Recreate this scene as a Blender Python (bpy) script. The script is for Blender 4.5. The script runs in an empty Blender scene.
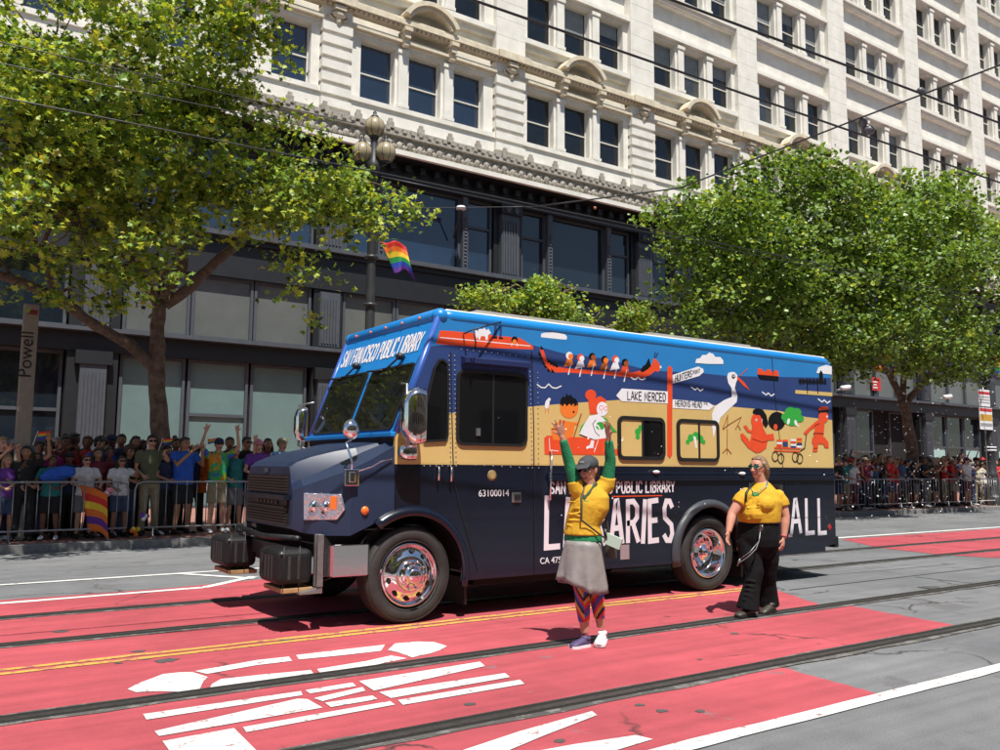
import bpy, bmesh, math, random
from mathutils import Vector, Matrix
R_ = math.radians
rnd = random.Random(7)
scene = bpy.context.scene
COL = scene.collection

# ------------------------------------------------------------------ camera
F_PX, CAM_H, ROLL = 850.0, 1.55, 0.008
PITCH = math.atan(91.0 / 850.0)
TH = 0.97569
FWH = Vector((math.cos(TH), math.sin(TH), 0)); RT = Vector((math.sin(TH), -math.cos(TH), 0)); ZU = Vector((0, 0, 1))
FW3 = FWH * math.cos(PITCH) + ZU * math.sin(PITCH)
UP0 = -FWH * math.sin(PITCH) + ZU * math.cos(PITCH)
CR = RT * math.cos(ROLL) + UP0 * math.sin(ROLL)
CU = -RT * math.sin(ROLL) + UP0 * math.cos(ROLL)
EYE = Vector((0, 0, CAM_H))
cam_d = bpy.data.cameras.new('camera'); cam = bpy.data.objects.new('camera', cam_d); COL.objects.link(cam)
cam_d.sensor_width = 36; cam_d.lens = 36 * F_PX / 1000; cam_d.clip_end = 2000; cam_d.clip_start = 0.05
m = Matrix.Identity(4)
for i in range(3):
    m[i][0] = CR[i]; m[i][1] = CU[i]; m[i][2] = -FW3[i]; m[i][3] = EYE[i]
cam.matrix_world = m
scene.camera = cam

# ------------------------------------------------------------------ light
SUN_EL = R_(64); sx, sy = -0.33, -0.944
w = bpy.data.worlds.new('World'); scene.world = w; w.use_nodes = True
nt = w.node_tree; bg = nt.nodes['Background']
sky = nt.nodes.new('ShaderNodeTexSky'); sky.sky_type = 'NISHITA'; sky.sun_disc = False
sky.sun_elevation = SUN_EL; sky.sun_rotation = math.atan2(sx, sy)
sky.air_density = 1.0; sky.dust_density = 0.6
nt.links.new(sky.outputs[0], bg.inputs[0]); bg.inputs[1].default_value = 0.07
sd = bpy.data.lights.new('sun', 'SUN'); sd.energy = 4.9; sd.angle = R_(0.5); sd.color = (1.0, 0.955, 0.88)
so = bpy.data.objects.new('sun', sd); COL.objects.link(so)
sdir = Vector((sx * math.cos(SUN_EL), sy * math.cos(SUN_EL), math.sin(SUN_EL)))
so.rotation_euler = sdir.to_track_quat('Z', 'Y').to_euler()
vs = scene.view_settings
scene.display_settings.display_device = 'sRGB'
vs.view_transform = 'Standard'; vs.look = 'None'; vs.gamma = 1; vs.use_curve_mapping = False; vs.exposure = 0.5

# ------------------------------------------------------------------ pixel -> place helpers (photo is 1000x750)
def ray(px, py): return FW3 * F_PX + CR * (px - 500) - CU * (py - 375)
def on_z(px, py, z=0.0):
    d = ray(px, py); return EYE + d * ((z - CAM_H) / d.z)
def on_y(px, py, Y):
    d = ray(px, py); return EYE + d * (Y / d.y)
def on_pl(px, py, p0, n):
    d = ray(px, py); return EYE + d * ((p0 - EYE).dot(n) / d.dot(n))
def on_depth(px, py, depth):
    d = ray(px, py); return EYE + d * (depth / d.dot(FWH))

# ------------------------------------------------------------------ materials
MATS = {}
def srgb(r, g, b):
    f = lambda c: (c / 255 / 12.92) if c / 255 <= 0.04045 else ((c / 255 + 0.055) / 1.055) ** 2.4
    return (f(r), f(g), f(b))
def mat(name, col, rough=0.6, metal=0.0, var=0.0, scale=6.0, spec=0.5, bump=0.0, bscale=40.0, col2=None, coat=0.0, trans=0.0, var_rough=0.0):
    if name in MATS: return MATS[name]
    M = bpy.data.materials.new(name); M.use_nodes = True; n = M.node_tree; p = n.nodes['Principled BSDF']
    p.inputs['Base Color'].default_value = (*col, 1); p.inputs['Roughness'].default_value = rough
    p.inputs['Metallic'].default_value = metal; p.inputs['Specular IOR Level'].default_value = spec
    p.inputs['Coat Weight'].default_value = coat; p.inputs['Coat Roughness'].default_value = 0.05
    tc = n.nodes.new('ShaderNodeTexCoord')
    if var > 0 or col2:
        no = n.nodes.new('ShaderNodeTexNoise'); no.inputs['Scale'].default_value = scale; no.inputs['Detail'].default_value = 7; no.inputs['Roughness'].default_value = 0.65
        n.links.new(tc.outputs['Object'], no.inputs['Vector'])
        cr = n.nodes.new('ShaderNodeValToRGB'); cr.color_ramp.elements[0].position = 0.35; cr.color_ramp.elements[1].position = 0.68
        c2 = col2 if col2 else tuple(min(1, c * (1 + var)) for c in col); c1 = col if col2 else tuple(c * (1 - var) for c in col)
        cr.color_ramp.elements[0].color = (*c1, 1); cr.color_ramp.elements[1].color = (*c2, 1)
        n.links.new(no.outputs['Fac'], cr.inputs[0]); n.links.new(cr.outputs[0], p.inputs['Base Color'])
        if var_rough:
            mr = n.nodes.new('ShaderNodeMapRange'); mr.inputs[3].default_value = rough - var_rough; mr.inputs[4].default_value = rough + var_rough
            n.links.new(no.outputs['Fac'], mr.inputs[0]); n.links.new(mr.outputs[0], p.inputs['Roughness'])
    if bump > 0:
        nb = n.nodes.new('ShaderNodeTexNoise'); nb.inputs['Scale'].default_value = bscale; nb.inputs['Detail'].default_value = 4
        n.links.new(tc.outputs['Object'], nb.inputs['Vector'])
        bp = n.nodes.new('ShaderNodeBump'); bp.inputs['Strength'].default_value = bump; bp.inputs['Distance'].default_value = 0.02
        n.links.new(nb.outputs['Fac'], bp.inputs['Height']); n.links.new(bp.outputs[0], p.inputs['Normal'])
    if trans > 0:
        tr = n.nodes.new('ShaderNodeBsdfTranslucent'); tr.inputs[0].default_value = (min(1, col[0] * 2.3), min(1, col[1] * 2.0), col[2] * 0.9, 1)
        mx = n.nodes.new('ShaderNodeMixShader'); mx.inputs[0].default_value = trans
        n.links.new(p.outputs[0], mx.inputs[1]); n.links.new(tr.outputs[0], mx.inputs[2])
        n.links.new(mx.outputs[0], n.nodes['Material Output'].inputs[0])
    MATS[name] = M
    return M

def ground_mat(name, base, worn, cover=0.5, speck=0.25, rough=0.8, rscale=1.2, crack=True, streak=True):
    """road surface: fine speckle, worn blotches that show what lies under the paint, cracks"""
    M = bpy.data.materials.new(name); M.use_nodes = True; n = M.node_tree; L = n.links; p = n.nodes['Principled BSDF']
    tc = n.nodes.new('ShaderNodeTexCoord')
    def noise(s, d=6, r=0.6, v=None):
        x = n.nodes.new('ShaderNodeTexNoise'); x.inputs['Scale'].default_value = s; x.inputs['Detail'].default_value = d; x.inputs['Roughness'].default_value = r
        L.new(v if v else tc.outputs['Object'], x.inputs['Vector']); return x.outputs['Fac']
    def ramp(f, a, b, c0=(0, 0, 0, 1), c1=(1, 1, 1, 1)):
        x = n.nodes.new('ShaderNodeValToRGB'); e = x.color_ramp.elements; e[0].position = a; e[1].position = b; e[0].color = c0; e[1].color = c1
        L.new(f, x.inputs[0]); return x.outputs[0]
    def mix(f, a, b, t='MIX'):
        x = n.nodes.new('ShaderNodeMix'); x.data_type = 'RGBA'; x.blend_type = t
        if isinstance(f, float): x.inputs[0].default_value = f
        else: L.new(f, x.inputs[0])
        for i, v in ((6, a), (7, b)):
            if isinstance(v, tuple): x.inputs[i].default_value = (*v, 1)
            else: L.new(v, x.inputs[i])
        return x.outputs[2]
    big = ramp(noise(0.35, 5), 0.3, 0.7, (0.76, 0.78, 0.79, 1), (1.12, 1.12, 1.12, 1))
    mid = ramp(noise(3.0, 6), 0.3, 0.75, (0.88, 0.88, 0.88, 1), (1.08, 1.08, 1.08, 1))
    fine = ramp(noise(75, 5, 0.8), 0.25, 0.75, (1 - speck, 1 - speck, 1 - speck, 1), (1 + speck, 1 + speck, 1 + speck, 1))
    c = mix(1.0, base, big, 'MULTIPLY'); c = mix(1.0, c, mid, 'MULTIPLY')
    if streak:
        mp = n.nodes.new('ShaderNodeMapping'); mp.inputs['Scale'].default_value = (0.25, 5.0, 1); L.new(tc.outputs['Object'], mp.inputs[0])
        c = mix(1.0, c, ramp(noise(1.3, 4, 0.6, mp.outputs[0]), 0.3, 0.7, (0.80, 0.81, 0.82, 1), (1.07, 1.07, 1.07, 1)), 'MULTIPLY')
    if worn:
        wf = ramp(noise(rscale, 9, 0.72), cover, cover + 0.03)
        c = mix(wf, c, worn)
    c = mix(1.0, c, fine, 'MULTIPLY')
    if crack:
        dn = n.nodes.new('ShaderNodeVectorMath'); dn.operation = 'ADD'
        nz = n.nodes.new('ShaderNodeTexNoise'); nz.inputs['Scale'].default_value = 1.2; nz.inputs['Detail'].default_value = 6; L.new(tc.outputs['Object'], nz.inputs['Vector'])
        L.new(tc.outputs['Object'], dn.inputs[0]); L.new(nz.outputs['Color'], dn.inputs[1])
        vo = n.nodes.new('ShaderNodeTexVoronoi'); vo.feature = 'DISTANCE_TO_EDGE'; vo.inputs['Scale'].default_value = 0.33; L.new(dn.outputs[0], vo.inputs['Vector'])
        ck = ramp(vo.outputs['Distance'], 0.0015, 0.006, (1, 1, 1, 1), (0, 0, 0, 1))
        ck2 = mix(1.0, ck, ramp(noise(0.5, 2), 0.48, 0.56), 'MULTIPLY')
        c = mix(ck2, c, (0.03, 0.028, 0.026))
    L.new(c, p.inputs['Base Color']); p.inputs['Roughness'].default_value = rough; p.inputs['Specular IOR Level'].default_value = 0.3
    bp = n.nodes.new('ShaderNodeBump'); bp.inputs['Strength'].default_value = 0.35; bp.inputs['Distance'].default_value = 0.006
    L.new(noise(120, 4, 0.7), bp.inputs['Height']); L.new(bp.outputs[0], p.inputs['Normal'])
    MATS[name] = M; return M

M_asph = ground_mat('asphalt', (0.185, 0.187, 0.193), (0.13, 0.13, 0.133), 0.56, 0.42)
M_red = ground_mat('red lane paint', (0.46, 0.082, 0.100), (0.22, 0.13, 0.135), 0.635, 0.17, rscale=1.7)
M_white = ground_mat('white road paint', (0.70, 0.69, 0.67), (0.33, 0.22, 0.21), 0.575, 0.07, rscale=12, crack=False, streak=False)
M_yel = ground_mat('yellow road paint', (0.60, 0.36, 0.08), (0.36, 0.14, 0.10), 0.52, 0.1, rscale=6, crack=False, streak=False)
M_band = ground_mat('rail bed', (0.115, 0.108, 0.10), (0.18, 0.17, 0.16), 0.52, 0.3, rscale=6, crack=False)
M_rail = mat('rail steel', (0.10, 0.095, 0.09), 0.42, 0.6, var=0.3, scale=30)
M_groove = mat('rail groove', (0.012, 0.011, 0.01), 0.9)
M_curb = mat('granite kerb', (0.20, 0.195, 0.19), 0.8, var=0.25, scale=12, bump=0.3)
def brick_mat(name, c1, c2, mortar, sx=0.2, sy=0.1, scale=1.0):
    M = bpy.data.materials.new(name); M.use_nodes = True; n = M.node_tree; p = n.nodes['Principled BSDF']
    tc = n.nodes.new('ShaderNodeTexCoord'); b = n.nodes.new('ShaderNodeTexBrick')
    b.inputs['Scale'].default_value = scale; b.inputs['Brick Width'].default_value = sx; b.inputs['Row Height'].default_value = sy; b.inputs['Mortar Size'].default_value = 0.006
    b.inputs['Color1'].default_value = (*c1, 1); b.inputs['Color2'].default_value = (*c2, 1); b.inputs['Mortar'].default_value = (*mortar, 1)
    n.links.new(tc.outputs['Object'], b.inputs['Vector']); n.links.new(b.outputs[0], p.inputs['Base Color']); p.inputs['Roughness'].default_value = 0.8
    MATS[name] = M; return M
M_brick = brick_mat('brick paving', (0.30, 0.13, 0.10), (0.36, 0.17, 0.13), (0.16, 0.12, 0.10))

M_stone = mat('cream terracotta', (0.70, 0.675, 0.61), 0.75, var=0.10, scale=1.6, bump=0.12, bscale=10)
M_stone2 = mat('ochre stained terracotta', (0.60, 0.53, 0.40), 0.8, var=0.16, scale=3.0, bump=0.2, bscale=12)
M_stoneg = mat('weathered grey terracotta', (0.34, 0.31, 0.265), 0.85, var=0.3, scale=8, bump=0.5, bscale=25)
M_sash = mat('window sash paint', (0.62, 0.60, 0.54), 0.5, var=0.05)
M_glassw = mat('office window glass', (0.010, 0.013, 0.016), 0.03, spec=0.6, bump=.04, bscale=1.6, var=0.5, scale=0.5)
M_blind = mat('pale window blind', (0.19, 0.21, 0.22), 0.85, var=0.2, scale=1.4)
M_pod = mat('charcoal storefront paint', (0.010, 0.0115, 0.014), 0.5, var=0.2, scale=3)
M_podl = mat('slate grey pilaster paint', (0.060, 0.068, 0.082), 0.55, var=0.12, scale=4)
M_podglass = mat('storefront glass', (0.010, 0.016, 0.024), 0.04, spec=0.8)
M_podblue = mat('blue tinted glass', (0.014, 0.030, 0.060), 0.05, spec=0.9, var=0.25, scale=0.4)
M_frost = mat('frosted teal window film', (0.135, 0.205, 0.20), 0.25, var=0.10, scale=0.7, spec=0.4)
M_frostg = mat('grey papered window', (0.115, 0.124, 0.118), 0.22, var=0.14, scale=0.6, spec=0.5)
M_dark = mat('dark interior', (0.006, 0.006, 0.007), 0.9)
M_metal = mat('galvanised steel', (0.28, 0.285, 0.29), 0.45, 0.8, var=0.15, scale=20)
M_black = mat('black rubber', (0.012, 0.012, 0.013), 0.45, var=0.3, scale=10)
M_tyre = mat('tyre rubber', (0.028, 0.027, 0.026), 0.75, var=0.35, scale=5, bump=0.1, bscale=60)
M_chrome = mat('chrome', (0.80, 0.80, 0.80), 0.06, 1.0)
M_chromed = mat('brushed bumper steel', (0.60, 0.60, 0.61), 0.13, 1.0, bump=0.05, bscale=12)
M_wire = mat('overhead wire', (0.05, 0.05, 0.052), 0.4, 0.5)
M_bark = mat('plane bark', (0.075, 0.050, 0.036), 0.9, col2=(0.19, 0.135, 0.10), scale=7, bump=0.8, bscale=14)
M_iron = mat('dark lamp post paint', (0.035, 0.037, 0.04), 0.45, var=0.2)

# ------------------------------------------------------------------ mesh builder
def wloc(o):
    v = Vector((0, 0, 0))
    while o is not None: v += o.location; o = o.parent
    return v
class MB:
    def __init__(s): s.v = []; s.f = []; s.mi = []; s.sm = []
    def add(s, vs, fs, mi=0, sm=False):
        o = len(s.v); s.v += [tuple(v) for v in vs]
        for f in fs: s.f.append([i + o for i in f]); s.mi.append(mi); s.sm.append(sm)
    def box(s, x0, x1, y0, y1, z0, z1, mi=0):
        s.add([(x0,y0,z0),(x1,y0,z0),(x1,y1,z0),(x0,y1,z0),(x0,y0,z1),(x1,y0,z1),(x1,y1,z1),(x0,y1,z1)],
              [(0,3,2,1),(4,5,6,7),(0,1,5,4),(1,2,6,5),(2,3,7,6),(3,0,4,7)], mi)
    def obox(s, c, ax, ay, az, mi=0):
        c = Vector(c); vs = []
        for k in (-1, 1):
            for a, b in ((-1,-1),(1,-1),(1,1),(-1,1)): vs.append(c + ax * a + ay * b + az * k)
        s.add(vs, [(0,3,2,1),(4,5,6,7),(0,1,5,4),(1,2,6,5),(2,3,7,6),(3,0,4,7)], mi)
    def poly(s, pts, mi=0): s.add(pts, [list(range(len(pts)))], mi)
    def prism(s, pts, d, mi=0):
        n = len(pts); d = Vector(d); a = [Vector(p) for p in pts]
        s.add(a + [p + d for p in a], [list(range(n))[::-1], list(range(n, 2 * n))] + [(i, (i + 1) % n, n + (i + 1) % n, n + i) for i in range(n)], mi)
    def rings(s, rs, mi=0, sm=True, cap=True, closed=True):
        n = len(rs[0]); vs = [p for r in rs for p in r]; fs = []
        for k in range(len(rs) - 1):
            for i in range(n if closed else n - 1):
                j = (i + 1) % n; fs.append((k*n+i, k*n+j, (k+1)*n+j, (k+1)*n+i))
        if cap: fs.append(list(range(n))[::-1]); fs.append([(len(rs)-1)*n+i for i in range(n)])
        s.add(vs, fs, mi, sm)
    def tube(s, pts, rad, n=8, mi=0, sm=True, flat=None, cap=True):
        """tapered tube; rad = r or list of r or list of (rx, ry); flat = vector giving the rx direction"""
        pts = [Vector(p) for p in pts]; m_ = len(pts)
        if not isinstance(rad, (list,)): rad = [rad] * m_
        rs = []; pu = None
        for i, p in enumerate(pts):
            t = (pts[min(i+1, m_-1)] - pts[max(i-1, 0)]); t = t.normalized() if t.length > 1e-9 else Vector((0,0,1))
            if flat is not None:
                u = Vector(flat) - t * t.dot(Vector(flat)); u.normalize()
            else:
                if pu is None: pu = Vector((0,0,1)) if abs(t.z) < 0.9 else Vector((1,0,0))
                u = pu - t * t.dot(pu); u.normalize(); pu = u
            v = t.cross(u); r = rad[i]; rx, ry = r if isinstance(r, tuple) else (r, r)
            rs.append([p + u * (math.cos(2*math.pi*k/n) * rx) + v * (math.sin(2*math.pi*k/n) * ry) for k in range(n)])
        s.rings(rs, mi, sm, cap)
    def lathe(s, prof, c, axis='z', n=24, mi=0, sm=True, cap=False):
        """prof = [(r, h)]"""
        c = Vector(c); A = {'z': (Vector((1,0,0)),Vector((0,1,0)),Vector((0,0,1))), 'y': (Vector((1,0,0)),Vector((0,0,1)),Vector((0,-1,0))), 'x': (Vector((0,1,0)),Vector((0,0,1)),Vector((1,0,0)))}[axis]
        rs = [[c + A[0]*(r*math.cos(2*math.pi*k/n)) + A[1]*(r*math.sin(2*math.pi*k/n)) + A[2]*h for k in range(n)] for r, h in prof]
        s.rings(rs, mi, sm, cap)
    def ell(s, c, r, n=12, m=8, mi=0, M=None):
        c = Vector(c); rs = []
        for j in range(m + 1):
            a = math.pi * (j + 0.02) / (m + 0.04) - math.pi / 2
            ring = []
            for k in range(n):
                p = Vector((math.cos(a)*math.cos(2*math.pi*k/n)*r[0], math.cos(a)*math.sin(2*math.pi*k/n)*r[1], math.sin(a)*r[2]))
                if M is not None: p = M @ p
                ring.append(c + p)
            rs.append(ring)
        s.rings(rs, mi, True, True)
    def mesh(s, name, mats, org=Vector((0,0,0))):
        me = bpy.data.meshes.new(name)
        me.from_pydata([(v[0]-org.x, v[1]-org.y, v[2]-org.z) for v in s.v], [], s.f)
        for x in (mats if isinstance(mats, (list, tuple)) else [mats]): me.materials.append(x)
        me.polygons.foreach_set('material_index', s.mi); me.polygons.foreach_set('use_smooth', s.sm)
        me.update(); return me
    def build(s, name, mats, parent=None, bevel=0, fix=True):
        org = wloc(parent) if parent is not None else Vector((0,0,0))
        me = s.mesh(name, mats, org)
        if fix:
            b = bmesh.new(); b.from_mesh(me); bmesh.ops.recalc_face_normals(b, faces=b.faces); b.to_mesh(me); b.free()
        o = bpy.data.objects.new(name, me); COL.objects.link(o)
        if parent is not None: o.parent = parent
        if bevel:
            bm_ = o.modifiers.new('b', 'BEVEL'); bm_.width = bevel; bm_.segments = 2; bm_.limit_method = 'ANGLE'; bm_.angle_limit = R_(40)
        return o
def tag(o, label=None, cat=None, group=None, kind=None):
    if label: o['label'] = label
    if cat: o['category'] = cat
    if group: o['group'] = group
    if kind: o['kind'] = kind
    return o
def thing(name, loc, label, cat, group=None):
    o = bpy.data.objects.new(name, None); COL.objects.link(o); o.location = loc; o.empty_display_size = 0.2
    return tag(o, label, cat, group)
def kids(o): return [c for c in bpy.data.objects if c.parent == o]
def copy_tree(o, parent=None, kmap=None):
    c = o.copy(); COL.objects.link(c); c.parent = parent
    for ch in (KIDS.get(o.name) or kids(o)): copy_tree(ch, c)
    return c
KIDS = {}
def smooth_by_angle(o, a=35):
    me = o.data
    for p in me.polygons: p.use_smooth = True
    try: me.set_sharp_from_angle(angle=R_(a))
    except Exception: pass

# ------------------------------------------------------------------ the setting
def sheet(name, pts, z, M, label=None):
    b = MB(); b.poly([(x, y, z) for x, y in pts]); o = b.build(name, M); 
    if (o.data.polygons[0].normal.z < 0):
        o.data.flip_normals()
    tag(o, kind='structure'); return o
XL, XR = -60, 160
CURB = 16.75
sheet('ground', [(-600,-600),(900,-600),(900,900),(-600,900)], -0.012, mat('distant ground', (0.12,0.12,0.12), 0.9, var=0.2, scale=0.1))
sheet('road', [(XL,-5),(XR,-5),(XR,CURB),(XL,CURB)], 0.0, M_asph)
# concrete paving slab joints in the crossing, to the right
b = MB()
for (a, c) in [((9.3,7.1),(30,6.95)), ((12.2,3.0),(12.0,7.0)), ((10.2,2.6),(34,2.3)), ((17.5,4.6),(17.3,12)), ((24,3),(23.6,11))]:
    a = Vector((*a, 0.004)); c = Vector((*c, 0.004)); d = (c - a).normalized(); nrm = Vector((-d.y, d.x, 0)) * 0.012
    b.poly([a + nrm, c + nrm, c - nrm, a - nrm])
o = b.build('road_joints', M_groove); tag(o, kind='structure')
RAILS = [4.52, 6.05, 8.47, 9.95]
b = MB()
def redpoly(pts): b.poly([(x, y, 0.004) for x, y in pts])
def rough_edge(p, q, n=14, a=0.02):
    out = []
    for i in range(n + 1):
        t = i / n; out.append((p[0] + (q[0]-p[0])*t + rnd.uniform(-a, a), p[1] + (q[1]-p[1])*t))
    return out
BW = 0.10
redpoly([(XL,3.56)] + rough_edge((5.60,3.56),(5.68,RAILS[0]-BW)) + [(XL,RAILS[0]-BW)])
redpoly([(XL,RAILS[0]+BW)] + rough_edge((8.66,RAILS[0]+BW),(8.86,RAILS[1]-BW)) + [(XL,RAILS[1]-BW)])
redpoly([(XL,RAILS[1]+BW)] + rough_edge((8.62,RAILS[1]+BW),(9.28,7.43)) + [(XL,7.43)])
redpoly([(XL,7.43)] + rough_edge((9.25,7.43),(8.9,RAILS[2]-BW)) + [(XL,RAILS[2]-BW)])
redpoly([(XL,RAILS[2]+BW)] + rough_edge((8.9,RAILS[2]+BW),(8.9,RAILS[3]-BW)) + [(XL,RAILS[3]-BW)])
redpoly([(XL,RAILS[3]+BW),(8.8,RAILS[3]+BW),(8.8,11.6),(4.0,11.5),(2.6,11.25),(XL,10.9)])
redpoly([(15.9,7.65)] + [(XR,7.65),(XR,RAILS[2]-BW)] + rough_edge((15.6,RAILS[2]-BW),(15.6,RAILS[2]-BW-.001),1))
redpoly([(15.55,RAILS[2]+BW),(XR,RAILS[2]+BW),(XR,RAILS[3]-BW),(15.75,RAILS[3]-BW)])
redpoly([(15.9,RAILS[3]+BW),(XR,RAILS[3]+BW),(XR,11.5),(16.9,11.5)])
o = b.build('red_bus_lane', M_red); tag(o, kind='structure')
for f in o.data.polygons:
    if f.normal.z < 0: f.flip()
# rail beds and rails
b = MB()
for Y in RAILS:
    e = []; f_ = []
    x = XL
    b2 = []
    while x < XR:
        b2.append(x); x += (0.35 if -2 < x < 20 else 4)
    up = [(x, Y + 0.112 + rnd.uniform(-.012, .03), 0.008) for x in b2]; dn = [(x, Y - 0.112 - rnd.uniform(-.012, .03), 0.008) for x in b2]
    n = len(b2); b.add(dn + up, [(i, i+1, n+i+1, n+i) for i in range(n-1)])
o = b.build('rail_bed', M_band); tag(o, kind='structure')
b = MB()
for Y in RAILS:
    b.box(XL, XR, Y - 0.035, Y + 0.03, -0.02, 0.014, 0)
    b.box(XL, XR, Y + 0.034, Y + 0.075, -0.02, 0.0105, 1)
    b.box(XL, XR, Y - 0.062, Y - 0.038, -0.02, 0.0105, 1)
    b.box(XL, XR, Y + 0.079, Y + 0.098, -0.02, 0.013, 0)
o = b.build('tram_rails', [M_rail, M_groove]); tag(o, kind='structure')
# painted lines
def strip(b, pts, wd, z=0.0085, mi=0, jag=0.0):
    pts = [Vector((p[0], p[1], z)) for p in pts]
    for a, c in zip(pts[:-1], pts[1:]):
        d = (c - a).normalized(); nn = Vector((-d.y, d.x, 0)) * wd / 2
        L = (c - a).length; k = max(1, min(120, int(L / 0.25)))
        lo = [a + d * (L * i / k) - nn * (1 + rnd.uniform(-jag, jag)) for i in range(k + 1)]; hi = [a + d * (L * i / k) + nn * (1 + rnd.uniform(-jag, jag)) for i in range(k + 1)]
        b.add(lo + hi, [(i, i+1, k+1+i+1, k+1+i) for i in range(k)], mi)
b = MB()
strip(b, [(-6, 7.36), (9.3, 7.36)], 0.075, jag=.3); strip(b, [(-60, 7.36), (-6, 7.36)], 0.075)
strip(b, [(-6, 7.50), (9.35, 7.50)], 0.075, jag=.3); strip(b, [(-60, 7.50), (-6, 7.50)], 0.075)
o = b.build('yellow_centre_lines', M_yel); tag(o, kind='structure')
b = MB()
strip(b, [(-60, 3.50), (-5, 3.5), (30, 3.47), (160, 3.47)], 0.13, jag=.10)
g = lambda x, y: tuple(on_z(x, y))[:2]
p0, p1, p2 = g(0, 604), g(204, 588), g(254, 577)
strip(b, [(-60, 10.9), p0, p1, p2], 0.13, jag=.1)
q0, q1 = g(0, 585.5), g(178, 574); strip(b, [(-60, 12.6), q0, q1, g(262, 568.5)], 0.11, jag=.08)
strip(b, [q1, g(254, 579)], 0.11, 0.0088, jag=.08)
strip(b, [g(262, 568.5), (8, 12.0), (14, 11.75), (160, 11.75)], 0.16, jag=.08)
MARKS = [
 [(127.5,689),(139,683),(150,679),(163,674),(180,672.2),(193,672),(208,677),(203.5,681),(201,686),(199,690.5),(184,691.7),(160,691),(136,692)],
 [(195,671),(207,673.8),(257,665),(292,660.8),(289,656.5),(257,660)],
 [(296,655),(299,659.3),(340,655.4),(381,650.7),(385,644.6),(340,649.8)],
 [(388,650),(395,643.4),(418,641.5),(434,642),(447,646),(440,650),(430,653.3),(412,657.3),(398,652)],
 [(212,684),(221,679),(262,674.5),(311,670),(314.5,675),(270,680.5),(209,689.5)],
 [(317,669),(340,665.3),(366,661),(391,655.5),(407,658.2),(364,667),(321,673.8)],
 [(143,714),(146.5,719.5),(230,706.5),(302.5,695),(301,691),(225,702)],
 [(154.5,731),(159,736),(322.5,707.5),(307.5,699),(297.5,698.6)],
 [(162.5,741),(234,728),(262,756),(185,772)],
 [(243,727),(246.5,732),(395,704.5),(390,701)],
 [(305.5,690),(352.5,682.5),(356,686),(310,693.3)],
 [(314,698),(362.5,687),(365.5,690.5),(322.5,701)],
 [(325,702.7),(372.5,695.5),(377.5,699),(331,707)],
 [(359,681),(480,661.6),(485,666),(374,690.5)],
 [(379,692),(505,673),(510,677),(391,698)],
 [(398,700),(520,679.6),(524.5,683.7),(403,704.8)],
 [(463,750),(520,731),(592,711),(597,715),(545,735),(490,758)],
 [(531,752),(575,744),(636,735),(653,739),(610,752),(560,765)]]
for k, P in enumerate(MARKS):
    b.poly([on_z(x, y, 0.0086 + 0.00005 * k) for x, y in P])
# smaller letters of the far lane marking hidden beneath the truck are left out
o = b.build('white_road_markings', M_white); tag(o, kind='structure')
for f in o.data.polygons:
    if f.normal.z < 0: f.flip()
# asphalt patches on the red paint
b = MB()
for (x, y, r) in [(146,659,6),(166,661,9),(139,652,5),(118,664,3),(700,712,4),(735,634,4),(470,705,5),(285,640,7),(60,632,5),(930,588,9),(560,742,5),(662,712,5),(640,706,4),(700,660,3)]:
    c = on_z(x, y, 0.0); rr = r * c.length / 850
    b.poly([(c.x + rr * 1.3 * math.cos(a) * rnd.uniform(.6, 1.2), c.y + rr * math.sin(a) * rnd.uniform(.6, 1.3), 0.0072) for a in [i * math.pi / 8 for i in range(16)]])
o = b.build('asphalt_patches', ground_mat('patch asphalt', (0.10, 0.097, 0.095), None, 0.5, 0.3, crack=False)); tag(o, kind='structure')
# manhole
b = MB(); b.lathe([(0.0, 0.0085), (0.30, 0.0085), (0.30, 0.0)], (9.6, 9.2, 0), n=28); b.build('manhole_cover_road', M_band).name = 'drain_cover'
tag(bpy.data.objects['drain_cover'], kind='structure')
# kerb + pavement
b = MB(); b.box(XL, XR, CURB, CURB + 0.17, -0.05, 0.15); o = b.build('kerb', M_curb, bevel=0.015); tag(o, kind='structure')
b = MB(); b.box(XL, XR, CURB + 0.17, 27.9, -0.05, 0.147); o = b.build('pavement', M_brick); tag(o, kind='structure')
b = MB(); b.box(XL, XR, -5.2, -5, -0.05, 0.15); b.box(XL, XR, -16, -5.2, -0.05, 0.147, 1); o = b.build('near_pavement', [M_curb, M_brick]); tag(o, kind='structure')

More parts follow.
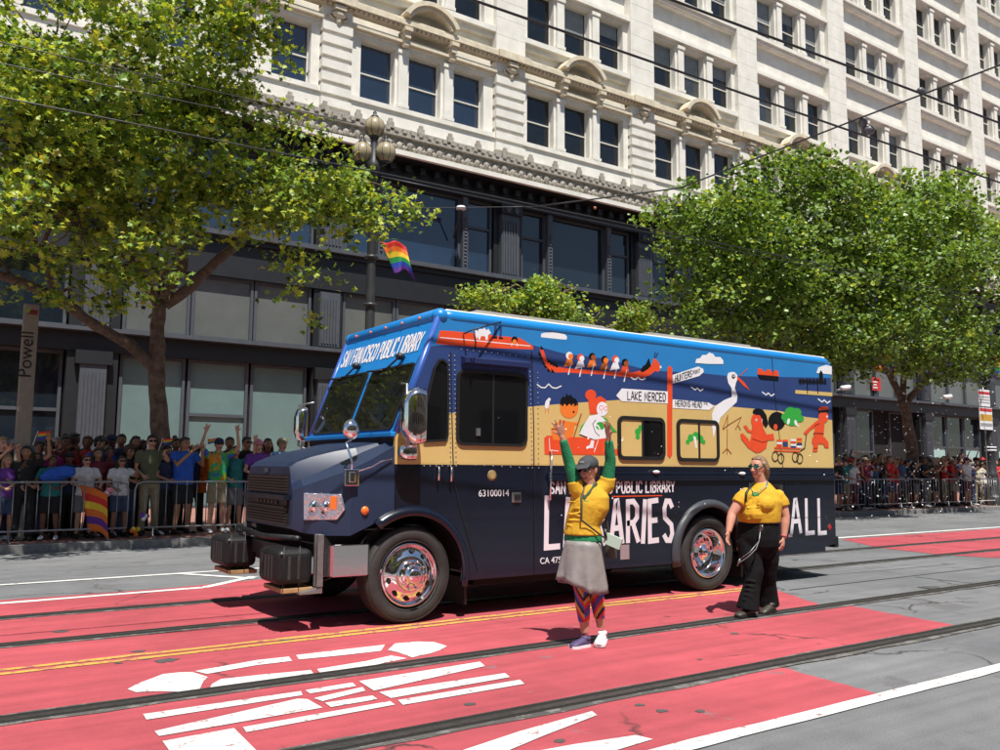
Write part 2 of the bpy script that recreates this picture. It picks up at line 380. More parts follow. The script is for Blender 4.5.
# ------------------------------------------------------------------ office building
FY = 27.5
BLD = thing('office_building', (33, 30, 0.15), 'long cream terracotta office building with dark storefronts and rows of three windows', 'building')
PIERS = [(-19.2,-17.7),(-11.7,-10.2),(-4.2,-2.7),(3.3,4.8),(10.85,12.0),(18.30,19.75),(25.7,27.15),(33.05,34.55),(40.75,42.3),(48.55,50.05),(56.2,57.8),(63.9,65.4),(71.6,73.1),(79.3,80.8)]
FLR = [(14.94, 17.23), (19.50, 21.80), (24.15, 26.45), (28.80, 31.10), (33.45, 35.75), (38.1, 40.4)]
TOPZ = 42.0
wb = MB()
wb.box(-20, 81, FY + 0.95, 34, 12.68, TOPZ)            # building mass behind the window line
wb.box(-20, 81, FY + 3.0, 34, 0.15, 12.68)
dark = MB()
WIN = []
for k, (a, c) in enumerate(PIERS):
    # rusticated pier at the first floor, plain above
    z = 13.75; i = 0
    while z < 17.2:
        if i % 2 == 0: wb.box(a, c, FY - 0.06, FY + 0.95, z, z + 0.30)
        else: wb.box(a + 0.06, c - 0.06, FY + 0.03, FY + 0.95, z, z + 0.17)
        z += 0.30 if i % 2 == 0 else 0.17; i += 1
    wb.box(a, c, FY - 0.02, FY + 0.95, z, 17.95)
    zz = 18.37
    while zz < TOPZ:
        wb.box(a, c, FY - 0.02, FY + 0.95, zz, min(zz + 0.735, TOPZ)); wb.box(a + .008, c - .008, FY - 0.008, FY + 0.95, zz + 0.735, min(zz + 0.75, TOPZ)); zz += 0.75
    if k == len(PIERS) - 1: break
    d = PIERS[k + 1][0]; mid = (c + d) / 2
    wd, ml = 1.40, 0.60
    xs = [mid - 1.5 * wd - ml, mid - 0.5 * wd, mid + 0.5 * wd + ml]
    prev = 14.5
    for fi, (z0, z1) in enumerate(FLR):
        # jambs and mullions
        wb.box(c, xs[0], FY + 0.22, FY + 0.95, z0, z1); wb.box(xs[2] + wd, d, FY + 0.22, FY + 0.95, z0, z1)
        for q in (0, 1):
            wb.box(xs[q] + wd, xs[q + 1], FY + 0.22, FY + 0.95, z0, z1)
            wb.box(xs[q] + wd + .11, xs[q + 1] - .11, FY + 0.10, FY + 0.22, z0 + .12, z1 - .16)
            wb.box(xs[q] + wd + .06, xs[q + 1] - .06, FY + 0.06, FY + 0.218, z1 - .16, z1)
            wb.box(xs[q] + wd + .05, xs[q + 1] - .05, FY + 0.06, FY + 0.218, z0, z0 + .12)
        zt = FLR[fi + 1][0] if fi + 1 < len(FLR) else TOPZ
        wb.box(c, d, FY + 0.18, FY + 0.95, z1, z1 + .5); wb.box(c, d, FY + 0.42, FY + 0.95, z1 + .5, zt - .5); wb.box(c, d, FY + 0.18, FY + 0.95, zt - .5, zt)
        if fi > 0:
            wb.box(c + .003, d - .003, FY + 0.0, FY + 0.18, z1 + 0.14, z1 + 0.30)          # lintel moulding
            wb.box(c + .003, d - .003, FY + 0.08, FY + 0.18, z1 + 0.30, z1 + 0.44)
            wb.box(c + .003, d - .003, FY - 0.02, FY + 0.18, zt - 0.30, zt - 0.10)         # sill of next floor
            wb.box(c + .003, d - .003, FY + 0.08, FY + 0.18, zt - 0.46, zt - 0.30)
        else:
            wb.box(c + .003, d - .003, FY + 0.10, FY + 0.18, z1 + .16, z1 + .24)
            wb.box(c + .003, d - .003, FY + 0.02, FY + 0.18, zt - 0.30, zt - 0.08)
        if z0 < 36:
            for x in xs: WIN.append((x, z0, wd, z1 - z0, fi, k))
wb.box(-20, 81, FY + .12, FY + .95, 13.7, 14.94); wb.box(-20, 81, FY + .04, FY + .12, 14.72, 14.90)
wall = wb.build('wall', M_stone, BLD)
# string course with ochre stains between the first two floors
b = MB()
b.box(-20, 81, FY - 0.12, FY + 0.18, 17.95, 18.07); b.box(-20, 81, FY - 0.26, FY + 0.18, 18.07, 18.25); b.box(-20, 81, FY - 0.16, FY + 0.18, 18.25, 18.37)
b.box(-20, 81, FY - 0.05, FY + 0.18, 17.44, 17.54)
for a, c in PIERS:
    b.box(a - .05, c + .05, FY - 0.36, FY - 0.26, 18.02, 18.31)
x = -20
while x < 81: b.box(x, x + .1, FY - .20, FY - .12, 17.97, 18.065); x += .2
b.build('string_course', M_stone2, BLD)
for k in range(len(PIERS) - 1):
    c, d = PIERS[k][1], PIERS[k + 1][0]; mid = (c + d) / 2
    if mid > 60 or mid < -6: continue
    hb = MB(); R0, n = 1.12, 14
    def arc(r, y): return [(mid + r * math.cos(math.pi * (0.14 + 0.72 * i / n)), y, 17.98 + r * 0.95 * math.sin(math.pi * (0.14 + 0.72 * i / n))) for i in range(n + 1)]
    for (ri, ro, y0, y1) in ((1.12, 1.30, FY - .42, FY + .17), (0.98, 1.12, FY - .32, FY + .17)):
        A = arc(ri, y0); B = arc(ro, y0); A2 = arc(ri, y1); B2 = arc(ro, y1)
        for i in range(n):
            hb.add([A[i], A[i+1], B[i+1], B[i], A2[i], A2[i+1], B2[i+1], B2[i]], [(0,1,2,3),(4,7,6,5),(3,2,6,7),(0,4,5,1)])
        for i in (0, n): hb.add([A[i], B[i], B2[i], A2[i]], [(0,1,2,3)])
    hb2 = []
    for sgn in (-1, 1):
        bx = mid + sgn * 1.02
        hb2.append(MB()); hb2[-1].box(bx - .16, bx + .16, FY - .38, FY + .10, 17.80, 17.94); hb2[-1].box(bx - .12, bx + .12, FY - .30, FY + .10, 17.55, 17.80); hb2[-1].box(bx - .09, bx + .09, FY - .2, FY + .10, 17.30, 17.55)
    ho = hb.build('arched_hood', M_stone2, BLD)
    for q_ in hb2: q_.build('bracket', M_stone2, ho)
for k, (a, c) in enumerate(PIERS):   # carved brackets on the piers
    if a > 58 or a < -5: continue
    hb = MB(); mx = (a + c) / 2
    hb.box(mx - .22, mx + .22, FY - .28, FY - .02, 17.8, 17.96); hb.ell((mx, FY - .10, 17.68), (.28, .14, .14), 10, 6); hb.ell((mx, FY - .06, 17.48), (.12, .10, .2), 8, 6)
    for s_ in (-1, 1): hb.tube([(mx + s_ * .2, FY - .08, 17.75), (mx + s_ * .38, FY - .05, 17.6), (mx + s_ * .15, FY - .06, 17.45)], [.07, .06, .03], 6)
    hb.build('carved_bracket', M_stone2, BLD)
# main cornice over the storefronts
b = MB()
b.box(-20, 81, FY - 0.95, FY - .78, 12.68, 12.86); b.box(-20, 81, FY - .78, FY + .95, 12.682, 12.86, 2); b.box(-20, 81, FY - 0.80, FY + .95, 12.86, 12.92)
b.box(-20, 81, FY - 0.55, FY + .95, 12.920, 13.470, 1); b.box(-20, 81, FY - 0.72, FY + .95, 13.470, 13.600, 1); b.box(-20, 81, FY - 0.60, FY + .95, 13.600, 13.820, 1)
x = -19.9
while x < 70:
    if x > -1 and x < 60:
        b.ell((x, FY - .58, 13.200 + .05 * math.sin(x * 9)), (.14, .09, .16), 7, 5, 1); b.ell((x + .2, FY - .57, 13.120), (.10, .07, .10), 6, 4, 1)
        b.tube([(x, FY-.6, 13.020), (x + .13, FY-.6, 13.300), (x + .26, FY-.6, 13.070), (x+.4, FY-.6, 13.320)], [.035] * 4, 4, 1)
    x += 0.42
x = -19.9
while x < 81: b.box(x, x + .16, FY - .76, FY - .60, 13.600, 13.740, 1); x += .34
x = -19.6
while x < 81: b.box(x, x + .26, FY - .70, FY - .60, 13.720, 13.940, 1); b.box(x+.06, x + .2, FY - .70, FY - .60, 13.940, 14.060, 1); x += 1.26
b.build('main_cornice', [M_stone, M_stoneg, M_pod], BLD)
# windows
WIN.sort(key=lambda t: (Vector((t[0], FY, t[1])) - EYE).length if -3 < t[0] < 64 else 999)
M_glassvar = [mat('office glass blue', (0.016, 0.028, 0.052), 0.03, spec=1.0, bump=.04, bscale=1.6, var=0.3, scale=0.3), M_glassw, mat('office glass grey', (0.045, 0.050, 0.052), 0.04, spec=0.9, bump=.05, bscale=1.6, var=0.4, scale=0.6)]
wm = MB(); W_, H_ = 1.40, 2.29
for (x0, x1, z0, z1) in ((0, W_, 0, .07), (0, W_, H_ - .07, H_), (0, .04, .07, H_ - .07), (W_ - .04, W_, .07, H_ - .07), (.04, W_ - .04, H_ * .47, H_ * .47 + .05)):
    wm.box(x0, x1, 0, .09, z0, z1)
win_me = wm.mesh('window', M_sash)
def pane_mesh(M, blind):
    p = MB(); p.box(.03, W_ - .03, .05, .07, .06, H_ * .47 + .01, 0); p.box(.03, W_ - .03, .03, .048, H_ * .47 + .03, H_ - .06, 0)
    if blind: p.box(.10, W_ - .10, .022, .028, H_ * blind, H_ - .065, 1)
    return p.mesh('pane', [M, M_blind])
panes = [pane_mesh(M_glassvar[0], 0), pane_mesh(M_glassvar[1], 0), pane_mesh(M_glassvar[2], 0), pane_mesh(M_glassvar[1], .52), pane_mesh(M_glassvar[1], .70), pane_mesh(M_glassvar[2], .5)]
rest = MB()
for i, (x, z, wd, h, fi, k) in enumerate(WIN):
    if fi == 0: pi = 0 if x < 18 else 1
    elif x < 25: pi = rnd.choice((0, 1, 1, 4, 3))
    else: pi = rnd.choice((1, 2, 3, 4, 5)) if fi < 2 else rnd.choice((2, 3, 5, 5, 3, 4))
    if i < 100:
        wo = bpy.data.objects.new('window', win_me); COL.objects.link(wo); wo.parent = BLD; wo.location = Vector((x, FY + .50, z)) - BLD.location; wo.scale.z = h / H_
        po = bpy.data.objects.new('pane', panes[pi]); COL.objects.link(po); po.parent = wo
    else:
        for (x0, x1, z0, z1) in ((0, W_, 0, .07), (0, W_, h - .07, h), (0, .06, .07, h - .07), (W_ - .06, W_, .07, h - .07), (.06, W_ - .06, h * .47, h * .47 + .06)):
            rest.box(x + x0, x + x1, FY + .50, FY + .59, z + z0, z + z1)
        rest.box(x + .05, x + W_ - .05, FY + .56, FY + .58, z + .06, z + h - .06, 1)
ro = rest.build('distant_windows', [M_sash, M_glassw], BLD); tag(ro, kind='stuff')
# storefront (podium)
b = MB()
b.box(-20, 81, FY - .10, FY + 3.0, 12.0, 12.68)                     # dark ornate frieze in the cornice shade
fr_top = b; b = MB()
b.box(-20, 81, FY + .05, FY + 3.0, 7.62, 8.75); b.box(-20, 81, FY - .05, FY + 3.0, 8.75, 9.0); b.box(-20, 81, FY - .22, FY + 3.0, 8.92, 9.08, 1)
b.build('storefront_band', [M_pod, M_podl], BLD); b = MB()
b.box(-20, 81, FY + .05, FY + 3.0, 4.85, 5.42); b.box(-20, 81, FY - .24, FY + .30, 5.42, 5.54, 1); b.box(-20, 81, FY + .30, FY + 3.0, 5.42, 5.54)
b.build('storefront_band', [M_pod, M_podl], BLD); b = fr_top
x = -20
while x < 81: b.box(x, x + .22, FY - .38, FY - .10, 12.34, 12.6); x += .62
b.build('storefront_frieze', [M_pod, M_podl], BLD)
for k, (a, c) in enumerate(PIERS):
    mx = (a + c) / 2
    first = True
    for (z0, z1, hw) in ((.147, 4.45, .36), (5.6, 7.5, .36), (9.08, 11.6, .43)):
        p = MB(); zt_ = {4.45: 4.85, 7.5: 7.62}.get(z1, 12.0); p.box(a + .05, c - .05, FY + .12, FY + 3, (5.54 if z0 == 5.6 else z0), zt_, 0); p.box(mx - hw, mx + hw, FY - .08, FY + .12, z0, z1, 1)
        for q in range(6): p.box(mx - hw + .05 + q * (hw * 2 - .1) / 6, mx - hw + .05 + (q + .55) * (hw * 2 - .1) / 6, FY - .12, FY - .08, z0 + .1, z1 - .25, 1)
        if z1 == 4.45: p.box(mx - .5, mx + .5, FY - .14, FY + .12, 4.45, 4.85, 0)
        if z1 == 11.6:
            p.box(mx - .5, mx + .5, FY - .2, FY + .12, 11.6, 12.0, 0)
            for s_ in (-1, 1): p.ell((mx + s_ * .2, FY - .22, 11.8), (.13, .1, .16), 8, 6, 1)
        p.build('pilaster', [M_pod, M_podl], BLD)
def storewin(x0, x1, z0, z1, M, fr=0.09, fm=None, rec=.30, split=None):
    if x1 - x0 < .3: return
    f = MB(); 
    f.box(x0, x1, FY + rec - .08, FY + rec + .12, z0, z0 + fr); f.box(x0, x1, FY + rec - .08, FY + rec + .12, z1 - fr, z1)
    f.box(x0, x0 + fr, FY + rec - .08, FY + rec + .12, z0 + fr, z1 - fr); f.box(x1 - fr, x1, FY + rec - .08, FY + rec + .12, z0 + fr, z1 - fr)
    if split: f.box(x0 + fr, x1 - fr, FY + rec - .06, FY + rec + .12, split - .05, split + .05)
    fo = f.build('shop_window', fm or M_podl, BLD)
    p = MB(); p.box(x0 + fr - .01, x1 - fr + .01, FY + rec + .02, FY + rec + .04, z0 + fr - .01, z1 - fr + .01)
    po = p.build('pane', M, fo)
    return fo
for k in range(len(PIERS) - 1):
    c, d = PIERS[k][1], PIERS[k + 1][0]; W3 = (d - c) / 3; near = -6 < c < 60
    for z0_, z1_ in ((.147, 4.85), (9.0, 12.05)):
        bk = MB(); bk.box(c - .05, d + .05, FY + .9, FY + 1.0, z0_, z1_); bk.build('shop_back_panel', M_dark, BLD)
    # ground floor
    if k == 2:      # X -2.7 .. 3.3 : dark entrance
        storewin(c, c + 2.3, .15, 4.85, M_podglass, rec=.6); storewin(c + 2.3, d - .0, .15, 4.85, M_podglass, rec=.6, split=3.1)
    elif k in (8,):   # entrance bay with open dark doorway
        storewin(c, c + W3, .15, 4.85, M_podglass, split=2.5, rec=.5); storewin(c + 2 * W3, d, .15, 4.85, M_dark, rec=.8)
    else:
        for q in range(3):
            Mx = M_frost if k in (3, 2, 4) else (M_podglass)
            if k > 5:
                fo = storewin(c + q * W3 + .04, c + (q + 1) * W3 - .04, .15, 4.85, M_podglass, rec=.5, split=2.9)
                if q != 1:
                    p = MB(); p.box(c + q * W3 + .14, c + (q + 1) * W3 - .14, FY + .49, FY + .51, .25, 2.85); tag(p.build('window_film', mat('bright teal film', (0.33, 0.50, 0.47), .45, var=.05), fo), 'pale teal film on lower glass')
            else:
                storewin(c + q * W3 + .04, c + (q + 1) * W3 - .04, .15, 4.85, Mx, split=(3.1 if q == 1 and k == 3 else None), rec=.42)
    # mezzanine
    for q in range(3):
        storewin(c + q * W3 + .02, c + (q + 1) * W3 - .02, 5.54, 7.62, M_frostg if (k != 2) else M_podglass, rec=.28)
    # second floor: narrow, wide, narrow
    a1, a2 = c + 1.35, d - 1.35
    G = M_podblue if k < 5 else M_podglass
    storewin(c, a1 - .12, 9.08, 12.0, G, rec=.3, split=10.9); storewin(a1 + .12, a2 - .12, 9.08, 12.0, G, rec=.3); storewin(a2 + .12, d, 9.08, 12.0, G, rec=.3, split=10.9)
    for xx in (a1, a2):
        mu = MB()
        mu.box(xx - .12, xx + .12, FY + .0, FY + .9, 9.08, 12.0)
        for zz in range(14): mu.ell((xx, FY - .01, 9.3 + zz * .14), (.06, .05, .05), 6, 4)
        mu.build('mullion', M_podl, BLD)
def signboard(name, px0, py0, px1, py1, Y, M, parent=None, thick=.03):
    a = on_y(px0, py0, Y); c = on_y(px1, py1, Y); q = MB(); q.box(a.x, c.x, Y, Y + thick, c.z, a.z); return q.build(name, M, parent)
rp = signboard('notice_panel', 872, 377, 881, 391, FY + .12, mat('red poster', (.5, .03, .03), .5), BLD); tag(rp, 'red leasing poster in upper window')
q = MB(); a = on_y(873, 380, FY + .1)
for i in range(3): q.box(a.x, a.x + .42 - .08 * (i % 2), FY + .10, FY + .115, a.z - .13 - i * .16, a.z - .06 - i * .16)
q.build('notice_lettering', mat('poster white', (.7, .7, .7), .6), BLD)
# roof parapet
b = MB(); b.box(-20.5, 81.5, FY - .9, FY + 1.2, TOPZ, TOPZ + .9); b.box(-20.3, 81.3, FY - .5, FY + 1.2, TOPZ + .9, TOPZ + 1.5); b.build('roof_cornice', M_stone, BLD)
# end walls of neighbours not built; building opposite, seen only as reflections and when stepping aside
OPP = thing('opposite_building', (20, -22, 0.15), 'plain tan office block on the near side of the street, behind the viewer', 'building')
b = MB(); b.box(-40, 90, -30, -16, .147, 17, 0); b.box(-40.2, 90.2, -30.2, -15.6, 17, 17.8, 0); b.build('wall', mat('tan stone', (.30, .26, .21), .8, var=.15, scale=.5), OPP)
b = MB()
for fl in range(4):
    for i in range(30): b.box(-36 + i * 4, -34 + i * 4, -16.0, -15.92, 1.5 + fl * 4, 4.0 + fl * 4)
tag(b.build('windows', M_glassw, OPP), kind='stuff')

# ------------------------------------------------------------------ stroke lettering
GL = {
 'A': [[(0,0),(.42,1),(.58,1),(1,0)],[(.2,.36),(.8,.36)]], 'B': [[(.05,0),(.05,1),(.6,1),(.85,.88),(.85,.66),(.6,.54),(.05,.54)],[(.6,.54),(.95,.4),(.95,.14),(.65,0),(.05,0)]],
 'C': [[(1,.82),(.8,1),(.3,1),(.05,.75),(.05,.25),(.3,0),(.8,0),(1,.18)]], 'D': [[(.05,0),(.05,1),(.6,1),(.95,.72),(.95,.28),(.6,0),(.05,0)]],
 'E': [[(.95,1),(.08,1),(.08,0),(.95,0)],[(.08,.52),(.8,.52)]], 'F': [[(.95,1),(.08,1),(.08,0)],[(.08,.52),(.8,.52)]],
 'G': [[(1,.82),(.75,1),(.3,1),(.05,.75),(.05,.25),(.3,0),(.75,0),(1,.2),(1,.45),(.6,.45)]], 'H': [[(.05,0),(.05,1)],[(.95,0),(.95,1)],[(.05,.5),(.95,.5)]],
 'I': [[(.5,0),(.5,1)]], 'K': [[(.05,0),(.05,1)],[(.95,1),(.1,.45),(.95,0)]], 'L': [[(.12,1),(.05,0),(.9,0)]], 'M': [[(0,0),(.1,1),(.5,.3),(.9,1),(1,0)]],
 'N': [[(.05,0),(.05,1),(.95,0),(.95,1)]], 'O': [[(.5,1),(.15,.85),(.02,.5),(.15,.15),(.5,0),(.85,.15),(.98,.5),(.85,.85),(.5,1)]],
 'P': [[(.08,0),(.08,1),(.6,1),(.92,.85),(.92,.6),(.6,.45),(.08,.45)]], 'R': [[(.08,0),(.08,1),(.6,1),(.92,.85),(.92,.62),(.6,.48),(.08,.48)],[(.5,.48),(1,0)]],
 'S': [[(.95,.85),(.7,1),(.3,1),(.05,.8),(.12,.6),(.85,.4),(.95,.2),(.7,0),(.3,0),(.02,.15)]], 'T': [[(0,1),(1,1)],[(.5,1),(.5,0)]],
 'U': [[(.05,1),(.05,.25),(.3,0),(.7,0),(.95,.25),(.95,1)]], 'W': [[(0,1),(.22,0),(.5,.7),(.78,0),(1,1)]], 'Y': [[(0,1),(.5,.5),(1,1)],[(.5,.5),(.5,0)]],
 "'": [[(.5,1),(.4,.75)]], '4': [[(.75,0),(.75,1),(.05,.3),(1,.3)]], '7': [[(.05,1),(.95,1),(.4,0)]], '5': [[(.9,1),(.15,1),(.1,.55),(.6,.6),(.95,.4),(.85,.1),(.4,0),(.05,.1)]],
 'X': [[(0,0),(1,1)],[(0,1),(1,0)]], 'J': [[(.9,1),(.9,.2),(.6,0),(.2,0),(.05,.2)]], 'V': [[(0,1),(.5,0),(1,1)]], 'Z': [[(0,1),(1,1),(0,0),(1,0)]]}
def ribbon(b, pts, wd, mi, n, lift):
    """mitred flat stroke"""
    L = []; Rr = []; m_ = len(pts)
    closed = (pts[0] - pts[-1]).length < 1e-5
    for i, p in enumerate(pts):
        a = pts[i - 1] if i > 0 else (pts[-2] if closed else None); c = pts[i + 1] if i < m_ - 1 else (pts[1] if closed else None)
        d1 = (p - a).normalized() if a is not None else (c - p).normalized(); d2 = (c - p).normalized() if c is not None else d1
        s1 = n.cross(d1); s2 = n.cross(d2); s_ = (s1 + s2); s_ = s_.normalized() if s_.length > 1e-6 else s1
        k = wd / 2 / max(.45, s_.dot(s1))
        q = p.copy()
        if not closed and i == 0: q = p - d2 * wd * .3
        if not closed and i == m_ - 1: q = p + d1 * wd * .3
        L.append(q + s_ * k + n * lift); Rr.append(q - s_ * k + n * lift)
    b.add(L + Rr, [(i, i + 1, m_ + i + 1, m_ + i) for i in range(m_ - 1)], mi)
def lettering(b, txt, o, right, up, n, cw, ch, wd, mi=0, gap=.28, widths=None, jit=.03, base=0.0):
    r2 = random.Random(len(txt)); x = 0; k = 0
    for ch_ in txt:
        if ch_ == ' ': x += cw * .75; continue
        w_ = cw * (.25 if ch_ in "I'" else 1.0)
        for st in GL[ch_]:
            pts = []
            for (u, v) in st:
                if ch_ in "I": uu = 0.5
                else: uu = u
                pts.append(o + right * (x + uu * w_ + r2.uniform(-jit, jit) * cw) + up * ((v + r2.uniform(-jit, jit)) * ch))
            if len(st) > 2 and st[0] == st[-1]: pts[-1] = pts[0].copy()
            k += 1; ribbon(b, pts, wd, mi, n, base + k * 0.00012)
        x += w_ + cw * gap
    return x
def bfont(txt, size, o, right, up, M, parent, name='lettering', align='LEFT', thick=.002):
    cu = bpy.data.curves.new('t', 'FONT'); cu.body = txt; cu.size = size; cu.extrude = thick; cu.align_x = align
    to = bpy.data.objects.new('t', cu); COL.objects.link(to); bpy.context.view_layer.update()
    me = bpy.data.meshes.new_from_object(to.evaluated_get(bpy.context.evaluated_depsgraph_get())); bpy.data.objects.remove(to)
    nn = right.cross(up); org = wloc(parent)
    T = Matrix(((right.x, up.x, nn.x, o.x - org.x), (right.y, up.y, nn.y, o.y - org.y), (right.z, up.z, nn.z, o.z - org.z), (0, 0, 0, 1)))
    me.transform(T); me.materials.clear(); me.materials.append(M)
    ob = bpy.data.objects.new(name, me); COL.objects.link(ob); ob.parent = parent; return ob

# ------------------------------------------------------------------ the truck
TY0, TY1, TX0, TX1, TZ0, TZ1 = 7.55, 9.85, 3.87, 10.97, 0.38, 3.10
TRUCK = thing('library_truck', (7.2, 8.7, 0), 'big boxy library truck with painted mural side and dark blue hood, on the red lane', 'truck')
C_nav = mat('navy paint', srgb(17, 24, 39), .26, var=.16, scale=2.2, coat=.2, bump=.05, bscale=1.3)
C_sky = mat('sky blue mural paint', srgb(44, 124, 188), .33, coat=.25, var=.05, scale=2)
C_cap = mat('bright blue roof paint', srgb(28, 130, 205), .33, coat=.25, var=.05, scale=2)
C_sea = mat('royal blue mural paint', srgb(46, 66, 116), .33, coat=.25, var=.05, scale=2)
C_sand = mat('sand mural paint', srgb(204, 175, 112), .36, coat=.2, var=.07, scale=1.2, bump=.04, bscale=1.2)
C_hill = mat('far blue mural paint', srgb(52, 110, 172), .33, coat=.25)
C_or = mat('orange red mural paint', srgb(222, 78, 42), .36, coat=.2, var=.05)
C_or2 = mat('orange mural skin', srgb(228, 122, 48), .36, coat=.2)
C_br = mat('brown mural skin', srgb(150, 80, 40), .4)
C_wh = mat('white mural paint', srgb(226, 226, 230), .38, coat=.2, var=.03)
C_bk = mat('black mural paint', srgb(14, 14, 18), .38)
C_gr = mat('green mural paint', srgb(52, 160, 62), .38)
C_win = mat('dark tinted glass', (0.006, 0.007, 0.008), .04, spec=.8)
C_rub = mat('rubber gasket', (0.010, 0.010, 0.010), .5)
C_roof = mat('white roof edge paint', (.72, .70, .64), .5)
C_grey = mat('grey roof hatch', (.27, .265, .25), .7, var=.1)
C_amb = mat('amber lens', (.75, .16, .02), .2, coat=.6)
C_lens = mat('headlamp reflector', (.80, .80, .82), .12, .9, bump=1.0, bscale=22, coat=.8)
C_wood = mat('timber block', (.34, .20, .09), .7, var=.25, scale=12)
C_pink = mat('sign pinkish', (.35, .25, .22), .5)
FWX, RWX, WZ = 4.07, 8.34, 0.475
def arch_pts(cx, r, n=18, a0=0, a1=180):
    return [(cx + r * math.cos(R_(a0 + (a1 - a0) * i / n)), WZ + r * math.sin(R_(a0 + (a1 - a0) * i / n))) for i in range(n + 1)]
b = MB()
def side_poly(Y, th):
    # navy lower side, from the cowl to the tail, with two wheel arches
    lo = [(TX0 + 0.0, 1.10)] + []
    ar = arch_pts(FWX, .60, 18, 112, -9)
    pts = [(TX0, 1.56), (TX0, ar[0][1])] + ar + [(4.70, TZ0)] + arch_pts(RWX, .60, 18, 189, -9) + [(9.35, TZ0 ), (10.72, TZ0 - .0), (10.72, .45), (TX1, .48), (TX1, 1.56)]
    b.prism([(x, Y, z) for x, z in pts], (0, th, 0), 0)
side_poly(TY0, .04); side_poly(TY1 - .04, .04)
# rear wall, floor, roof
b.box(TX1 - .04, TX1, TY0 + .04, TY1 - .04, .48, TZ1, 0)
b.box(4.72, 7.7, TY0 + .05, TY1 - .05, TZ0 + .02, .5, 0); b.box(8.98, 10.7, TY0 + .05, TY1 - .05, TZ0 + .02, .5, 0)
b.box(3.9, 10.9, TY0 + .3, TY1 - .3, .85, .95, 0)
b.build('lower_body', C_nav, TRUCK, bevel=.006)
FN = Vector((-1.31, 0, .52)).normalized()        # normal of raked front
def fx(z): return TX0 + (z - 1.87) * (4.37 - TX0) / (3.18 - 1.87)
b = MB()
for Y in (TY0, TY1 - .04):
    b.prism([(TX0, Y, 1.56), (TX0, Y, 1.87), (fx(3.10), Y, 3.10), (TX1, Y, 3.10), (TX1, Y, 1.56)], (0, .04, 0), 0)
b.prism([(fx(1.87), TY0 + .04, 1.87), (fx(1.87), TY1 - .04, 1.87), (fx(3.10), TY1 - .04, 3.10), (fx(3.10), TY0 + .04, 3.10)], (.04, 0, 0.0), 1)
b.box(TX0, TX0 + .04, TY0 + .04, TY1 - .04, 1.0, 1.87, 2)
b.box(fx(3.1) + .04, TX1 - .04, TY0 + .04, TY1 - .04, 3.06, 3.10, 1)
b.build('upper_body', [C_sand, C_cap, C_nav], TRUCK)
# rounded roof rails
b = MB()
def rail(p, q, r=.075):
    d = (Vector(q) - Vector(p)); b.tube([p, Vector(p) + d * .02, Vector(q) - d * .02, q], [r * .8, r, r, r * .8], 14)
zc = 3.10; r_ = .085
rail((fx(3.1) + .05, TY0 + .06, zc), (TX1 - .04, TY0 + .06, zc)); rail((fx(3.1) + .05, TY1 - .06, zc), (TX1 - .04, TY1 - .06, zc)); rail((fx(3.1) + .05, TY0 + .06, zc), (fx(3.1) + .05, TY1 - .06, zc), .085)
rail((TX1 - .06, TY0 + .06, zc), (TX1 - .06, TY1 - .06, zc))
b.ell((fx(3.1) + .05, TY0 + .06, zc), (.09, .09, .085)); b.ell((fx(3.1) + .05, TY1 - .06, zc), (.09, .09, .085))
b.build('roof_rail', C_cap, TRUCK)
b = MB(); b.box(fx(3.1) + .12, TX1 - .03, TY0 + .06, TY1 - .06, 3.10, 3.19, 0); b.build('roof', C_roof, TRUCK, bevel=.02)
for x0, x1 in ((5.05, 7.2), (7.75, 10.0)):
    b = MB(); b.box(x0, x1, 8.0, 9.3, 3.19, 3.29); b.box(x0 + .1, x1 - .1, 8.1, 9.2, 3.29, 3.33); b.build('roof_hatch', C_grey, TRUCK, bevel=.02)
for i in range(5):
    b = MB(); b.ell((fx(3.1) - .03, 7.9 + i * .4, 3.11), (.02, .02, .02), 8, 5); b.build('roof_marker_light', C_amb, TRUCK)

# the mural: flat painted shapes on the side sheet (px coordinates put each shape where it is on the truck)
MU = MB(); MUM = [C_sky, C_sea, C_sand, C_hill, C_or, C_or2, C_br, C_wh, C_bk, C_gr]
SKY, SEA, SAND, HILL, ORR, OR2, BRN, WHT, BLK, GRN = range(10)
NL = [0]; MN = Vector((0, -1, 0))
def S(px, py): return on_y(px, py, TY0)
def lay(): NL[0] += 1; return 0.0010 + NL[0] * 0.00004
def mp(pts, c):
    l = lay(); MU.poly([S(x, y) + MN * l for x, y in pts], c)
def mell(x, y, rx, ry, c, rot=0, n=18):
    mp([(x + rx*math.cos(2*math.pi*i/n)*math.cos(rot) - ry*math.sin(2*math.pi*i/n)*math.sin(rot), y + rx*math.cos(2*math.pi*i/n)*math.sin(rot) + ry*math.sin(2*math.pi*i/n)*math.cos(rot)) for i in range(n)], c)
def ms(pts, wpx, c):
    l = lay(); P = [S(x, y) for x, y in pts]; sc = (S(pts[0][0] + 1, pts[0][1]) - S(*pts[0])).length
    ribbon(MU, P, wpx * sc * .8, c, Vector((0, -1, 0)), l)
Z6 = lambda L: [(440 + x / 5, 320 + y / 5) for x, y in L]
Z7 = lambda L: [(640 + x / 5, 330 + y / 5) for x, y in L]
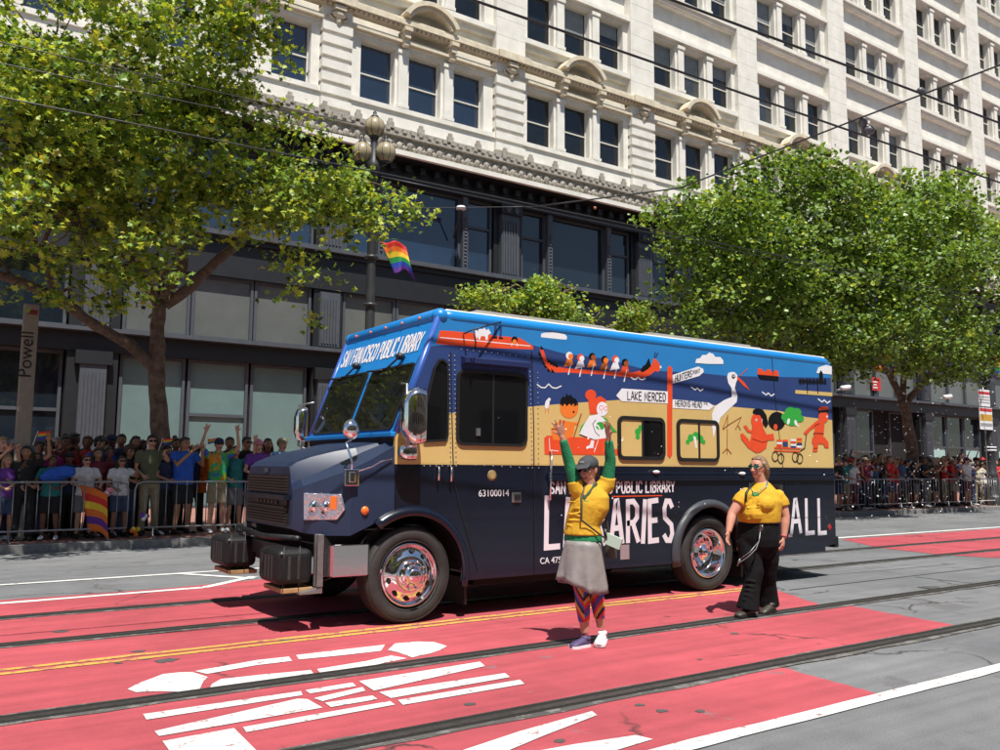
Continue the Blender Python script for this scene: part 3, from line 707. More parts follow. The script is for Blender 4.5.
# fields (given in truck metres)
def field(pts, c):
    l = lay(); MU.poly([(x, TY0 - l, z) for x, z in pts], c)
top = 3.095
def sz(px, py): p = S(px, py); return (p.x, p.z)
seatop = [sz(446,345), sz(532,345), sz(566,354), sz(600,358), sz(640,368), sz(660,371), sz(700,373), sz(728,376), sz(832,378)]
seatop = [(fx(2.76), 2.76)] + [p for p in seatop if p[0] > fx(2.76) + .02]; seatop[-1] = (TX1, seatop[-1][1])
sandtop = [sz(426, 420), sz(449, 413), sz(526, 407), sz(560,404), sz(588, 402), sz(618, 400), sz(660,400), sz(712, 405), sz(780, 411), sz(806, 417), sz(832, 420)]
sandtop[0] = (fx(2.0), 2.0); sandtop[-1] = (TX1, sandtop[-1][1])
field(seatop + [(TX1, top), (fx(top), top)], SKY)
field([(fx(2.0) + .0, 2.0)] + sandtop[1:] + seatop[::-1], SEA)
field([(fx(1.95), 1.92)] + [(TX0 + .01, 1.87)] + [(4.05, 1.57), (TX1, 1.57)] + sandtop[::-1], SAND)
# orange ship along the top front
mp([(440,330.5),(452,331),(520,338),(533,346),(533,349.5),(490,348),(436,344)], ORR)
ms([(440,337.5),(480,341),(530,346)], 1.0, WHT)
mp(Z6([(175,50),(190,55),(195,45),(215,45),(222,38),(230,50),(240,48),(240,40),(248,55),(256,65),(240,75),(238,100),(228,100),(226,82),(205,80),(200,98),(192,98),(190,82),(182,95),(178,80)]), WHT)
mp(Z6([(272,20),(283,20),(285,88),(268,90)]), SEA); mp(Z6([(298,20),(310,22),(308,92),(296,90)]), SEA)
mp(Z6([(262,84),(285,84),(285,94),(262,93)]), BLK); mp(Z6([(294,86),(315,88),(315,97),(294,95)]), BLK)
mell(514.5,340,3.2,3.6,BLK); mell(514.5,341.8,2.2,2.5,OR2); ms([(512,343),(511.5,346)],.7,WHT); ms([(517,343.5),(517,346.5)],.7,WHT)
# cloud-like submarine
mp(Z6([(505,70),(520,64),(560,62),(562,52),(585,52),(590,65),(625,72),(635,85),(632,98),(600,96),(505,86)]), WHT)
# dragon boat
mp(Z6([(500,150),(512,140),(522,165),(532,200),(560,225),(620,240),(800,255),(960,262),(1020,250)]) + Z7([(60,170),(68,140),(85,150),(100,175),(102,195),(90,210),(75,205),(50,225),(20,237),(0,238)]) + Z6([(960,288),(800,272),(620,262),(560,262),(530,240),(515,200)]), ORR)
for q in [(500,170),(508,190),(512,140),(520,215),(530,232),(545,205),(558,215),(572,222),(585,228),(545,250),(565,255)]:
    mp(Z6([(q[0]-10,q[1]-14),(q[0]+9,q[1]+6),(q[0]-8,q[1]+10)]), BLK)
mp(Z7([(2,200),(15,180),(28,172),(38,150),(46,140),(50,165),(55,180),(40,195),(20,208),(5,212)]), BLK)
ms(Z7([(70,140),(76,112)]), 1, BLK); ms(Z7([(78,138),(88,115)]), 1, BLK); mell(660.5,367,1,1.2,WHT)
for (x, y, hair, skin, torso) in [(650,180,WHT,OR2,OR2),(706,190,ORR,WHT,WHT),(764,185,BLK,BRN,OR2),(826,200,BLK,OR2,BRN),(880,198,ORR,WHT,WHT),(928,215,BLK,BRN,ORR)]:
    cx, cy = 440 + x / 5, 320 + y / 5
    mp([(cx-2.6,cy+2),(cx+1.5,cy+2),(cx+3.5,cy+9),(cx-6.5,cy+11)], torso); mell(cx-.8,cy-.4,3.4,3.8,hair); mell(cx+.6,cy+.6,2.5,2.9,skin)
    ms([(cx+1,cy+7),(cx-1.5,cy+17)], .9, WHT)
    mp([(cx-1.5,cy+15),(cx-.3,cy+15),(cx-1.3,cy+19),(cx-2.3,cy+18.5)], WHT)
def wave(x, y, s=1):
    ms([(x-12*s,y-1*s),(x-8*s,y+2*s),(x-4*s,y+2.2*s),(x-.5*s,y-1.5*s),(x+3*s,y+2*s),(x+7*s,y+2.8*s),(x+12*s,y+.5*s)], 1.2, WHT)
wave(549, 385.5); wave(638, 378, .6)
for x, y in ((697,389),(768,394),(824,401)): ms([(x-6,y-2),(x-2,y+1),(x,y-1),(x+3,y+2),(x+6,y)], 1.0, WHT)
# seagull
mell(547,404,2.2,5,WHT,.2); mell(549,399.5,1.5,1.7,WHT); ms([(545.5,409),(545,413)],.6,ORR); ms([(548,409),(548.5,413)],.6,ORR)
# boy with paddle
mell(569,408.5,9.2,9.8,OR2); mp(Z6([(598,430),(602,398),(615,380),(625,388),(632,365),(640,380),(655,372),(660,385),(680,395),(690,420),(690,432),(682,420),(676,432),(666,418),(656,430),(646,418),(634,432),(622,418),(612,434),(604,422)]), BLK)
ms(Z6([(665,430),(685,425)]), .7, BLK); mell(573.5,412,1,1.2,BLK)
mp(Z6([(556,545),(580,520),(600,500),(660,510),(672,530),(668,560),(655,600),(556,600)]), OR2); ms(Z6([(556,545),(585,548)]), .8, BLK)
ms(Z6([(630,515),(690,518)]), 2.4, OR2); ms(Z6([(705,470),(668,585)]), 1.4, BRN)
# red sofa
mp(Z6([(520,590),(535,578),(560,578),(565,600),(560,640),(900,645),(900,676),(522,672)]), ORR); mp(Z6([(660,585),(830,590),(828,650),(560,650),(560,598),(600,600)]), ORR)
ms(Z6([(545,590),(548,650),(590,655)]), .7, WHT); ms(Z6([(790,600),(770,660)]),.7,WHT); ms(Z6([(830,600),(815,660)]),.7,OR2)
# woman reading in green
mell(590.5,395,5.5,5.5,ORR); mp(Z6([(740,400),(765,395),(800,380),(830,400),(822,440),(790,470),(748,470)]), ORR)
mell(602,409,5.6,7.2,WHT); ms([(599,408),(600,405.5),(602.5,406),(603,409),(600.5,410.5),(599,408)],.6,ORR); ms([(604,408.5),(605,406.5),(607,407),(607,410),(605,411),(604,408.5)],.6,ORR)
mp(Z6([(695,560),(705,530),(750,485),(800,485),(830,490),(870,545),(885,560),(860,562),(790,565)]), GRN)
mp(Z6([(748,480),(790,470),(825,500),(830,590),(770,598),(695,570),(720,520)]), WHT)
mell(600,426,4.5,4.2,GRN); ms(Z6([(778,500),(762,520),(775,560),(795,580)]), .8, BLK); ms(Z6([(697,572),(770,600),(760,610)]), .8, BLK)
ms(Z6([(800,550),(790,530),(770,520)]), 1.6, WHT); mp(Z6([(755,600),(770,602),(765,640),(730,642),(732,632),(748,625)]), WHT)
# sign post with three boards
mp([(667,368),(669.5,365.5),(672,368),(672,455),(669.5,458.5),(667,455)], ORR)
mp([(616,395.5),(621.5,388.5),(667.5,391.5),(667.5,403.5),(621.5,401.3)], WHT)
mp([(672.3,375),(698,366.5),(703,369),(703.5,372),(699,376),(672.3,383.8)], WHT)
mp([(672.3,399.3),(708,402.5),(714,406),(709,410),(672.3,408)], WHT)
MU2L = []
def slet(txt, px, py, px2, py2, chpx, wd, M_i=0):
    MU2 = MB(); MU2L.append(MU2); a = S(px, py); c = S(px2, py2); r = (c - a).normalized(); up = Vector((0, 0, 1)); n_ = len([t for t in txt if t != ' ']); 
    tot = sum(.25 + .28 if t in "I'" else (.75 if t == ' ' else 1.28) for t in txt); cw = (c - a).length / tot
    ch = (S(px, py - chpx) - a).length
    lettering(MU2, txt, a, r, up, Vector((0, -1, 0)), cw, ch, wd, M_i, base=.008)
slet('LAKE MERCED', 627, 399.5, 666, 401, 8, .011)
slet('HUNTERS', 675, 381.5, 692, 376, 6, .009); slet('POINT', 692.5, 374.5, 700, 372.3, 3.6, .006)
slet('HERONS HEAD', 675, 406, 702, 407.4, 5.6, .008); slet('PK', 703.5, 405, 708, 405.2, 3, .005)
# clouds
def cloud(x, y, s):
    mp([(x-14*s,y+4*s),(x-13*s,y),(x-9*s,y-1*s),(x-7*s,y-4*s),(x-3*s,y-4*s),(x,y-6.5*s),(x+4*s,y-5*s),(x+6*s,y-2*s),(x+11*s,y-2*s),(x+14*s,y+1.5*s),(x+14*s,y+5*s),(x,y+5*s)], WHT)
cloud(709, 359, 1.0); mp([(816,373),(818,367.5),(822,366),(826,365),(831.5,366.5),(831.5,374.5)], WHT)
# heron
mp(Z7([(455,210),(470,210),(485,225),(486,245),(478,265),(472,290),(486,330),(482,360),(440,400),(400,440),(380,510),(352,545),(345,500),(370,480),(360,450),(358,420),(375,380),(420,350),(458,335),(456,290),(440,265),(434,235),(440,215)]), WHT)
mell(733.2,376.6,1.8,2.3,BLK); mell(733.4,376.2,.7,.9,WHT)
mp(Z7([(484,230),(520,262),(548,302),(515,278),(484,245)]), ORR); ms(Z7([(500,228),(535,195)]), .6, ORR)
ms(Z7([(437,425),(434,600)]), .8, BRN); ms(Z7([(412,615),(434,592),(455,618)]), .8, BRN); ms(Z7([(434,592),(434,620)]), .8, BRN)
ms(Z7([(415,495),(440,475),(505,435),(488,475),(502,500)]), .8, BRN); ms(Z7([(488,475),(476,497)]), .7, BRN)
ms(Z7([(412,495),(437,430)]), .7, BRN)
# cargo ship
mp(Z7([(585,222),(692,232),(690,255),(600,247)]), BLK); mp(Z7([(588,192),(610,195),(612,205),(630,207),(630,197),(652,198),(655,210),(668,210),(668,200),(690,205),(692,232),(585,222)]), ORR)
# sea fort / pier silhouette
mp(Z7([(775,300),(960,313),(960,332),(775,318)]), SAND)
mp(Z7([(792,248),(930,256),(930,268),(792,262)]), BLK)
for xx in (800, 815, 835, 850, 868, 885, 905, 925): mp(Z7([(xx-4,243),(xx+4,243),(xx+4,272),(xx-4,272)]), BLK)
mp(Z7([(895,215),(903,200),(912,215),(915,260),(893,260)]), BLK); ms(Z7([(835,270),(835,318)]),1,BLK); ms(Z7([(888,270),(888,318)]),1,BLK)
# girl squatting, cart of books, boy pulling
mell(759,412,2.2,2.2,BLK); mell(776.5,421,8.6,9.2,BLK); mell(775.2,427,2.0,3.0,ORR)
mell(757.5,420.5,6.8,8.2,ORR); mp(Z7([(580,408),(590,396),(612,398),(630,425),(640,470),(628,490),(612,470),(606,440),(596,425)]), BLK); mell(757.5,411.8,5.2,3.4,BLK)
mell(756,420,1.0,1.2,WHT); mell(756,420.2,.5,.6,BLK)
mp(Z7([(560,470),(610,480),(640,540),(630,590),(600,612),(580,610),(545,570),(555,520)]), ORR)
ms(Z7([(560,545),(610,562),(635,556)]), .6, BLK)
mp(Z7([(500,520),(512,515),(540,545),(560,590),(600,610),(580,615),(540,590),(505,545)]), ORR)
mp(Z7([(515,480),(530,475),(545,500),(590,505),(590,525),(535,510)]), ORR); mp(Z7([(620,525),(665,518),(670,550),(632,552)]), ORR)
mell(748+0, 446+0, 0.01, 0.01, ORR) if False else None
# green tree with pelicans
for (x, y, r) in ((785,417,4.2),(790,412,5.5),(796,412.5,5),(799.5,418.5,4),(792,420,6.5),(787,420.5,4)): mell(x, y, r, r * .9, GRN)
mell(788,421.5,1.4,3.2,WHT,.2); mell(795.5,423,1.4,3.2,WHT,-.3)
# cart
mp(Z7([(670,585),(800,588),(800,596),(670,593)]), ORR); mp(Z7([(670,600),(800,604),(798,612),(668,606)]), ORR)
for i, (c_, x, y) in enumerate([(ORR,682,572),(WHT,682,560),(ORR,682,548),(SEA,712,560),(ORR,712,548),(SEA,712,572),(WHT,752,545),(ORR,752,557),(WHT,752,569),(SEA,752,580),(ORR,782,540),(OR2,782,552),(SEA,782,566),(WHT,782,578)]):
    mp(Z7([(x,y),(x+26,y+1),(x+26,y+11),(x,y+10)]), c_)
for (x, y) in ((674,632),(703,642),(775,635),(797,643)):
    P = Z7([(x + 15 * math.cos(a), y + 24 * math.sin(a)) for a in [i * math.pi / 8 for i in range(17)]]); P[-1] = P[0]; ms(P, .8, BLK)
ms(Z7([(800,604),(822,590),(830,525)]), .9, BLK)
# boy in front
mell(823,417,5.0,6.0,ORR); mp(Z7([(892,405),(900,392),(935,388),(942,402),(940,412),(890,415)]), BLK); mp(Z7([(890,392),(905,382),(938,384),(943,398),(892,402)]), ORR); mell(826.5,416.5,.8,1,WHT)
mp(Z7([(880,455),(915,440),(920,480),(915,540),(880,545),(866,520)]), ORR); mp(Z7([(815,515),(840,490),(880,455),(895,470),(850,500),(830,525)]), ORR)
mp(Z7([(860,535),(920,535),(940,560),(942,590),(922,588),(915,570),(890,568),(885,608),(862,608),(865,575),(858,560)]), ORR); ms(Z7([(866,517),(915,519)]), .8, BLK); ms(Z7([(865,592),(884,592)]), .6, BLK); ms(Z7([(870,480),(895,468)]), .6, BLK)
mo = MU.build('mural', MUM, TRUCK, fix=False)
tag(mo, 'painted seaside mural with dragon boat, heron and red figures')
M_ink = mat('black lettering', (.012, .012, .015), .5)
for q_ in MU2L: q_.build('sign_lettering', M_ink, TRUCK, fix=False)
C_let = mat('pale lettering vinyl', srgb(222, 214, 220), .45, var=.05)
# waist moulding
za_, zb_, zc_ = S(700, 472.5).z, S(700, 475).z, S(700, 480.5).z
b = MB(); b.box(5.75, TX1 + .005, TY0 - .012, TY0, zb_, za_); b.box(5.75, TX1 + .01, TY0 - .035, TY0, zc_, zb_ - .004)
b.build('waist_moulding', [C_nav, C_bk], TRUCK, bevel=.008)
# big words
U = Vector((0, 0, 1)); RX = Vector((1, 0, 0)); NY = Vector((0, -1, 0))
def word(txt, xpx0, xpx1, ytop, ybot, wd, name, gap=.28, jit=.03):
    bb = MB(); a = S(xpx0, ybot); c = S(xpx1, ybot); tot = sum(.25 + gap if t in "I'" else (.75 if t == ' ' else 1 + gap) for t in txt) - gap
    a.z = S(xpx0, ybot).z; lettering(bb, txt, Vector((a.x, TY0, a.z)), RX, U, NY, (c.x - a.x) / tot, (S(xpx0, ytop) - S(xpx0, ybot)).length, wd, 0, gap, base=.004, jit=jit)
    o = bb.build(name, C_let, TRUCK, fix=False); return o
def letters(txt, slots, name, wd):
    bb = MB()
    for ch_, (x0, x1, yt, yb) in zip(txt, slots):
        a = S(x0, yb); c = S(x1, yb); t = S(x0, yt)
        cw = c.x - a.x
        if ch_ == 'I':
            ribbon(bb, [Vector((a.x + cw / 2 - .02, TY0, a.z)), Vector((a.x + cw / 2 + .02, TY0, t.z))], wd * 1.05, 0, NY, .004)
        else: lettering(bb, ch_, Vector((a.x, TY0, a.z)), RX, U, NY, cw, t.z - a.z, wd, 0, base=.004, jit=.02)
    return bb.build(name, C_let, TRUCK, fix=False)
letters('LIBRARIES', [(545,560,498,547),(564,569,499,546),(573,586,499,545),(590,605,499,545),(611,622,501,543),(627,638,501.5,542),(642,646,501,542),(649,658,501,541),(664,672.5,501,541)], 'main_lettering', .064)
letters('ALL', [(791.5,800.5,500,533),(806,814.5,500,533),(818.5,826.5,500,533)], 'main_lettering', .060)
word('SAN FRANCISCO PUBLIC LIBRARY', 550, 674, 482.5, 493.5, .021, 'small_lettering', gap=.35)
b = MB(); a, c = S(612, 497), S(662, 497); b.box(a.x, c.x, TY0 - .005, TY0 - .002, a.z, a.z + .012); b.build('underline', C_or, TRUCK)
bfont('63100014', .098, S(478, 496.5) + NY * .006, RX, U, C_wh, TRUCK, 'fleet_number')
bfont('CA 475', .095, S(539.5, 564) + NY * .006, RX, U, C_wh, TRUCK, 'licence_text')
# emblem on the door
e = S(492, 475.5); b = MB(); b.lathe([(.0, .006), (.052, .006), (.058, .0)], (e.x, TY0, e.z), 'y', 20, 0); b.lathe([(.0, .009), (.036, .009)], (e.x, TY0, e.z), 'y', 16, 1); b.build('round_emblem', [mat('dull gold', (.22, .15, .06), .5), mat('gold', (.35, .25, .10), .5)], TRUCK)
# data plate stickers
for (x0, y0, x1, y1) in ((620,545,629,559),(788,534,792,537)):
    a, c = S(x0, y0), S(x1, y1); b = MB(); b.box(a.x, c.x, TY0 - .006, TY0 - .002, c.z, a.z); b.build('sticker', mat('grey sticker', (.30, .24, .25), .5), TRUCK)
# windows on the side: gasket + glass
def rr(x0, x1, z0, z1, r, n=5):
    out = []
    for cx, cz, a in ((x1 - r, z1 - r, 0), (x0 + r, z1 - r, 90), (x0 + r, z0 + r, 180), (x1 - r, z0 + r, 270)):
        for i in range(n + 1): out.append((cx + r * math.cos(R_(a + 90 * i / n)), cz + r * math.sin(R_(a + 90 * i / n))))
    return out
def gasket(b, P, Y, wd=.028, th=.022, mi=0):
    V = [Vector((x, Y, z)) for x, z in P]; n = len(V); c = sum(V, Vector()) / n
    inn = []
    for i in range(n):
        d = (V[(i+1) % n] - V[i-1]).normalized(); nn = Vector((d.z, 0, -d.x)); 
        if nn.dot(c - V[i]) < 0: nn = -nn
        inn.append(V[i] + nn * wd)
    vs = V + inn + [v + NY * th for v in V] + [v + NY * th for v in inn]; fs = []
    for i in range(n):
        j = (i + 1) % n; fs += [(2*n+i, 2*n+j, 3*n+j, 3*n+i), (i, j, 2*n+j, 2*n+i), (n+i, 3*n+i, 3*n+j, n+j)]
    b.add(vs, fs, mi)
def side_window(name, px0, py0, px1, py1, r, wd=.03):
    a, c = S(px0, py0), S(px1, py1)
    fr = MB(); P = rr(a.x, c.x, c.z, a.z, r); gasket(fr, P, TY0 - .001, wd); fo = fr.build(name, C_rub, TRUCK, fix=False)
    return fo, a, c
fo, a, c = side_window('door_window', 456.5, 369, 526.5, 447, .09)
g_ = MB(); g_.prism([(x, TY0 - .014, z) for x, z in rr(a.x + .02, c.x - .02, c.z + .02, a.z - .02, .07)], (0, .01, 0)); g_.build('pane', C_win, fo)
q = MB(); mx = a.x + (c.x - a.x) * .5; q.box(mx - .012, mx + .012, TY0 - .02, TY0 - .0135, c.z + .03, a.z - .03); q.build('glazing_bar', C_rub, fo)
q = MB(); k_ = S(475, 433); q.box(k_.x, k_.x + .05, TY0 - .03, TY0 - .0135, k_.z - .03, k_.z + .05); q.build('latch', M_metal, fo)
for (pa, pb, op) in (((617, 415.5), (664.5, 460.5), True), ((676, 418.5), (718.7, 462), False)):
    fo, a, c = side_window('sliding_window', *pa, *pb, .09, .045); mx = (a.x + c.x) / 2 + .01
    q = MB(); q.prism([(x, TY0 - .012, z) for x, z in rr(a.x + .03, mx, c.z + .03, a.z - .03, .03)], (0, .008, 0), 0)
    q.prism([(x, TY0 - .0095, z) for x, z in rr(mx, c.x - .03, c.z + .03, a.z - .03, .03)], (0, .006, 0), 1)
    q.build('pane', [C_sand, C_win if op else C_sand], fo)
    q = MB(); q.box(mx - .014, mx + .014, TY0 - .022, TY0 - .0125, c.z + .045, a.z - .045); q.build('glazing_bar', C_rub, fo)
    q = MB(); q_tail = None
    cl = [(637,432,4.0),(640,428,3.5),(637,437,3)] if op else [(690,438,4.5),(695,436,5),(700,439,4.5),(687,442,3),(703,442,2.5)]
    for i, (x, y, r) in enumerate(cl):
        p = S(x, y); rad = r * .0108; x_ = [(p.x + rad * 1.1 * math.cos(t), TY0 - .0128 - i * .0002, p.z + rad * math.sin(t)) for t in [2 * math.pi * j / 14 for j in range(14)]]
        x_ = [(min(x0_, mx - .016) if op else x0_, y0_, z0_) for x0_, y0_, z0_ in x_]; q.poly(x_, 0)
    if not op:
        p = S(694, 440); q.poly([(p.x - .03, TY0 - .0142, p.z + .05), (p.x + .02, TY0 - .0142, p.z + .04), (p.x + .04, TY0 - .0142, p.z - .10), (p.x + .01, TY0 - .0142, p.z - .10)], 1)
        q_tail = MB(); p = S(713, 428); q_tail.poly([(p.x - .03, TY0 - .0120, p.z + .03), (p.x + .06, TY0 - .0120, p.z + .05), (p.x - .01, TY0 - .0120, p.z - .13)], 1)
    q.build('window_mural', [C_gr, C_wh], fo, fix=False)
    if q_tail is not None: q_tail.build('window_mural', [C_gr, C_wh], fo, fix=False)
# cab quarter window (arched top, follows the raked pillar)
P = [(418,436),(421,418),(427,392),(433,368),(438,359.5),(443,359),(447.5,364),(448.3,380),(447.8,436),(445,441.5),(424,442.5)]
P = [(S(*p).x, S(*p).z) for p in P]
fr = MB(); gasket(fr, P, TY0 - .001, .025); fo = fr.build('cab_side_window', C_rub, TRUCK, fix=False)
g_ = MB(); g_.prism([(x, TY0 - .012, z) for x, z in P], (0, .008, 0)); g_.build('pane', C_win, fo)
# door seams, rivets
b = MB()
def seam(pts, wd=.012): b = MB(); ribbon(b, [S(*p) for p in pts], wd, 0, NY, .0065); b.build('panel_seam', C_rub, TRUCK, fix=False)
seam([(450.5, 352), (452, 430), (453.5, 480)]); seam([(453.5, 480), (463, 520), (478, 571)]); seam([(531.5, 352), (533.5, 430), (534.5, 574)])
seam([(771.2, 353), (775, 400), (783, 471)], .009); seam([(785,474),(786,550)], .007); seam([(680, 530), (835, 515.5)], .006) if False else None
seam([(763, 518), (836, 517)], .005)
b = MB()
def rivets(p, q, n, M_i=0):
    for i in range(n):
        t = i / (n - 1); c = S(p[0] + (q[0] - p[0]) * t, p[1] + (q[1] - p[1]) * t); b.ell((c.x, TY0 - .004, c.z), (.008, .006, .008), 6, 3, M_i)
rivets((449, 356), (450.5, 466), 24); rivets((454.5, 356), (456, 466), 24); rivets((530, 372), (532, 468), 22); rivets((537.5, 373), (538.5, 468), 20)
rivets((461, 349.5), (528, 357), 12); rivets((458, 464), (528, 468), 9); rivets((424, 466), (448, 466), 5)
tag(b.build('rivets', mat('rivet', (.35, .35, .36), .4, .6), TRUCK), kind='stuff')
# grab rails and door handle
b = MB()
for (x0, y0, x1, y1) in ((549.5, 452, 547.5, 500),(437, 467, 436.5, 480),(449.5, 467, 449, 481)):
    b = MB(); p, q2 = S(x0, y0), S(x1, y1); b.tube([p + NY * .002, p + NY * .045, q2 + NY * .045, q2 + NY * .002], .011, 8); b.build('grab_rail', M_chrome, TRUCK)
b = MB(); p = S(516, 497); b.box(p.x - .06, p.x + .06, TY0 - .012, TY0, p.z - .06, p.z + .05); b.box(p.x - .03, p.x + .04, TY0 - .035, TY0 - .012, p.z - .03, p.z + .03, 1); b.build('door_handle', [M_metal, M_black], TRUCK, bevel=.005)
b = MB(); p, q2 = S(461, 351), S(527, 360); b.prism([(p.x, TY0 - .001, 2.70), (p.x, TY0 - .09, 2.67), (p.x, TY0 - .09, 2.62), (p.x, TY0 - .001, 2.60)], (q2.x - p.x, 0, 0)); 
b.build('drip_visor', mat('dark blue visor', srgb(34, 44, 84), .4), TRUCK)
b = MB(); p = S(463, 334); b.tube([S(463, 334) + NY * .01, S(463, 334) + NY * .2 + U * .02, S(464.5, 345) + NY * .22, S(470, 350) + NY * .1], .009, 6); b.tube([S(500,322)+NY*.02, S(463, 334) + NY * .2 + U * .02], .008, 6)
b.build('antenna_arm', M_black, TRUCK)
# tail bumper, tail marker
b = MB(); b.box(TX1, TX1 + .10, TY0 + .02, TY1 - .02, .42, .58); b.build('rear_bumper', M_black, TRUCK, bevel=.02)
b = MB(); p = S(829.5, 527); b.prism([(p.x - .045, TY0 - .006, p.z), (p.x, TY0 - .006, p.z + .05), (p.x + .045, TY0 - .006, p.z), (p.x, TY0 - .006, p.z - .05)], (0, .004, 0)); b.build('rear_marker', mat('red reflector', (.4, .02, .02), .3), TRUCK)
for px_, py_ in ((654, 472), (740, 473.5)):
    b = MB(); p = S(px_, py_); b.ell((p.x, TY0 - .04, p.z), (.055, .03, .022)); b.build('scene_light', C_wh, TRUCK)

# windshield
FP = Vector((TX0, 0, 1.87)); FNn = Vector((-(3.18 - 1.87), 0, (4.37 - TX0))).normalized()
def FPt(px, py): return on_pl(px, py, FP, FNn)
def rpoly(P, r=.06, n=4):
    out = []; m_ = len(P)
    for i in range(m_):
        a, p, c = P[i-1], P[i], P[(i+1) % m_]; d1 = (a - p).normalized() * r; d2 = (c - p).normalized() * r
        for j in range(n + 1):
            t = j / n; out.append(p + d1 * (1-t)**2 + d2 * t**2)
    return out
gb, gt = 1.90, 2.60
for (y0, y1) in ((TY0 + .10, 8.655), (8.745, TY1 - .10)):
    C4 = [Vector((fx(gb), y0, gb)), Vector((fx(gb), y1, gb)), Vector((fx(gt), y1, gt)), Vector((fx(gt), y0, gt))]
    P = rpoly(C4, .07); f = MB(); n = len(P); c = sum(P, Vector()) / n
    inn = [p + (c - p).normalized() * .035 for p in P]
    f.add([p + FNn * .001 for p in P] + [p + FNn * .018 for p in P] + [p + FNn * .018 for p in inn] + [p + FNn * .001 for p in inn], [(i, (i+1) % n, n + (i+1) % n, n + i) for i in range(n)] + [(n + i, n + (i+1) % n, 2*n + (i+1) % n, 2*n + i) for i in range(n)] + [(2*n + i, 2*n + (i+1) % n, 3*n + (i+1) % n, 3*n + i) for i in range(n)])
    fo = f.build('windshield', C_rub, TRUCK, fix=False)
    g_ = MB(); g_.prism([p + FNn * .004 for p in inn], FNn * .006); g_.build('pane', mat('windshield glass', (.010, .012, .010), .02, spec=1.0), fo)
# cab pillars in blue and header
for y_ in (TY0 + .03, TY1 - .03):
    b = MB(); b.tube([(fx(1.87) + .02, y_, 1.87), (fx(3.08) + .02, y_, 3.08)], .038, 12); b.build('front_pillar', mat('pillar blue', srgb(50, 88, 165), .35, coat=.3), TRUCK)

b = MB(); b.box(TX0 - .05, TX0 + .02, TY0 + .0, TY1 - .0, 1.83, 1.88); b.build('cowl_strip', C_cap, TRUCK, bevel=.01)
bb = MB(); upv = Vector((4.37 - TX0, 0, 3.18 - 1.87)).normalized(); rv = Vector((0, -1, 0))
o0 = Vector((fx(2.74), TY1 - .14, 2.74)); tot = sum(.25 + .3 if t == 'I' else (.75 if t == ' ' else 1.3) for t in 'SAN FRANCISCO PUBLIC LIBRARY')
lettering(bb, 'SAN FRANCISCO PUBLIC LIBRARY', o0, rv, upv, FNn, (TY1 - TY0 - .28) / tot, .21, .026, 0, .3, base=.004)
bb.build('front_lettering', mat('bright white lettering', (.8, .8, .8), .45), TRUCK, fix=False)
for yb in (8.0, 9.1):
    b = MB(); p = Vector((fx(2.68), yb, 2.68)) + FNn * .05
    b.tube([p, p - rv * .0 + Vector((0, .30, -.10)) , p + Vector((-.02, .52, -.11))], .011, 6); b.tube([p + Vector((-.07, .28, -.13)), p + Vector((-.06, .66, -.11))], .012, 5)
    b.ell(tuple(p), (.05, .05, .04)); b.tube([p, p - FNn * .05], .03, 8); b.build('wiper', M_black, TRUCK)

# hood
YC = 8.70
SEC = [(3.00, [(0,1.53),(.40,1.528),(.60,1.52),(.625,1.47),(.64,1.40),(.66,1.36),(.70,1.30),(.72,1.10),(.71,.93)]),
       (3.06, [(0,1.58),(.42,1.577),(.62,1.57),(.655,1.49),(.68,1.39),(.74,1.41),(.82,1.34),(.85,1.10),(.84,.90)]),
       (3.20, [(0,1.64),(.44,1.637),(.66,1.625),(.70,1.54),(.725,1.44),(.82,1.47),(.965,1.41),(1.00,1.10),(.99,.88)]),
       (3.42, [(0,1.70),(.48,1.697),(.71,1.682),(.755,1.59),(.78,1.52),(.89,1.58),(1.09,1.50),(1.135,1.15),(1.13,.88)]),
       (3.62, [(0,1.745),(.5,1.74),(.77,1.72),(.82,1.65),(.85,1.60),(.95,1.68),(1.12,1.60),(1.15,1.2),(1.15,.97)]),
       (3.88, [(0,1.80),(.52,1.798),(.84,1.785),(.90,1.75),(.93,1.73),(1.0,1.79),(1.13,1.74),(1.15,1.3),(1.15,1.10)])]
b = MB(); rs = []
for x, prof in SEC:
    full = [(x, YC + a, z) for a, z in prof[::-1]] + [(x, YC - a, z) for a, z in prof[1:]]
    rs.append(full)
b.rings(rs, 0, True, False, closed=False); b.add(rs[0], [list(range(len(rs[0])))])
o = b.build('hood', mat('hood navy paint', srgb(31, 44, 70), .42, spec=.6, var=.08, scale=3), TRUCK)
smooth_by_angle(o, 14)
# grille
b = MB()
def gy(x): return x
for (z0, z1) in ((1.27, 1.45), (0.96, 1.12)):
    b.box(2.985, 3.0, YC - .60, YC + .60, z0, z1, 1)
    n = int((z1 - z0) / .028)
    for i in range(n): b.box(2.965, 2.985, YC - .60, YC + .60, z0 + i * .028 + .006, z0 + i * .028 + .018, 0)
b.box(2.985, 3.0, YC - .60, YC + .60, 1.14, 1.20, 1); b.box(2.93, 3.0, YC - .66, YC + .66, 1.205, 1.25, 2); b.box(2.955, 3.0, YC - .60, YC + .60, 1.125, 1.138, 0)
for i in range(6): b.box(2.97, 2.985, YC - .35 + i * .11, YC - .28 + i * .11, 1.155, 1.19, 0)
b.build('grille', [mat('bronze grille', (.07, .058, .048), .4, .5), M_black, C_nav], TRUCK)
b = MB(); b.box(2.97, 2.996, YC - .05, YC + .05, 1.47, 1.51); b.build('hood_badge', M_chrome, TRUCK)
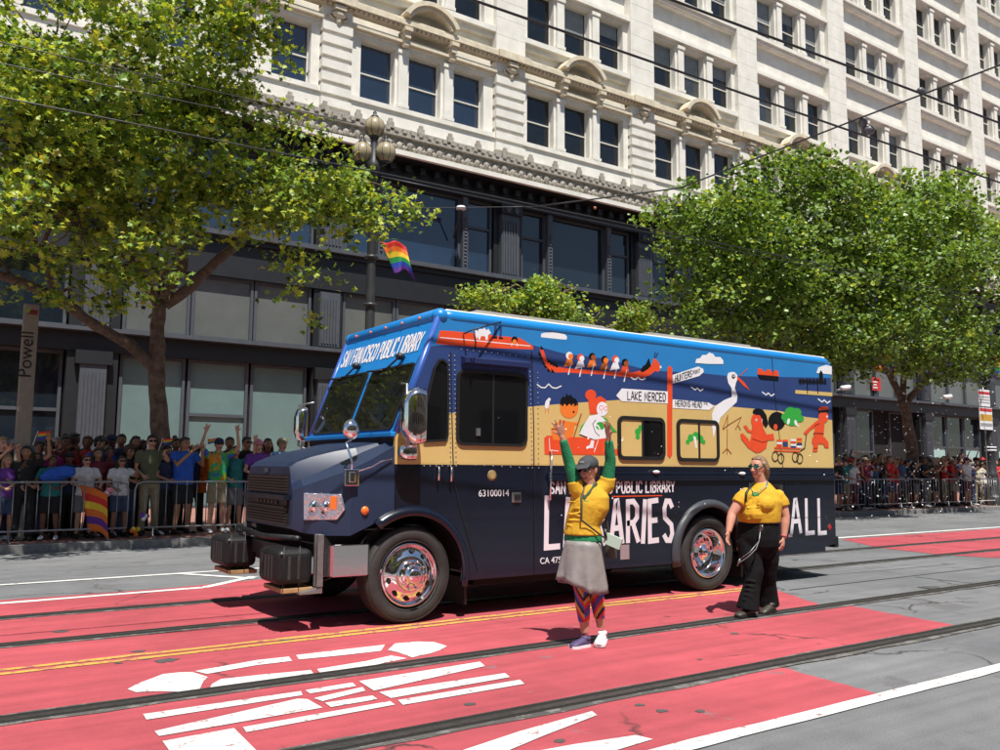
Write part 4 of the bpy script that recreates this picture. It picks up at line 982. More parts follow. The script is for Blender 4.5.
# headlights on the angled corners
for s_ in (-1, 1):
    P = [Vector((3.065, YC + s_ * .86, 1.02)), Vector((3.065, YC + s_ * .84, 1.28)), Vector((3.34, YC + s_ * 1.10, 1.27)), Vector((3.37, YC + s_ * 1.12, 1.13)), Vector((3.31, YC + s_ * 1.075, 1.03))]
    nn = (P[2] - P[0]).cross(P[1] - P[0]).normalized(); nn = nn if nn.y * s_ > 0 else -nn
    f = MB(); f.prism([p - nn * .01 for p in P], nn * .028, 0); fo = f.build('headlight', C_lens, TRUCK, bevel=.008)
    q = MB()
    for t in (.28, .62):
        c = P[0].lerp(P[4], t).lerp(P[1].lerp(P[2], t), .5) + nn * .02
        q.ell(tuple(c), (.045, .045, .06), 12, 8)
    q.build('bulb_bowl', M_chrome, fo)
    q = MB(); e = (P[2] - P[1]).normalized(); c = P[2].lerp(P[4], .35) - e * .06 + nn * .02; q.obox(c, e * .03, nn * .006, U * .06); q.build('turn_signal', C_amb, fo)
b = MB(); p = on_y(365, 510.6, TY0); b.lathe([(0, .022), (.03, .02), (.042, .0)], (p.x, TY0, p.z), 'y', 16); b.build('side_marker', C_amb, TRUCK)
b = MB(); b.box(3.56, 3.87, TY0 - .004, TY0 + .004, .93, .938); b.build('fender_seam', C_rub, TRUCK)
# mirrors
b = MB(); c = Vector((3.95, TY0 - .26, 1.98)); P_ = []
b.rings([[c + Vector((-.06 + .0, 0, 0)) * k + Vector((dx, dy * w_, dz)) for dx, dy, dz in [(0, math.cos(a) * .13, math.sin(a) * .27 + .0) for a in [2 * math.pi * i / 20 for i in range(20)]]] for k, w_ in ((0, 1.0), (.6, 1.0), (1.3, .8), (1.7, .3))], 0, True, True)
b = MB()
def mirror(cx, cy, cz, w_, h_, nm, kx=1.0):
    q = MB(); rs = []
    for dx, sc in ((.035, .94), (.03, 1), (-.02, 1), (-.07, .86), (-.10, .5)):
        rs.append([Vector((cx + (dx + .03) * kx, cy + y_ * sc, cz + z_ * sc)) for y_, z_ in rr(-w_, w_, -h_, h_, w_ * .75, 5)])
    q.rings(rs, 0, True, True); return q.build(nm, M_chrome, TRUCK)
q1 = on_y(413, 416, TY0 - .2); q2_ = on_y(407, 452, TY0 - .14); mirror(q1.x, TY0 - .20, q1.z, .10, .28, 'wing_mirror', 1.6); mirror(q2_.x, TY0 - .14, q2_.z, .07, .08, 'spot_mirror', 1.2)
mirror(3.83, TY1 + .17, 2.04, .08, .21, 'wing_mirror')
b = MB(); b.tube([(3.93, TY0, 2.36), (3.88, TY0 - .2, 2.34), (3.88, TY0 - .22, 1.75), (3.93, TY0, 1.62)], .014, 8); b.build('mirror_bracket', M_metal, TRUCK)
b = MB(); b.tube([(3.93, TY1, 2.3), (3.83, TY1 + .22, 2.28), (3.83, TY1 + .22, 1.78), (3.93, TY1, 1.7)], .014, 8); b.build('mirror_bracket', M_metal, TRUCK)
# round hood mirror on its bent arm
c = on_y(351, 429.5, TY0 + .08); fo_ = on_y(351, 477, TY0)
b = MB(); b.ell(tuple(c), (.085, .07, .10), 18, 10); b.build('hood_mirror', M_chrome, TRUCK)
b = MB(); b.tube([c - U * .10, on_y(346, 443, TY0 + .04), on_y(352.5, 462, TY0 - .01), on_y(351.5, 470, TY0 - .02)], .011, 8); b.tube([on_y(355, 472, TY0 - .02), on_y(372, 467, TY0 - .02), on_y(382, 461, TY0 - .015), on_y(392, 459, TY0)], .007, 6)
b.build('mirror_arm', M_chrome, TRUCK)
b = MB(); b.box(fo_.x - .07, fo_.x + .07, TY0 - .03, TY0 + .02, fo_.z - .085, fo_.z + .075); b.box(fo_.x - .03, fo_.x + .03, TY0 - .045, TY0 - .03, fo_.z - .05, fo_.z + .05); b.build('mirror_mount', M_chrome, TRUCK, bevel=.02)
# bumper, guard posts, black pads on timber
b = MB()
prof = [(3.60, TY0 + .0), (3.26, TY0 + .02), (3.20, TY0 + .10), (3.18, YC), (3.20, TY1 - .10), (3.26, TY1 - .02), (3.60, TY1)]
rs = [[Vector((x, y, .50)), Vector((x + .002, y, .54)), Vector((x, y, .80)), Vector((x + .03, y + (.02 if y < YC else -.02), .80)), Vector((x + .03, y + (.02 if y < YC else -.02), .50))] for x, y in prof]
b.rings(rs, 0, False, True); o = b.build('front_bumper', M_chromed, TRUCK, bevel=.012)
for s_ in (-1, 1):
    yp = YC + s_ * 1.06
    b = MB(); b.box(3.11, 3.17, yp - .05, yp - .02, .42, .90); b.box(3.11, 3.17, yp + .02, yp + .05, .42, .90); b.box(3.14, 3.16, yp - .0205, yp + .0205, .42, .88); b.prism([(3.17, yp - .04, .42), (2.95, yp - .04, .38), (2.95, yp - .04, .36), (3.17, yp - .04, .36)], (0, .08, 0))
    b.build('guard_post', M_metal, TRUCK, bevel=.004)
    y0, y1 = (TY0 + .08, TY0 + .62) if s_ < 0 else (TY1 - .62, TY1 - .02)
    b = MB(); b.box(2.74, 3.09, y0, y1, .45, .77); o = b.build('bumper_pad', mat('pad rubber', (.010,.010,.011), .55, spec=.3), TRUCK, bevel=.065)
    o.modifiers['b'].segments = 4
    for k_ in range(4): q = MB(); q.box(2.732, 2.742, y0 + .12 + k_ * .09, y0 + .15 + k_ * .09, .50, .71); q.build('pad_rib', M_tyre, o)
    for k_ in range(2): q = MB(); q.box(2.84 + k_ * .09, 2.865 + k_ * .09, y0 - .008, y0 + .002, .50, .71); q.build('pad_rib', M_tyre, o)
    q = MB(); q.ell((2.78, y0 - .004, .74), (.012, .008, .012), 8, 5); q.build('bolt', M_metal, o)
    for x_ in (2.80, 2.95):
        q = MB(); q.tube([(x_, y0 - .004, .40), (x_, y0 - .006, .60), (x_, y0 - .004, .80)], .004, 6); q.build('strap', M_black, o)
    q = MB(); q.box(2.80, 3.10, y0 + .02, y1 - .02, .375, .418); q.build('timber_block', C_wood, TRUCK, bevel=.006)
b = MB(); b.box(3.0, 3.05, YC - .45, YC + .45, .62, .76); b.tube([(3.0, YC - .9, .85), (2.95, YC, .82), (3.0, YC + .9, .85)], .03, 8); b.build('centre_guard', M_black, TRUCK)
b = MB(); b.box(3.22, 3.8, TY0 + .15, TY1 - .15, .55, .95); b.build('radiator', M_dark, TRUCK); b = MB(); b.box(3.3, 10.4, 8.3, 9.1, .45, .8); b.build('chassis', M_dark, TRUCK); b = MB(); b.box(4.9, 6.2, TY0 + .15, TY0 + .5, .30, .5); b.build('fuel_tank', M_dark, TRUCK)
for x_ in (4.72, 8.98):
    b = MB(); b.box(x_, x_ + .03, TY0 + .05, TY0 + .55, .13, .45); b.build('mud_flap', M_black, TRUCK)
# wheel arches
for cx, a0, a1, M_ in ((FWX, -14, 128, C_nav), (RWX, -12, 192, mat('arch grey', (.05, .055, .065), .4))):
    for Y, sg in ((TY0, -1), (TY1, 1)):
        b = MB(); rs = []
        for i in range(25):
            a = R_(a0 + (a1 - a0) * i / 24); d = Vector((math.cos(a), 0, math.sin(a))); c = Vector((cx, Y, WZ)) + d * .60; o_ = Vector((0, sg, 0))
            rs.append([c - d * .02, c - d * .02 + o_ * .05, c + d * .03 + o_ * .055, c + d * .075 + o_ * .01, c + d * .075 - o_ * .02])
        b.rings(rs, 0, True, True); b.build('wheel_arch', M_, TRUCK)
    b = MB()
    for Y0, Y1 in ((TY0 + .04, TY0 + .5), (TY1 - .5, TY1 - .04)):
        b = MB(); rs = [[Vector((cx + .61 * math.cos(R_(a)), Y0, WZ + .61 * math.sin(R_(a)))), Vector((cx + .61 * math.cos(R_(a)), Y1, WZ + .61 * math.sin(R_(a))))] for a in range(0, 181, 12)]
        b.rings(rs, 0, False, False, closed=False); b.build('wheel_well', M_dark, TRUCK)
def wheel(cx, cy, sg, front):
    wl = bpy.data.objects.new('wheel', None)
    t = MB(); R0 = WZ; ax = 'y'
    prof = [(.30, .10), (.315, .02), (.36, -.012), (.42, -.015), (.462, .01), (.475, .035), (.475, .20), (.46, .235), (.40, .25), (.30, .24)]
    Pp = [(r, -h) for r, h in prof]
    def L(P, mi=0, n=40, bb=None): bb.lathe([(r, h * (1 if sg < 0 else -1)) for r, h in P], (cx, cy, WZ), 'y', n, mi)
    L(Pp, 0, 44, t)
    for rr_ in (.445, .335): L([(rr_ + .004, .013 if rr_ < .4 else .006), (rr_, .018 if rr_ < .4 else .011), (rr_ - .004, .013 if rr_ < .4 else .006)], 0, 44, t)
    return t, L
def make_wheel(cx, cy, sg, front):
    t, L = wheel(cx, cy, sg, front); to = t.build('wheel', M_tyre, TRUCK)
    # tread grooves
    g2 = MB()
    for k in range(4): L([(.4765, -.06 - k * .04), (.4765, -.072 - k * .04)], 0, 44, g2)
    g2.build('tread', M_groove, to)
    r = MB()
    if front:
        L([(.31, .0), (.30, .012), (.285, .004), (.275, -.03), (.26, -.03), (.20, .012), (.165, .03), (.155, .03)], 0, 44, r)
        L([(.155, .03), (.15, .06), (.12, .065), (.085, .07), (.08, .12), (.06, .14), (0, .145)], 0, 32, r)
    else:
        L([(.31, .0), (.30, .012), (.285, .004), (.27, -.05), (.265, -.15), (.24, -.17), (.16, -.15), (.12, -.14), (.115, -.07), (.10, -.05), (.06, -.045), (.055, -.02), (0, -.015)], 0, 44, r)
    ro_ = r.build('rim', M_chrome, to)
    h = MB(); n = 10
    for i in range(n):
        a = 2 * math.pi * i / n + .2; rr_ = .235 if front else .205
        d = Vector((math.cos(a), 0, math.sin(a))); tv = Vector((-math.sin(a), 0, math.cos(a)))
        off = (-.006) if front else (-.148); c = Vector((cx, cy + (sg * (off + .004)), WZ)) + d * rr_
        P = [c + tv * (.030 * math.cos(x)) + d * (.018 * math.sin(x)) + Vector((0, sg * .008, 0)) for x in [2 * math.pi * j / 12 for j in range(12)]]
        if front: 
            P = [p + Vector((0, sg * -(((p - Vector((cx, p.y, WZ))).length - .235) * .7), 0)) for p in P]
        h = MB(); h.poly(P); h.build('hand_hole', M_groove, to, fix=False)
    for i in range(10):
        a = 2 * math.pi * i / 10; rr_ = .135 if front else .14; c = Vector((cx + rr_ * math.cos(a), cy, WZ + rr_ * math.sin(a))); y_ = .065 if front else -.145
        h = MB(); h.tube([c + Vector((0, sg * y_, 0)), c + Vector((0, sg * (y_ + .03), 0))], .013, 6); h.build('lug_nut', M_chrome, to)
for cx in (FWX, RWX):
    make_wheel(cx, TY0 + .03, -1, cx == FWX); make_wheel(cx, TY1 - .03, 1, cx == FWX)

# ------------------------------------------------------------------ overhead wires
def wire(name, pts, r, label, cat='wire', group=None, sag=0.0, n=16, extra=None):
    P = []
    for a, c in zip(pts[:-1], pts[1:]):
        for i in range(n): 
            t = i / n; p = Vector(a).lerp(Vector(c), t); p.z -= sag * 4 * t * (1 - t); P.append(p)
    P.append(Vector(pts[-1])); b = MB(); b.tube(P, r, 6)
    o = b.build(name, M_wire); tag(o, label, cat, group); return o
def at_z(px, py, z): return on_z(px, py, z)
def span(px0, py0, z0, px1, py1, z1, ext0=0.0, ext1=0.0):
    a, c = at_z(px0, py0, z0), at_z(px1, py1, z1); d = c - a
    return a - d * ext0, c + d * ext1
a, c = span(672, 0, 5.9, 925, 95, 5.9, 1.2, 1.0); wire('overhead_wire', [a, c], .014, 'upper thick black wire crossing the right end of the cream building')
a, c = span(473, 0, 5.75, 825, 122, 5.75, 1.2, 1.0); wire('overhead_wire', [a, c], .014, 'black wire slanting from the top centre across the upper windows')
a, c = span(0, 42, 6.0, 340, 120, 6.0, .5, .05); wire('overhead_wire', [a, c], .006, 'top wire of the three crossing the left plane tree')
a, c = span(0, 63, 5.9, 340, 134, 5.9, .5, .05); wire('overhead_wire', [a, c], .006, 'middle wire of the three crossing the left plane tree')
a, c = span(0, 97, 5.8, 381, 173, 5.8, .5, .0); e = at_z(670, 233, 5.8); wire('overhead_wire', [a, c, e, e + (e - c) * 2], .010, 'lowest long wire running from the left tree along under the building cornice')
a, c = span(381, 176.5, 5.8, 670, 237, 5.8, .0, 2); wire('overhead_wire', [a, c], .008, 'thin wire just below the lowest long wire under the cornice')
a, c = span(540, 206, 6.2, 1000, 55, 7.2, 0, .3); m1 = at_z(680, 188, 6.3); m2 = at_z(860, 118, 6.7)
sp = wire('span_wire', [a, m1, m2, c], .014, 'thick black span wire rising to the right with a hanging insulator', 'wire', n=6)
a2 = at_z(415, 208, 6.2); wire('span_wire', [at_z(541, 206.5, 6.2), a2, a2 + (a2 - a) * .1], .006, 'thin pale horizontal span wire in front of the dark upper storefront', 'wire', n=4)
b = MB(); p = at_z(863, 122, 6.66); b.ell(tuple(p), (.07, .07, .09), 10, 8); b.ell(tuple(p - ZU * .13 + CR * .08), (.09, .09, .07), 10, 8); b.tube([p, p - ZU * .2], .03, 6); b.build('insulator', mat('insulator grey', (.12, .12, .13), .4), sp); b = MB()
p2 = at_z(921, 91, 6.85); b.ell(tuple(p2), (.08, .05, .05), 8, 6)
b.build('insulator', mat('insulator grey', (.12, .12, .13), .4), sp)
b = MB(); p = at_z(595, 208, 6.22); b.ell(tuple(p), (.035, .025, .03), 8, 6); b.build('clamp', mat('copper clamp', (.35, .12, .07), .5), sp)

# ------------------------------------------------------------------ street lamps
def lamp(px, top, label, flag, foot_only=False):
    Y = 17.35; T = on_y(px, top, Y); x = T.x; H = T.z
    L = thing('street_lamp', (x, Y, .15), label, 'street lamp', 'ornate three-globe lamps along the kerb')
    b = MB()
    b.lathe([(.36, .15), (.36, .45), (.33, .5), (.26, .6), (.24, 1.2), (.22, 1.3), (.24, 1.34), (.19, 1.42), (.17, 2.2), (.19, 2.24), (.15, 2.34), (.12, 3.0), (.10, H * .6), (.085, H - 1.5), (.14, H - 1.45), (.16, H - 1.3), (.10, H - 1.2), (.08, H - .72)], (x, Y, 0), 'z', 20)
    for z in (2.26, 2.40, 5.1, 6.2): b.lathe([(.11, z), (.16, z + .02), (.16, z + .07), (.11, z + .09)], (x, Y, 0), 'z', 16)
    b.build('pole', M_iron, L)
    if px > 900:
        b = MB()
        for z in (2.30, 2.42): b.lathe([(.2, z), (.22, z + .01), (.22, z + .05), (.2, z + .06)], (x, Y, 0), 'z', 20)
        b.build('white_bands', C_wh, L)
    b = MB(); Rr = RT
    for s_ in (-1, 1):
        c = Vector((x, Y, H - 1.25)); b.tube([c, c + Rr * s_ * .2 - ZU * .08, c + Rr * s_ * .27 - ZU * .05, c + Rr * s_ * .27 + ZU * .02], .035, 8)
    b.build('arms', M_iron, L)
    glm = mat('amber lamp globe', (.36, .30, .19), .25, coat=.4, var=.12)
    for s_, z in ((0, H - .42), (-1, H - 1.02), (1, H - 1.02)):
        c = Vector((x, Y, z)) + Rr * (s_ * .27); g_ = MB(); g_.ell(tuple(c), (.235, .235, .25), 20, 14); go = g_.build('globe', glm, L)
        q = MB()
        for k in range(8):
            a = 2 * math.pi * k / 8; q.tube([c + Vector((math.cos(a) * math.cos(t) * .238, math.sin(a) * math.cos(t) * .238, math.sin(t) * .253)) for t in [R_(-80 + 160 * i / 8) for i in range(9)]], .006, 4)
        q.lathe([(.10, c.z - .27), (.12, c.z - .22), (.08, c.z - .19)], (c.x, c.y, 0), 'z', 12)
        q.lathe([(.09, c.z + .20), (.11, c.z + .24), (.07, c.z + .29), (.03, c.z + .31), (.05, c.z + .35), (.0, c.z + .42)], (c.x, c.y, 0), 'z', 12)
        q.build('globe_cap', M_iron, go)
    return L, x, Y, H
lamp1 = lamp(375, 110, 'ornate dark lamp post with amber globes and a rainbow flag, behind the truck cab', True)
lamp2 = lamp(979, 232, 'dark fluted lamp post with white bands beside the parking signs at far right', True)
RB = [mat('flag ' + n_, c_, .7, trans=.25) for n_, c_ in (('red', (.62, .03, .02)), ('orange', (.75, .17, .02)), ('yellow', (.75, .50, .03)), ('green', (.02, .28, .06)), ('blue', (.02, .06, .42)), ('violet', (.13, .03, .30)))]
def flag(name, o, along, drop, wd, h, label, group=None, n=18, parent=None, wav=.08, ph=0, cat='flag'):
    """striped cloth: stripes stacked along 'drop'"""
    b = MB(); along = Vector(along).normalized(); drop = Vector(drop).normalized(); nn = along.cross(drop); RW = 18
    for k in range(RW + 1):
        for i in range(n + 1):
            u = i / n; v = k / RW
            b.v.append(tuple(Vector(o) + along * (wd * u * (1 - .25 * v * u)) + drop * (h * v + wav * .9 * math.sin(u * 4 + ph + v) + h * .25 * u * u) + nn * (wav * math.sin(u * 7 + v * 5 + ph) * (0.15 + u))))
    for k in range(RW):
        for i in range(n):
            a_ = k * (n + 1) + i; b.f.append([a_, a_ + 1, a_ + n + 2, a_ + n + 1]); b.mi.append(k * 6 // RW); b.sm.append(True)
    bo = b.build(name, RB, parent, fix=False)
    m_ = bo.modifiers.new('s', 'SOLIDIFY'); m_.thickness = .004
    if label: tag(bo, label, cat, group)
    return bo
P = on_y(378, 236, 17.3)
f1 = flag('rainbow_flag', P, RT * 1.0 - ZU * .25, -ZU * 1 + RT * .45, .62, .85, 'rainbow flag flying from the lamp post above the truck cab', ph=1.0, wav=.15)
P = on_y(994, 352, 17.3)
f2 = flag('rainbow_flag', P, RT * .9 - ZU * .3, -ZU, 1.3, 1.1, 'rainbow flag on the far right lamp post under the tree', ph=2.0, wav=.12)
P = on_y(893, 341, 19.5)
f3 = flag('rainbow_flag', P, -RT * .8 - ZU * .9, -ZU * .7 + RT * .7, 1.5, .7, 'faded rainbow flag hanging among the leaves left of the parking signs', ph=0, wav=.1)
# parking signs on the right
Y = 17.2; a = on_y(978, 389, Y); c = on_y(993, 430, Y)
SG = thing('parking_sign', ((a.x + c.x) / 2, Y, .15), 'white, red and yellow parking signs stacked on a pole at far right', 'sign')
b = MB(); b.tube([((a.x + c.x) / 2 - .02, Y + .05, .15), ((a.x + c.x) / 2 - .02, Y + .05, a.z + .1)], .03, 8); b.build('pole', M_metal, SG)
b = MB(); H_s = a.z - c.z
b.box(a.x, c.x - .12, Y, Y + .015, a.z - .42 * H_s, a.z, 0); b.box(a.x, c.x - .12, Y - .004, Y - .001, a.z - .12 * H_s, a.z - .05 * H_s, 1)
for i in range(3): b.box(a.x + .05, c.x - .17, Y - .004, Y - .001, a.z - (.20 + .07 * i) * H_s, a.z - (.17 + .07 * i) * H_s, 3)
b.box(a.x + .02, c.x, Y, Y + .015, c.z, a.z - .45 * H_s, 0); b.box(a.x + .04, c.x - .02, Y - .004, Y - .001, a.z - .55 * H_s, a.z - .47 * H_s, 1); b.box(a.x + .04, c.x - .02, Y - .004, Y - .001, a.z - .78 * H_s, a.z - .62 * H_s, 2); b.box(a.x + .06, c.x - .04, Y - .004, Y - .001, a.z - .92 * H_s, a.z - .84 * H_s, 3)
b.build('sign_plates', [C_wh, mat('sign red', (.5, .03, .04), .5), mat('sign amber', (.55, .30, .04), .5), mat('sign grey', (.3, .3, .3), .5)], SG)
# station pylon
Y = 17.6; a = on_y(24.5, 303, Y); c = on_y(40, 303, Y); base = .15
PY = thing('station_pylon', ((a.x + c.x) / 2, Y, .15), 'tall tan station name pylon reading Powell at the far left', 'sign pillar')
b = MB(); b.box(a.x, c.x, Y, Y + .18, base, a.z, 0); b.build('slab', mat('pylon metal', (.235, .215, .175), .6, var=.1), PY, bevel=.02)
b = MB(); b.box(a.x + .06, c.x - .03, Y - .006, Y - .001, a.z - .20, a.z - .11, 0); b.build('red_band', mat('pylon red', (.16, .02, .015), .5), PY)
pt = bfont('Powell', .32, Vector((a.x + (c.x - a.x) * .72, Y - .006, on_y(27, 378, Y).z)), ZU, Vector((-1, 0, 0)), M_ink, PY, 'station_name')
# security lamp on second floor, street-side dome on right facade
b = MB(); P = on_y(461, 208, 26.9); b.tube([P + Vector((.1, .7, -1.0)), P + Vector((.05, .2, -.2)), P], .03, 6); b.lathe([(.0, .1), (.16, .06), (.2, -.05), (.0, -.06)], tuple(P), 'z', 14, 1)
tag(b.build('bracket_light', [M_iron, C_wh]), 'small white domed light on a bracket in front of the grey pilaster', 'light')
for px, py, lb in ((845, 388, 'small white camera on the dark storefront ledge beside the truck tail'), (947, 397, 'small white camera above the dark doorway right of the tree trunk')):
    b = MB(); P = on_y(px, py, 27.0); b.tube([P + Vector((-.3, 0, -.03)), P + Vector((.25, -.1, .05))], .13, 10); b.tube([P, P + Vector((0, .5, -.1))], .05, 6); tag(b.build('security_camera', C_wh), lb, 'camera')

# ------------------------------------------------------------------ trees
LM = [mat('leaf deep green', (.038, .072, .012), .5, trans=.16, spec=.45), mat('leaf green', (.15, .26, .035), .45, trans=.26, spec=.5), mat('leaf yellow green', (.36, .44, .055), .45, trans=.3, spec=.5), mat('leaf gold', (.34, .33, .05), .5, trans=.35), mat('leaf grey green', (.17, .27, .06), .42, trans=.25, spec=.6)]  # deep green darkened to strengthen the crown's contrast of lit and shaded leaves
LEAF = [(0, -.5), (.16, -.28), (.52, -.34), (.34, -.06), (.5, .22), (.2, .2), (0, .55), (-.2, .2), (-.5, .22), (-.34, -.06), (-.52, -.34), (-.16, -.28)]
LEAFS = [(0, -.5), (.34, -.2), (.36, .12), (0, .55), (-.36, .12), (-.34, -.2)]
def make_tree(name, base, limbs, clumps, nclus, per, lsize, pal, label, seed, spread=.42, shape=LEAF, twig=True, trunk_r=None, dense_out=.55, bough=1.0):
    r = random.Random(seed)
    T = thing(name, base, label, 'tree')
    tb = MB()
    for P, R0 in limbs:
        # resample with slight wobble
        Q = []; RR = []
        for i in range(len(P) - 1):
            for k in range(4):
                t = k / 4; Q.append(Vector(P[i]).lerp(Vector(P[i+1]), t) + Vector((r.uniform(-.02, .02), r.uniform(-.02, .02), 0)) * (1 if k else .3)); RR.append((R0[i] + (R0[i+1] - R0[i]) * t) * r.uniform(.93, 1.08))
        Q.append(Vector(P[-1])); RR.append(R0[-1]); tb.tube(Q, RR, 10)
    ends = [Vector(P[k]) for P, _ in limbs for k in range(max(1, len(P) - 3), len(P))]
    cen = []; tot = sum(w_ for _, _, w_ in clumps)
    for c, rad, w_ in clumps:
        want = int(nclus * w_ / tot); nb = max(2, int(want / 9)); bo_ = []
        for _ in range(nb):
            d = Vector((r.gauss(0, 1), r.gauss(0, 1), r.gauss(0, 1))).normalized(); q_ = r.uniform(.55, 1.05)
            bo_.append((Vector(c) + Vector((d.x * rad[0], d.y * rad[1], d.z * rad[2])) * q_, r.uniform(.45, .85) * bough))
        for i_ in range(want):
            if r.random() < .82:
                b0, br = bo_[i_ % nb]; d = Vector((r.gauss(0, 1), r.gauss(0, 1), r.gauss(.25, .9))).normalized()
                cen.append(b0 + Vector((d.x * br, d.y * br, d.z * br * .62))); continue
            d = Vector((r.gauss(0, 1), r.gauss(0, 1), r.gauss(0, 1))).normalized(); rr_ = r.random() ** (1 / 3) if r.random() > dense_out else r.uniform(.75, 1.05)
            cen.append(Vector(c) + Vector((d.x * rad[0], d.y * rad[1], d.z * rad[2])) * rr_)
    if twig:
        for c in cen:
            if r.random() < .55:
                e = min(ends, key=lambda q: (q - c).length + r.uniform(0, .6))
                if (e - c).length > 2.0: continue
                m1 = e.lerp(c, .5) + Vector((r.uniform(-.25, .25), r.uniform(-.25, .25), r.uniform(.0, .35)))
                tb.tube([e, m1, c], [.030, .018, .006], 4)
    tb.build('trunk', M_bark, T)
    vs = []; fs = []; mi = []; n_ = len(shape)
    for c in cen:
        tone = r.random(); cl_r = spread * r.uniform(.6, 1.25)
        for _ in range(int(per * r.uniform(.5, 1.4))):
            p = c + Vector((r.gauss(0, cl_r), r.gauss(0, cl_r), r.gauss(0, cl_r * .62)))
            nrm = Vector((r.gauss(0, .6), r.gauss(-.12, .6), r.uniform(.1, 1.3))).normalized()
            u = nrm.orthogonal().normalized(); u.rotate(Matrix.Rotation(r.uniform(0, 6.28), 3, nrm)); v = nrm.cross(u); s_ = lsize * r.uniform(.55, 1.25); o = len(vs)
            for k, (a, b_) in enumerate(shape): vs.append(p + u * (a * s_) + v * (b_ * s_) + nrm * (-abs(a) * s_ * .35))
            fs.append(list(range(o, o + n_))); x = r.random() * .75 + tone * .25; mi.append(pal[min(len(pal) - 1, int(x * len(pal)))])
    me = bpy.data.meshes.new('crown'); org = Vector(base); me.from_pydata([tuple(v - org) for v in vs], [], fs)
    for M in LM: me.materials.append(M)
    me.polygons.foreach_set('material_index', mi); me.update()
    o = bpy.data.objects.new('crown', me); COL.objects.link(o); o.parent = T
    return T
Y = 18.0
W = lambda px, py, dy=0: on_y(px, py, Y + dy)
def SH(cl, dy): return [(EYE + (Vector(c) - EYE) * ((c[1] + dy) / c[1]), (r_[0] * .95, r_[1] + .1, r_[2] * .95), w_) for c, r_, w_ in cl]
base = W(166, 530); base.z = .15
limbs = [([base, W(161, 440), W(157, 375), W(157, 335), W(160, 300)], [.22, .18, .155, .145, .13]),
 ([W(158, 372), W(130, 345), W(95, 325, -.3), W(55, 296, -.6), W(15, 280, -.9), W(-40, 262, -1.2)], [.12, .11, .10, .095, .08, .05]),
 ([W(160, 305), W(138, 270, .2), W(122, 235, .4), W(112, 205, .5), W(118, 160, .6), W(110, 110, .8), W(118, 50, .8), W(140, 5, .6)], [.13, .12, .11, .09, .07, .06, .04, .02]),
 ([W(162, 300), W(182, 268, -.1), W(184, 225, -.2), W(186, 185, -.3), W(205, 130, -.5), W(215, 80, -.5), W(190, 20, -.6)], [.12, .11, .10, .085, .06, .04, .02]),
 ([W(165, 305), W(190, 288, -.2), W(215, 262, -.4), W(243, 240, -.6), W(258, 200, -.8), W(285, 180, -.9), W(330, 170, -1.0), W(380, 185, -1.1)], [.12, .11, .10, .095, .08, .06, .04, .02]),
 ([W(255, 232, -.6), W(290, 215, -.8), W(330, 210, -1), W(360, 225, -1)], [.06, .05, .035, .02]),
 ([W(112, 205, .5), W(70, 190, .9), W(30, 160, 1.0), W(-20, 150, 1.0)], [.06, .05, .035, .02]),
 ([W(118, 160, .6), W(80, 120, 0), W(40, 90, -.5)], [.05, .035, .02]), ([W(205, 130, -.5), W(235, 100, .3)], [.05, .02]),
 ([W(55, 296, -.6), W(40, 250, -1.0), W(60, 210, -1.3), W(50, 170, -1.5)], [.05, .04, .03, .015])]
cl = [(W(110, 125), (2.5, 2.3, 1.6), 2.3), (W(30, 130), (2.4, 2.2, 1.7), 2.0), (W(205, 135), (2.0, 2.0, 1.2), 1.6), (W(140, 30), (1.8, 2.0, 1.5), 1.6), (W(205, 60), (.9, 1.2, .8), .45),
      (W(290, 170, -.9), (1.4, 1.4, .85), .85), (W(362, 214, -1.0), (.9, .8, .42), .38), (W(330, 190, -1.0), (.7, .8, .5), .25), (W(60, 225, -.6), (2.3, 1.8, 1.1), 1.1), (W(170, 190), (2.0, 1.8, 1.1), 1.3), (W(275, 225, -.6), (.9, 1.0, .7), .3),
      (W(20, 95), (1.4, 1.6, .9), .6), (W(-60, 150), (2.5, 2.5, 2.5), 1.0), (W(292, 270, -.8), (.28, .4, .7), .10), (W(300, 300, -.8), (.3, .3, .35), .05), (W(90, 275, -.8), (.8, .6, .4), .18), (W(145, 300, -.2), (.5, .5, .4), .06)]
make_tree('plane_tree', base, limbs, SH(cl, -2.1) + [(Vector((1.0, 13.1, 10.4)), (2.0, 1.2, .7), .8), (Vector((3.8, 13.3, 10.4)), (1.8, 1.1, .7), .8)], 1050, 34, .125, [0, 1, 1, 2, 1, 0, 2, 2, 1, 3], 'big yellow-green plane tree with forked trunk at the left behind the crowd', 3, spread=.19, dense_out=.5)  # last two clumps are out of view, added to shade the crowd
# right-hand trees
Y = 18.2
base = W(914, 500); base.z = .15
limbs = [([base, W(912, 450), W(907, 418), W(902, 400)], [.26, .23, .20, .18]), ([W(903, 402), W(890, 375, .2), W(870, 340), W(850, 300)], [.14, .12, .09, .04]),
  ([W(905, 405), W(925, 380, -.3), W(945, 350), W(960, 300)], [.12, .10, .07, .03]), ([W(903, 400), W(905, 350), W(900, 280), W(905, 220)], [.13, .10, .06, .03])]
cl = [(W(900, 250), (2.7, 2.4, 2.6), 3), (W(955, 290), (2.4, 2.2, 2.4), 2.4), (W(855, 300), (2.2, 2.0, 2.0), 2), (W(930, 216), (1.8, 1.8, 1.2), 1.2), (W(990, 250), (2.0, 2.2, 2.4), 1.8), (W(880, 345), (2.0, 1.8, .8), 1), (W(970, 360), (2.0, 1.8, .8), .9)]
make_tree('street_tree', base, limbs, SH(cl, -2.8), 1000, 36, .15, [0, 0, 1, 1, 4, 1, 2], 'leafy dark green street tree with a slim trunk right of the truck', 5, spread=.26, bough=1.25, shape=LEAFS)
Y = 18.0
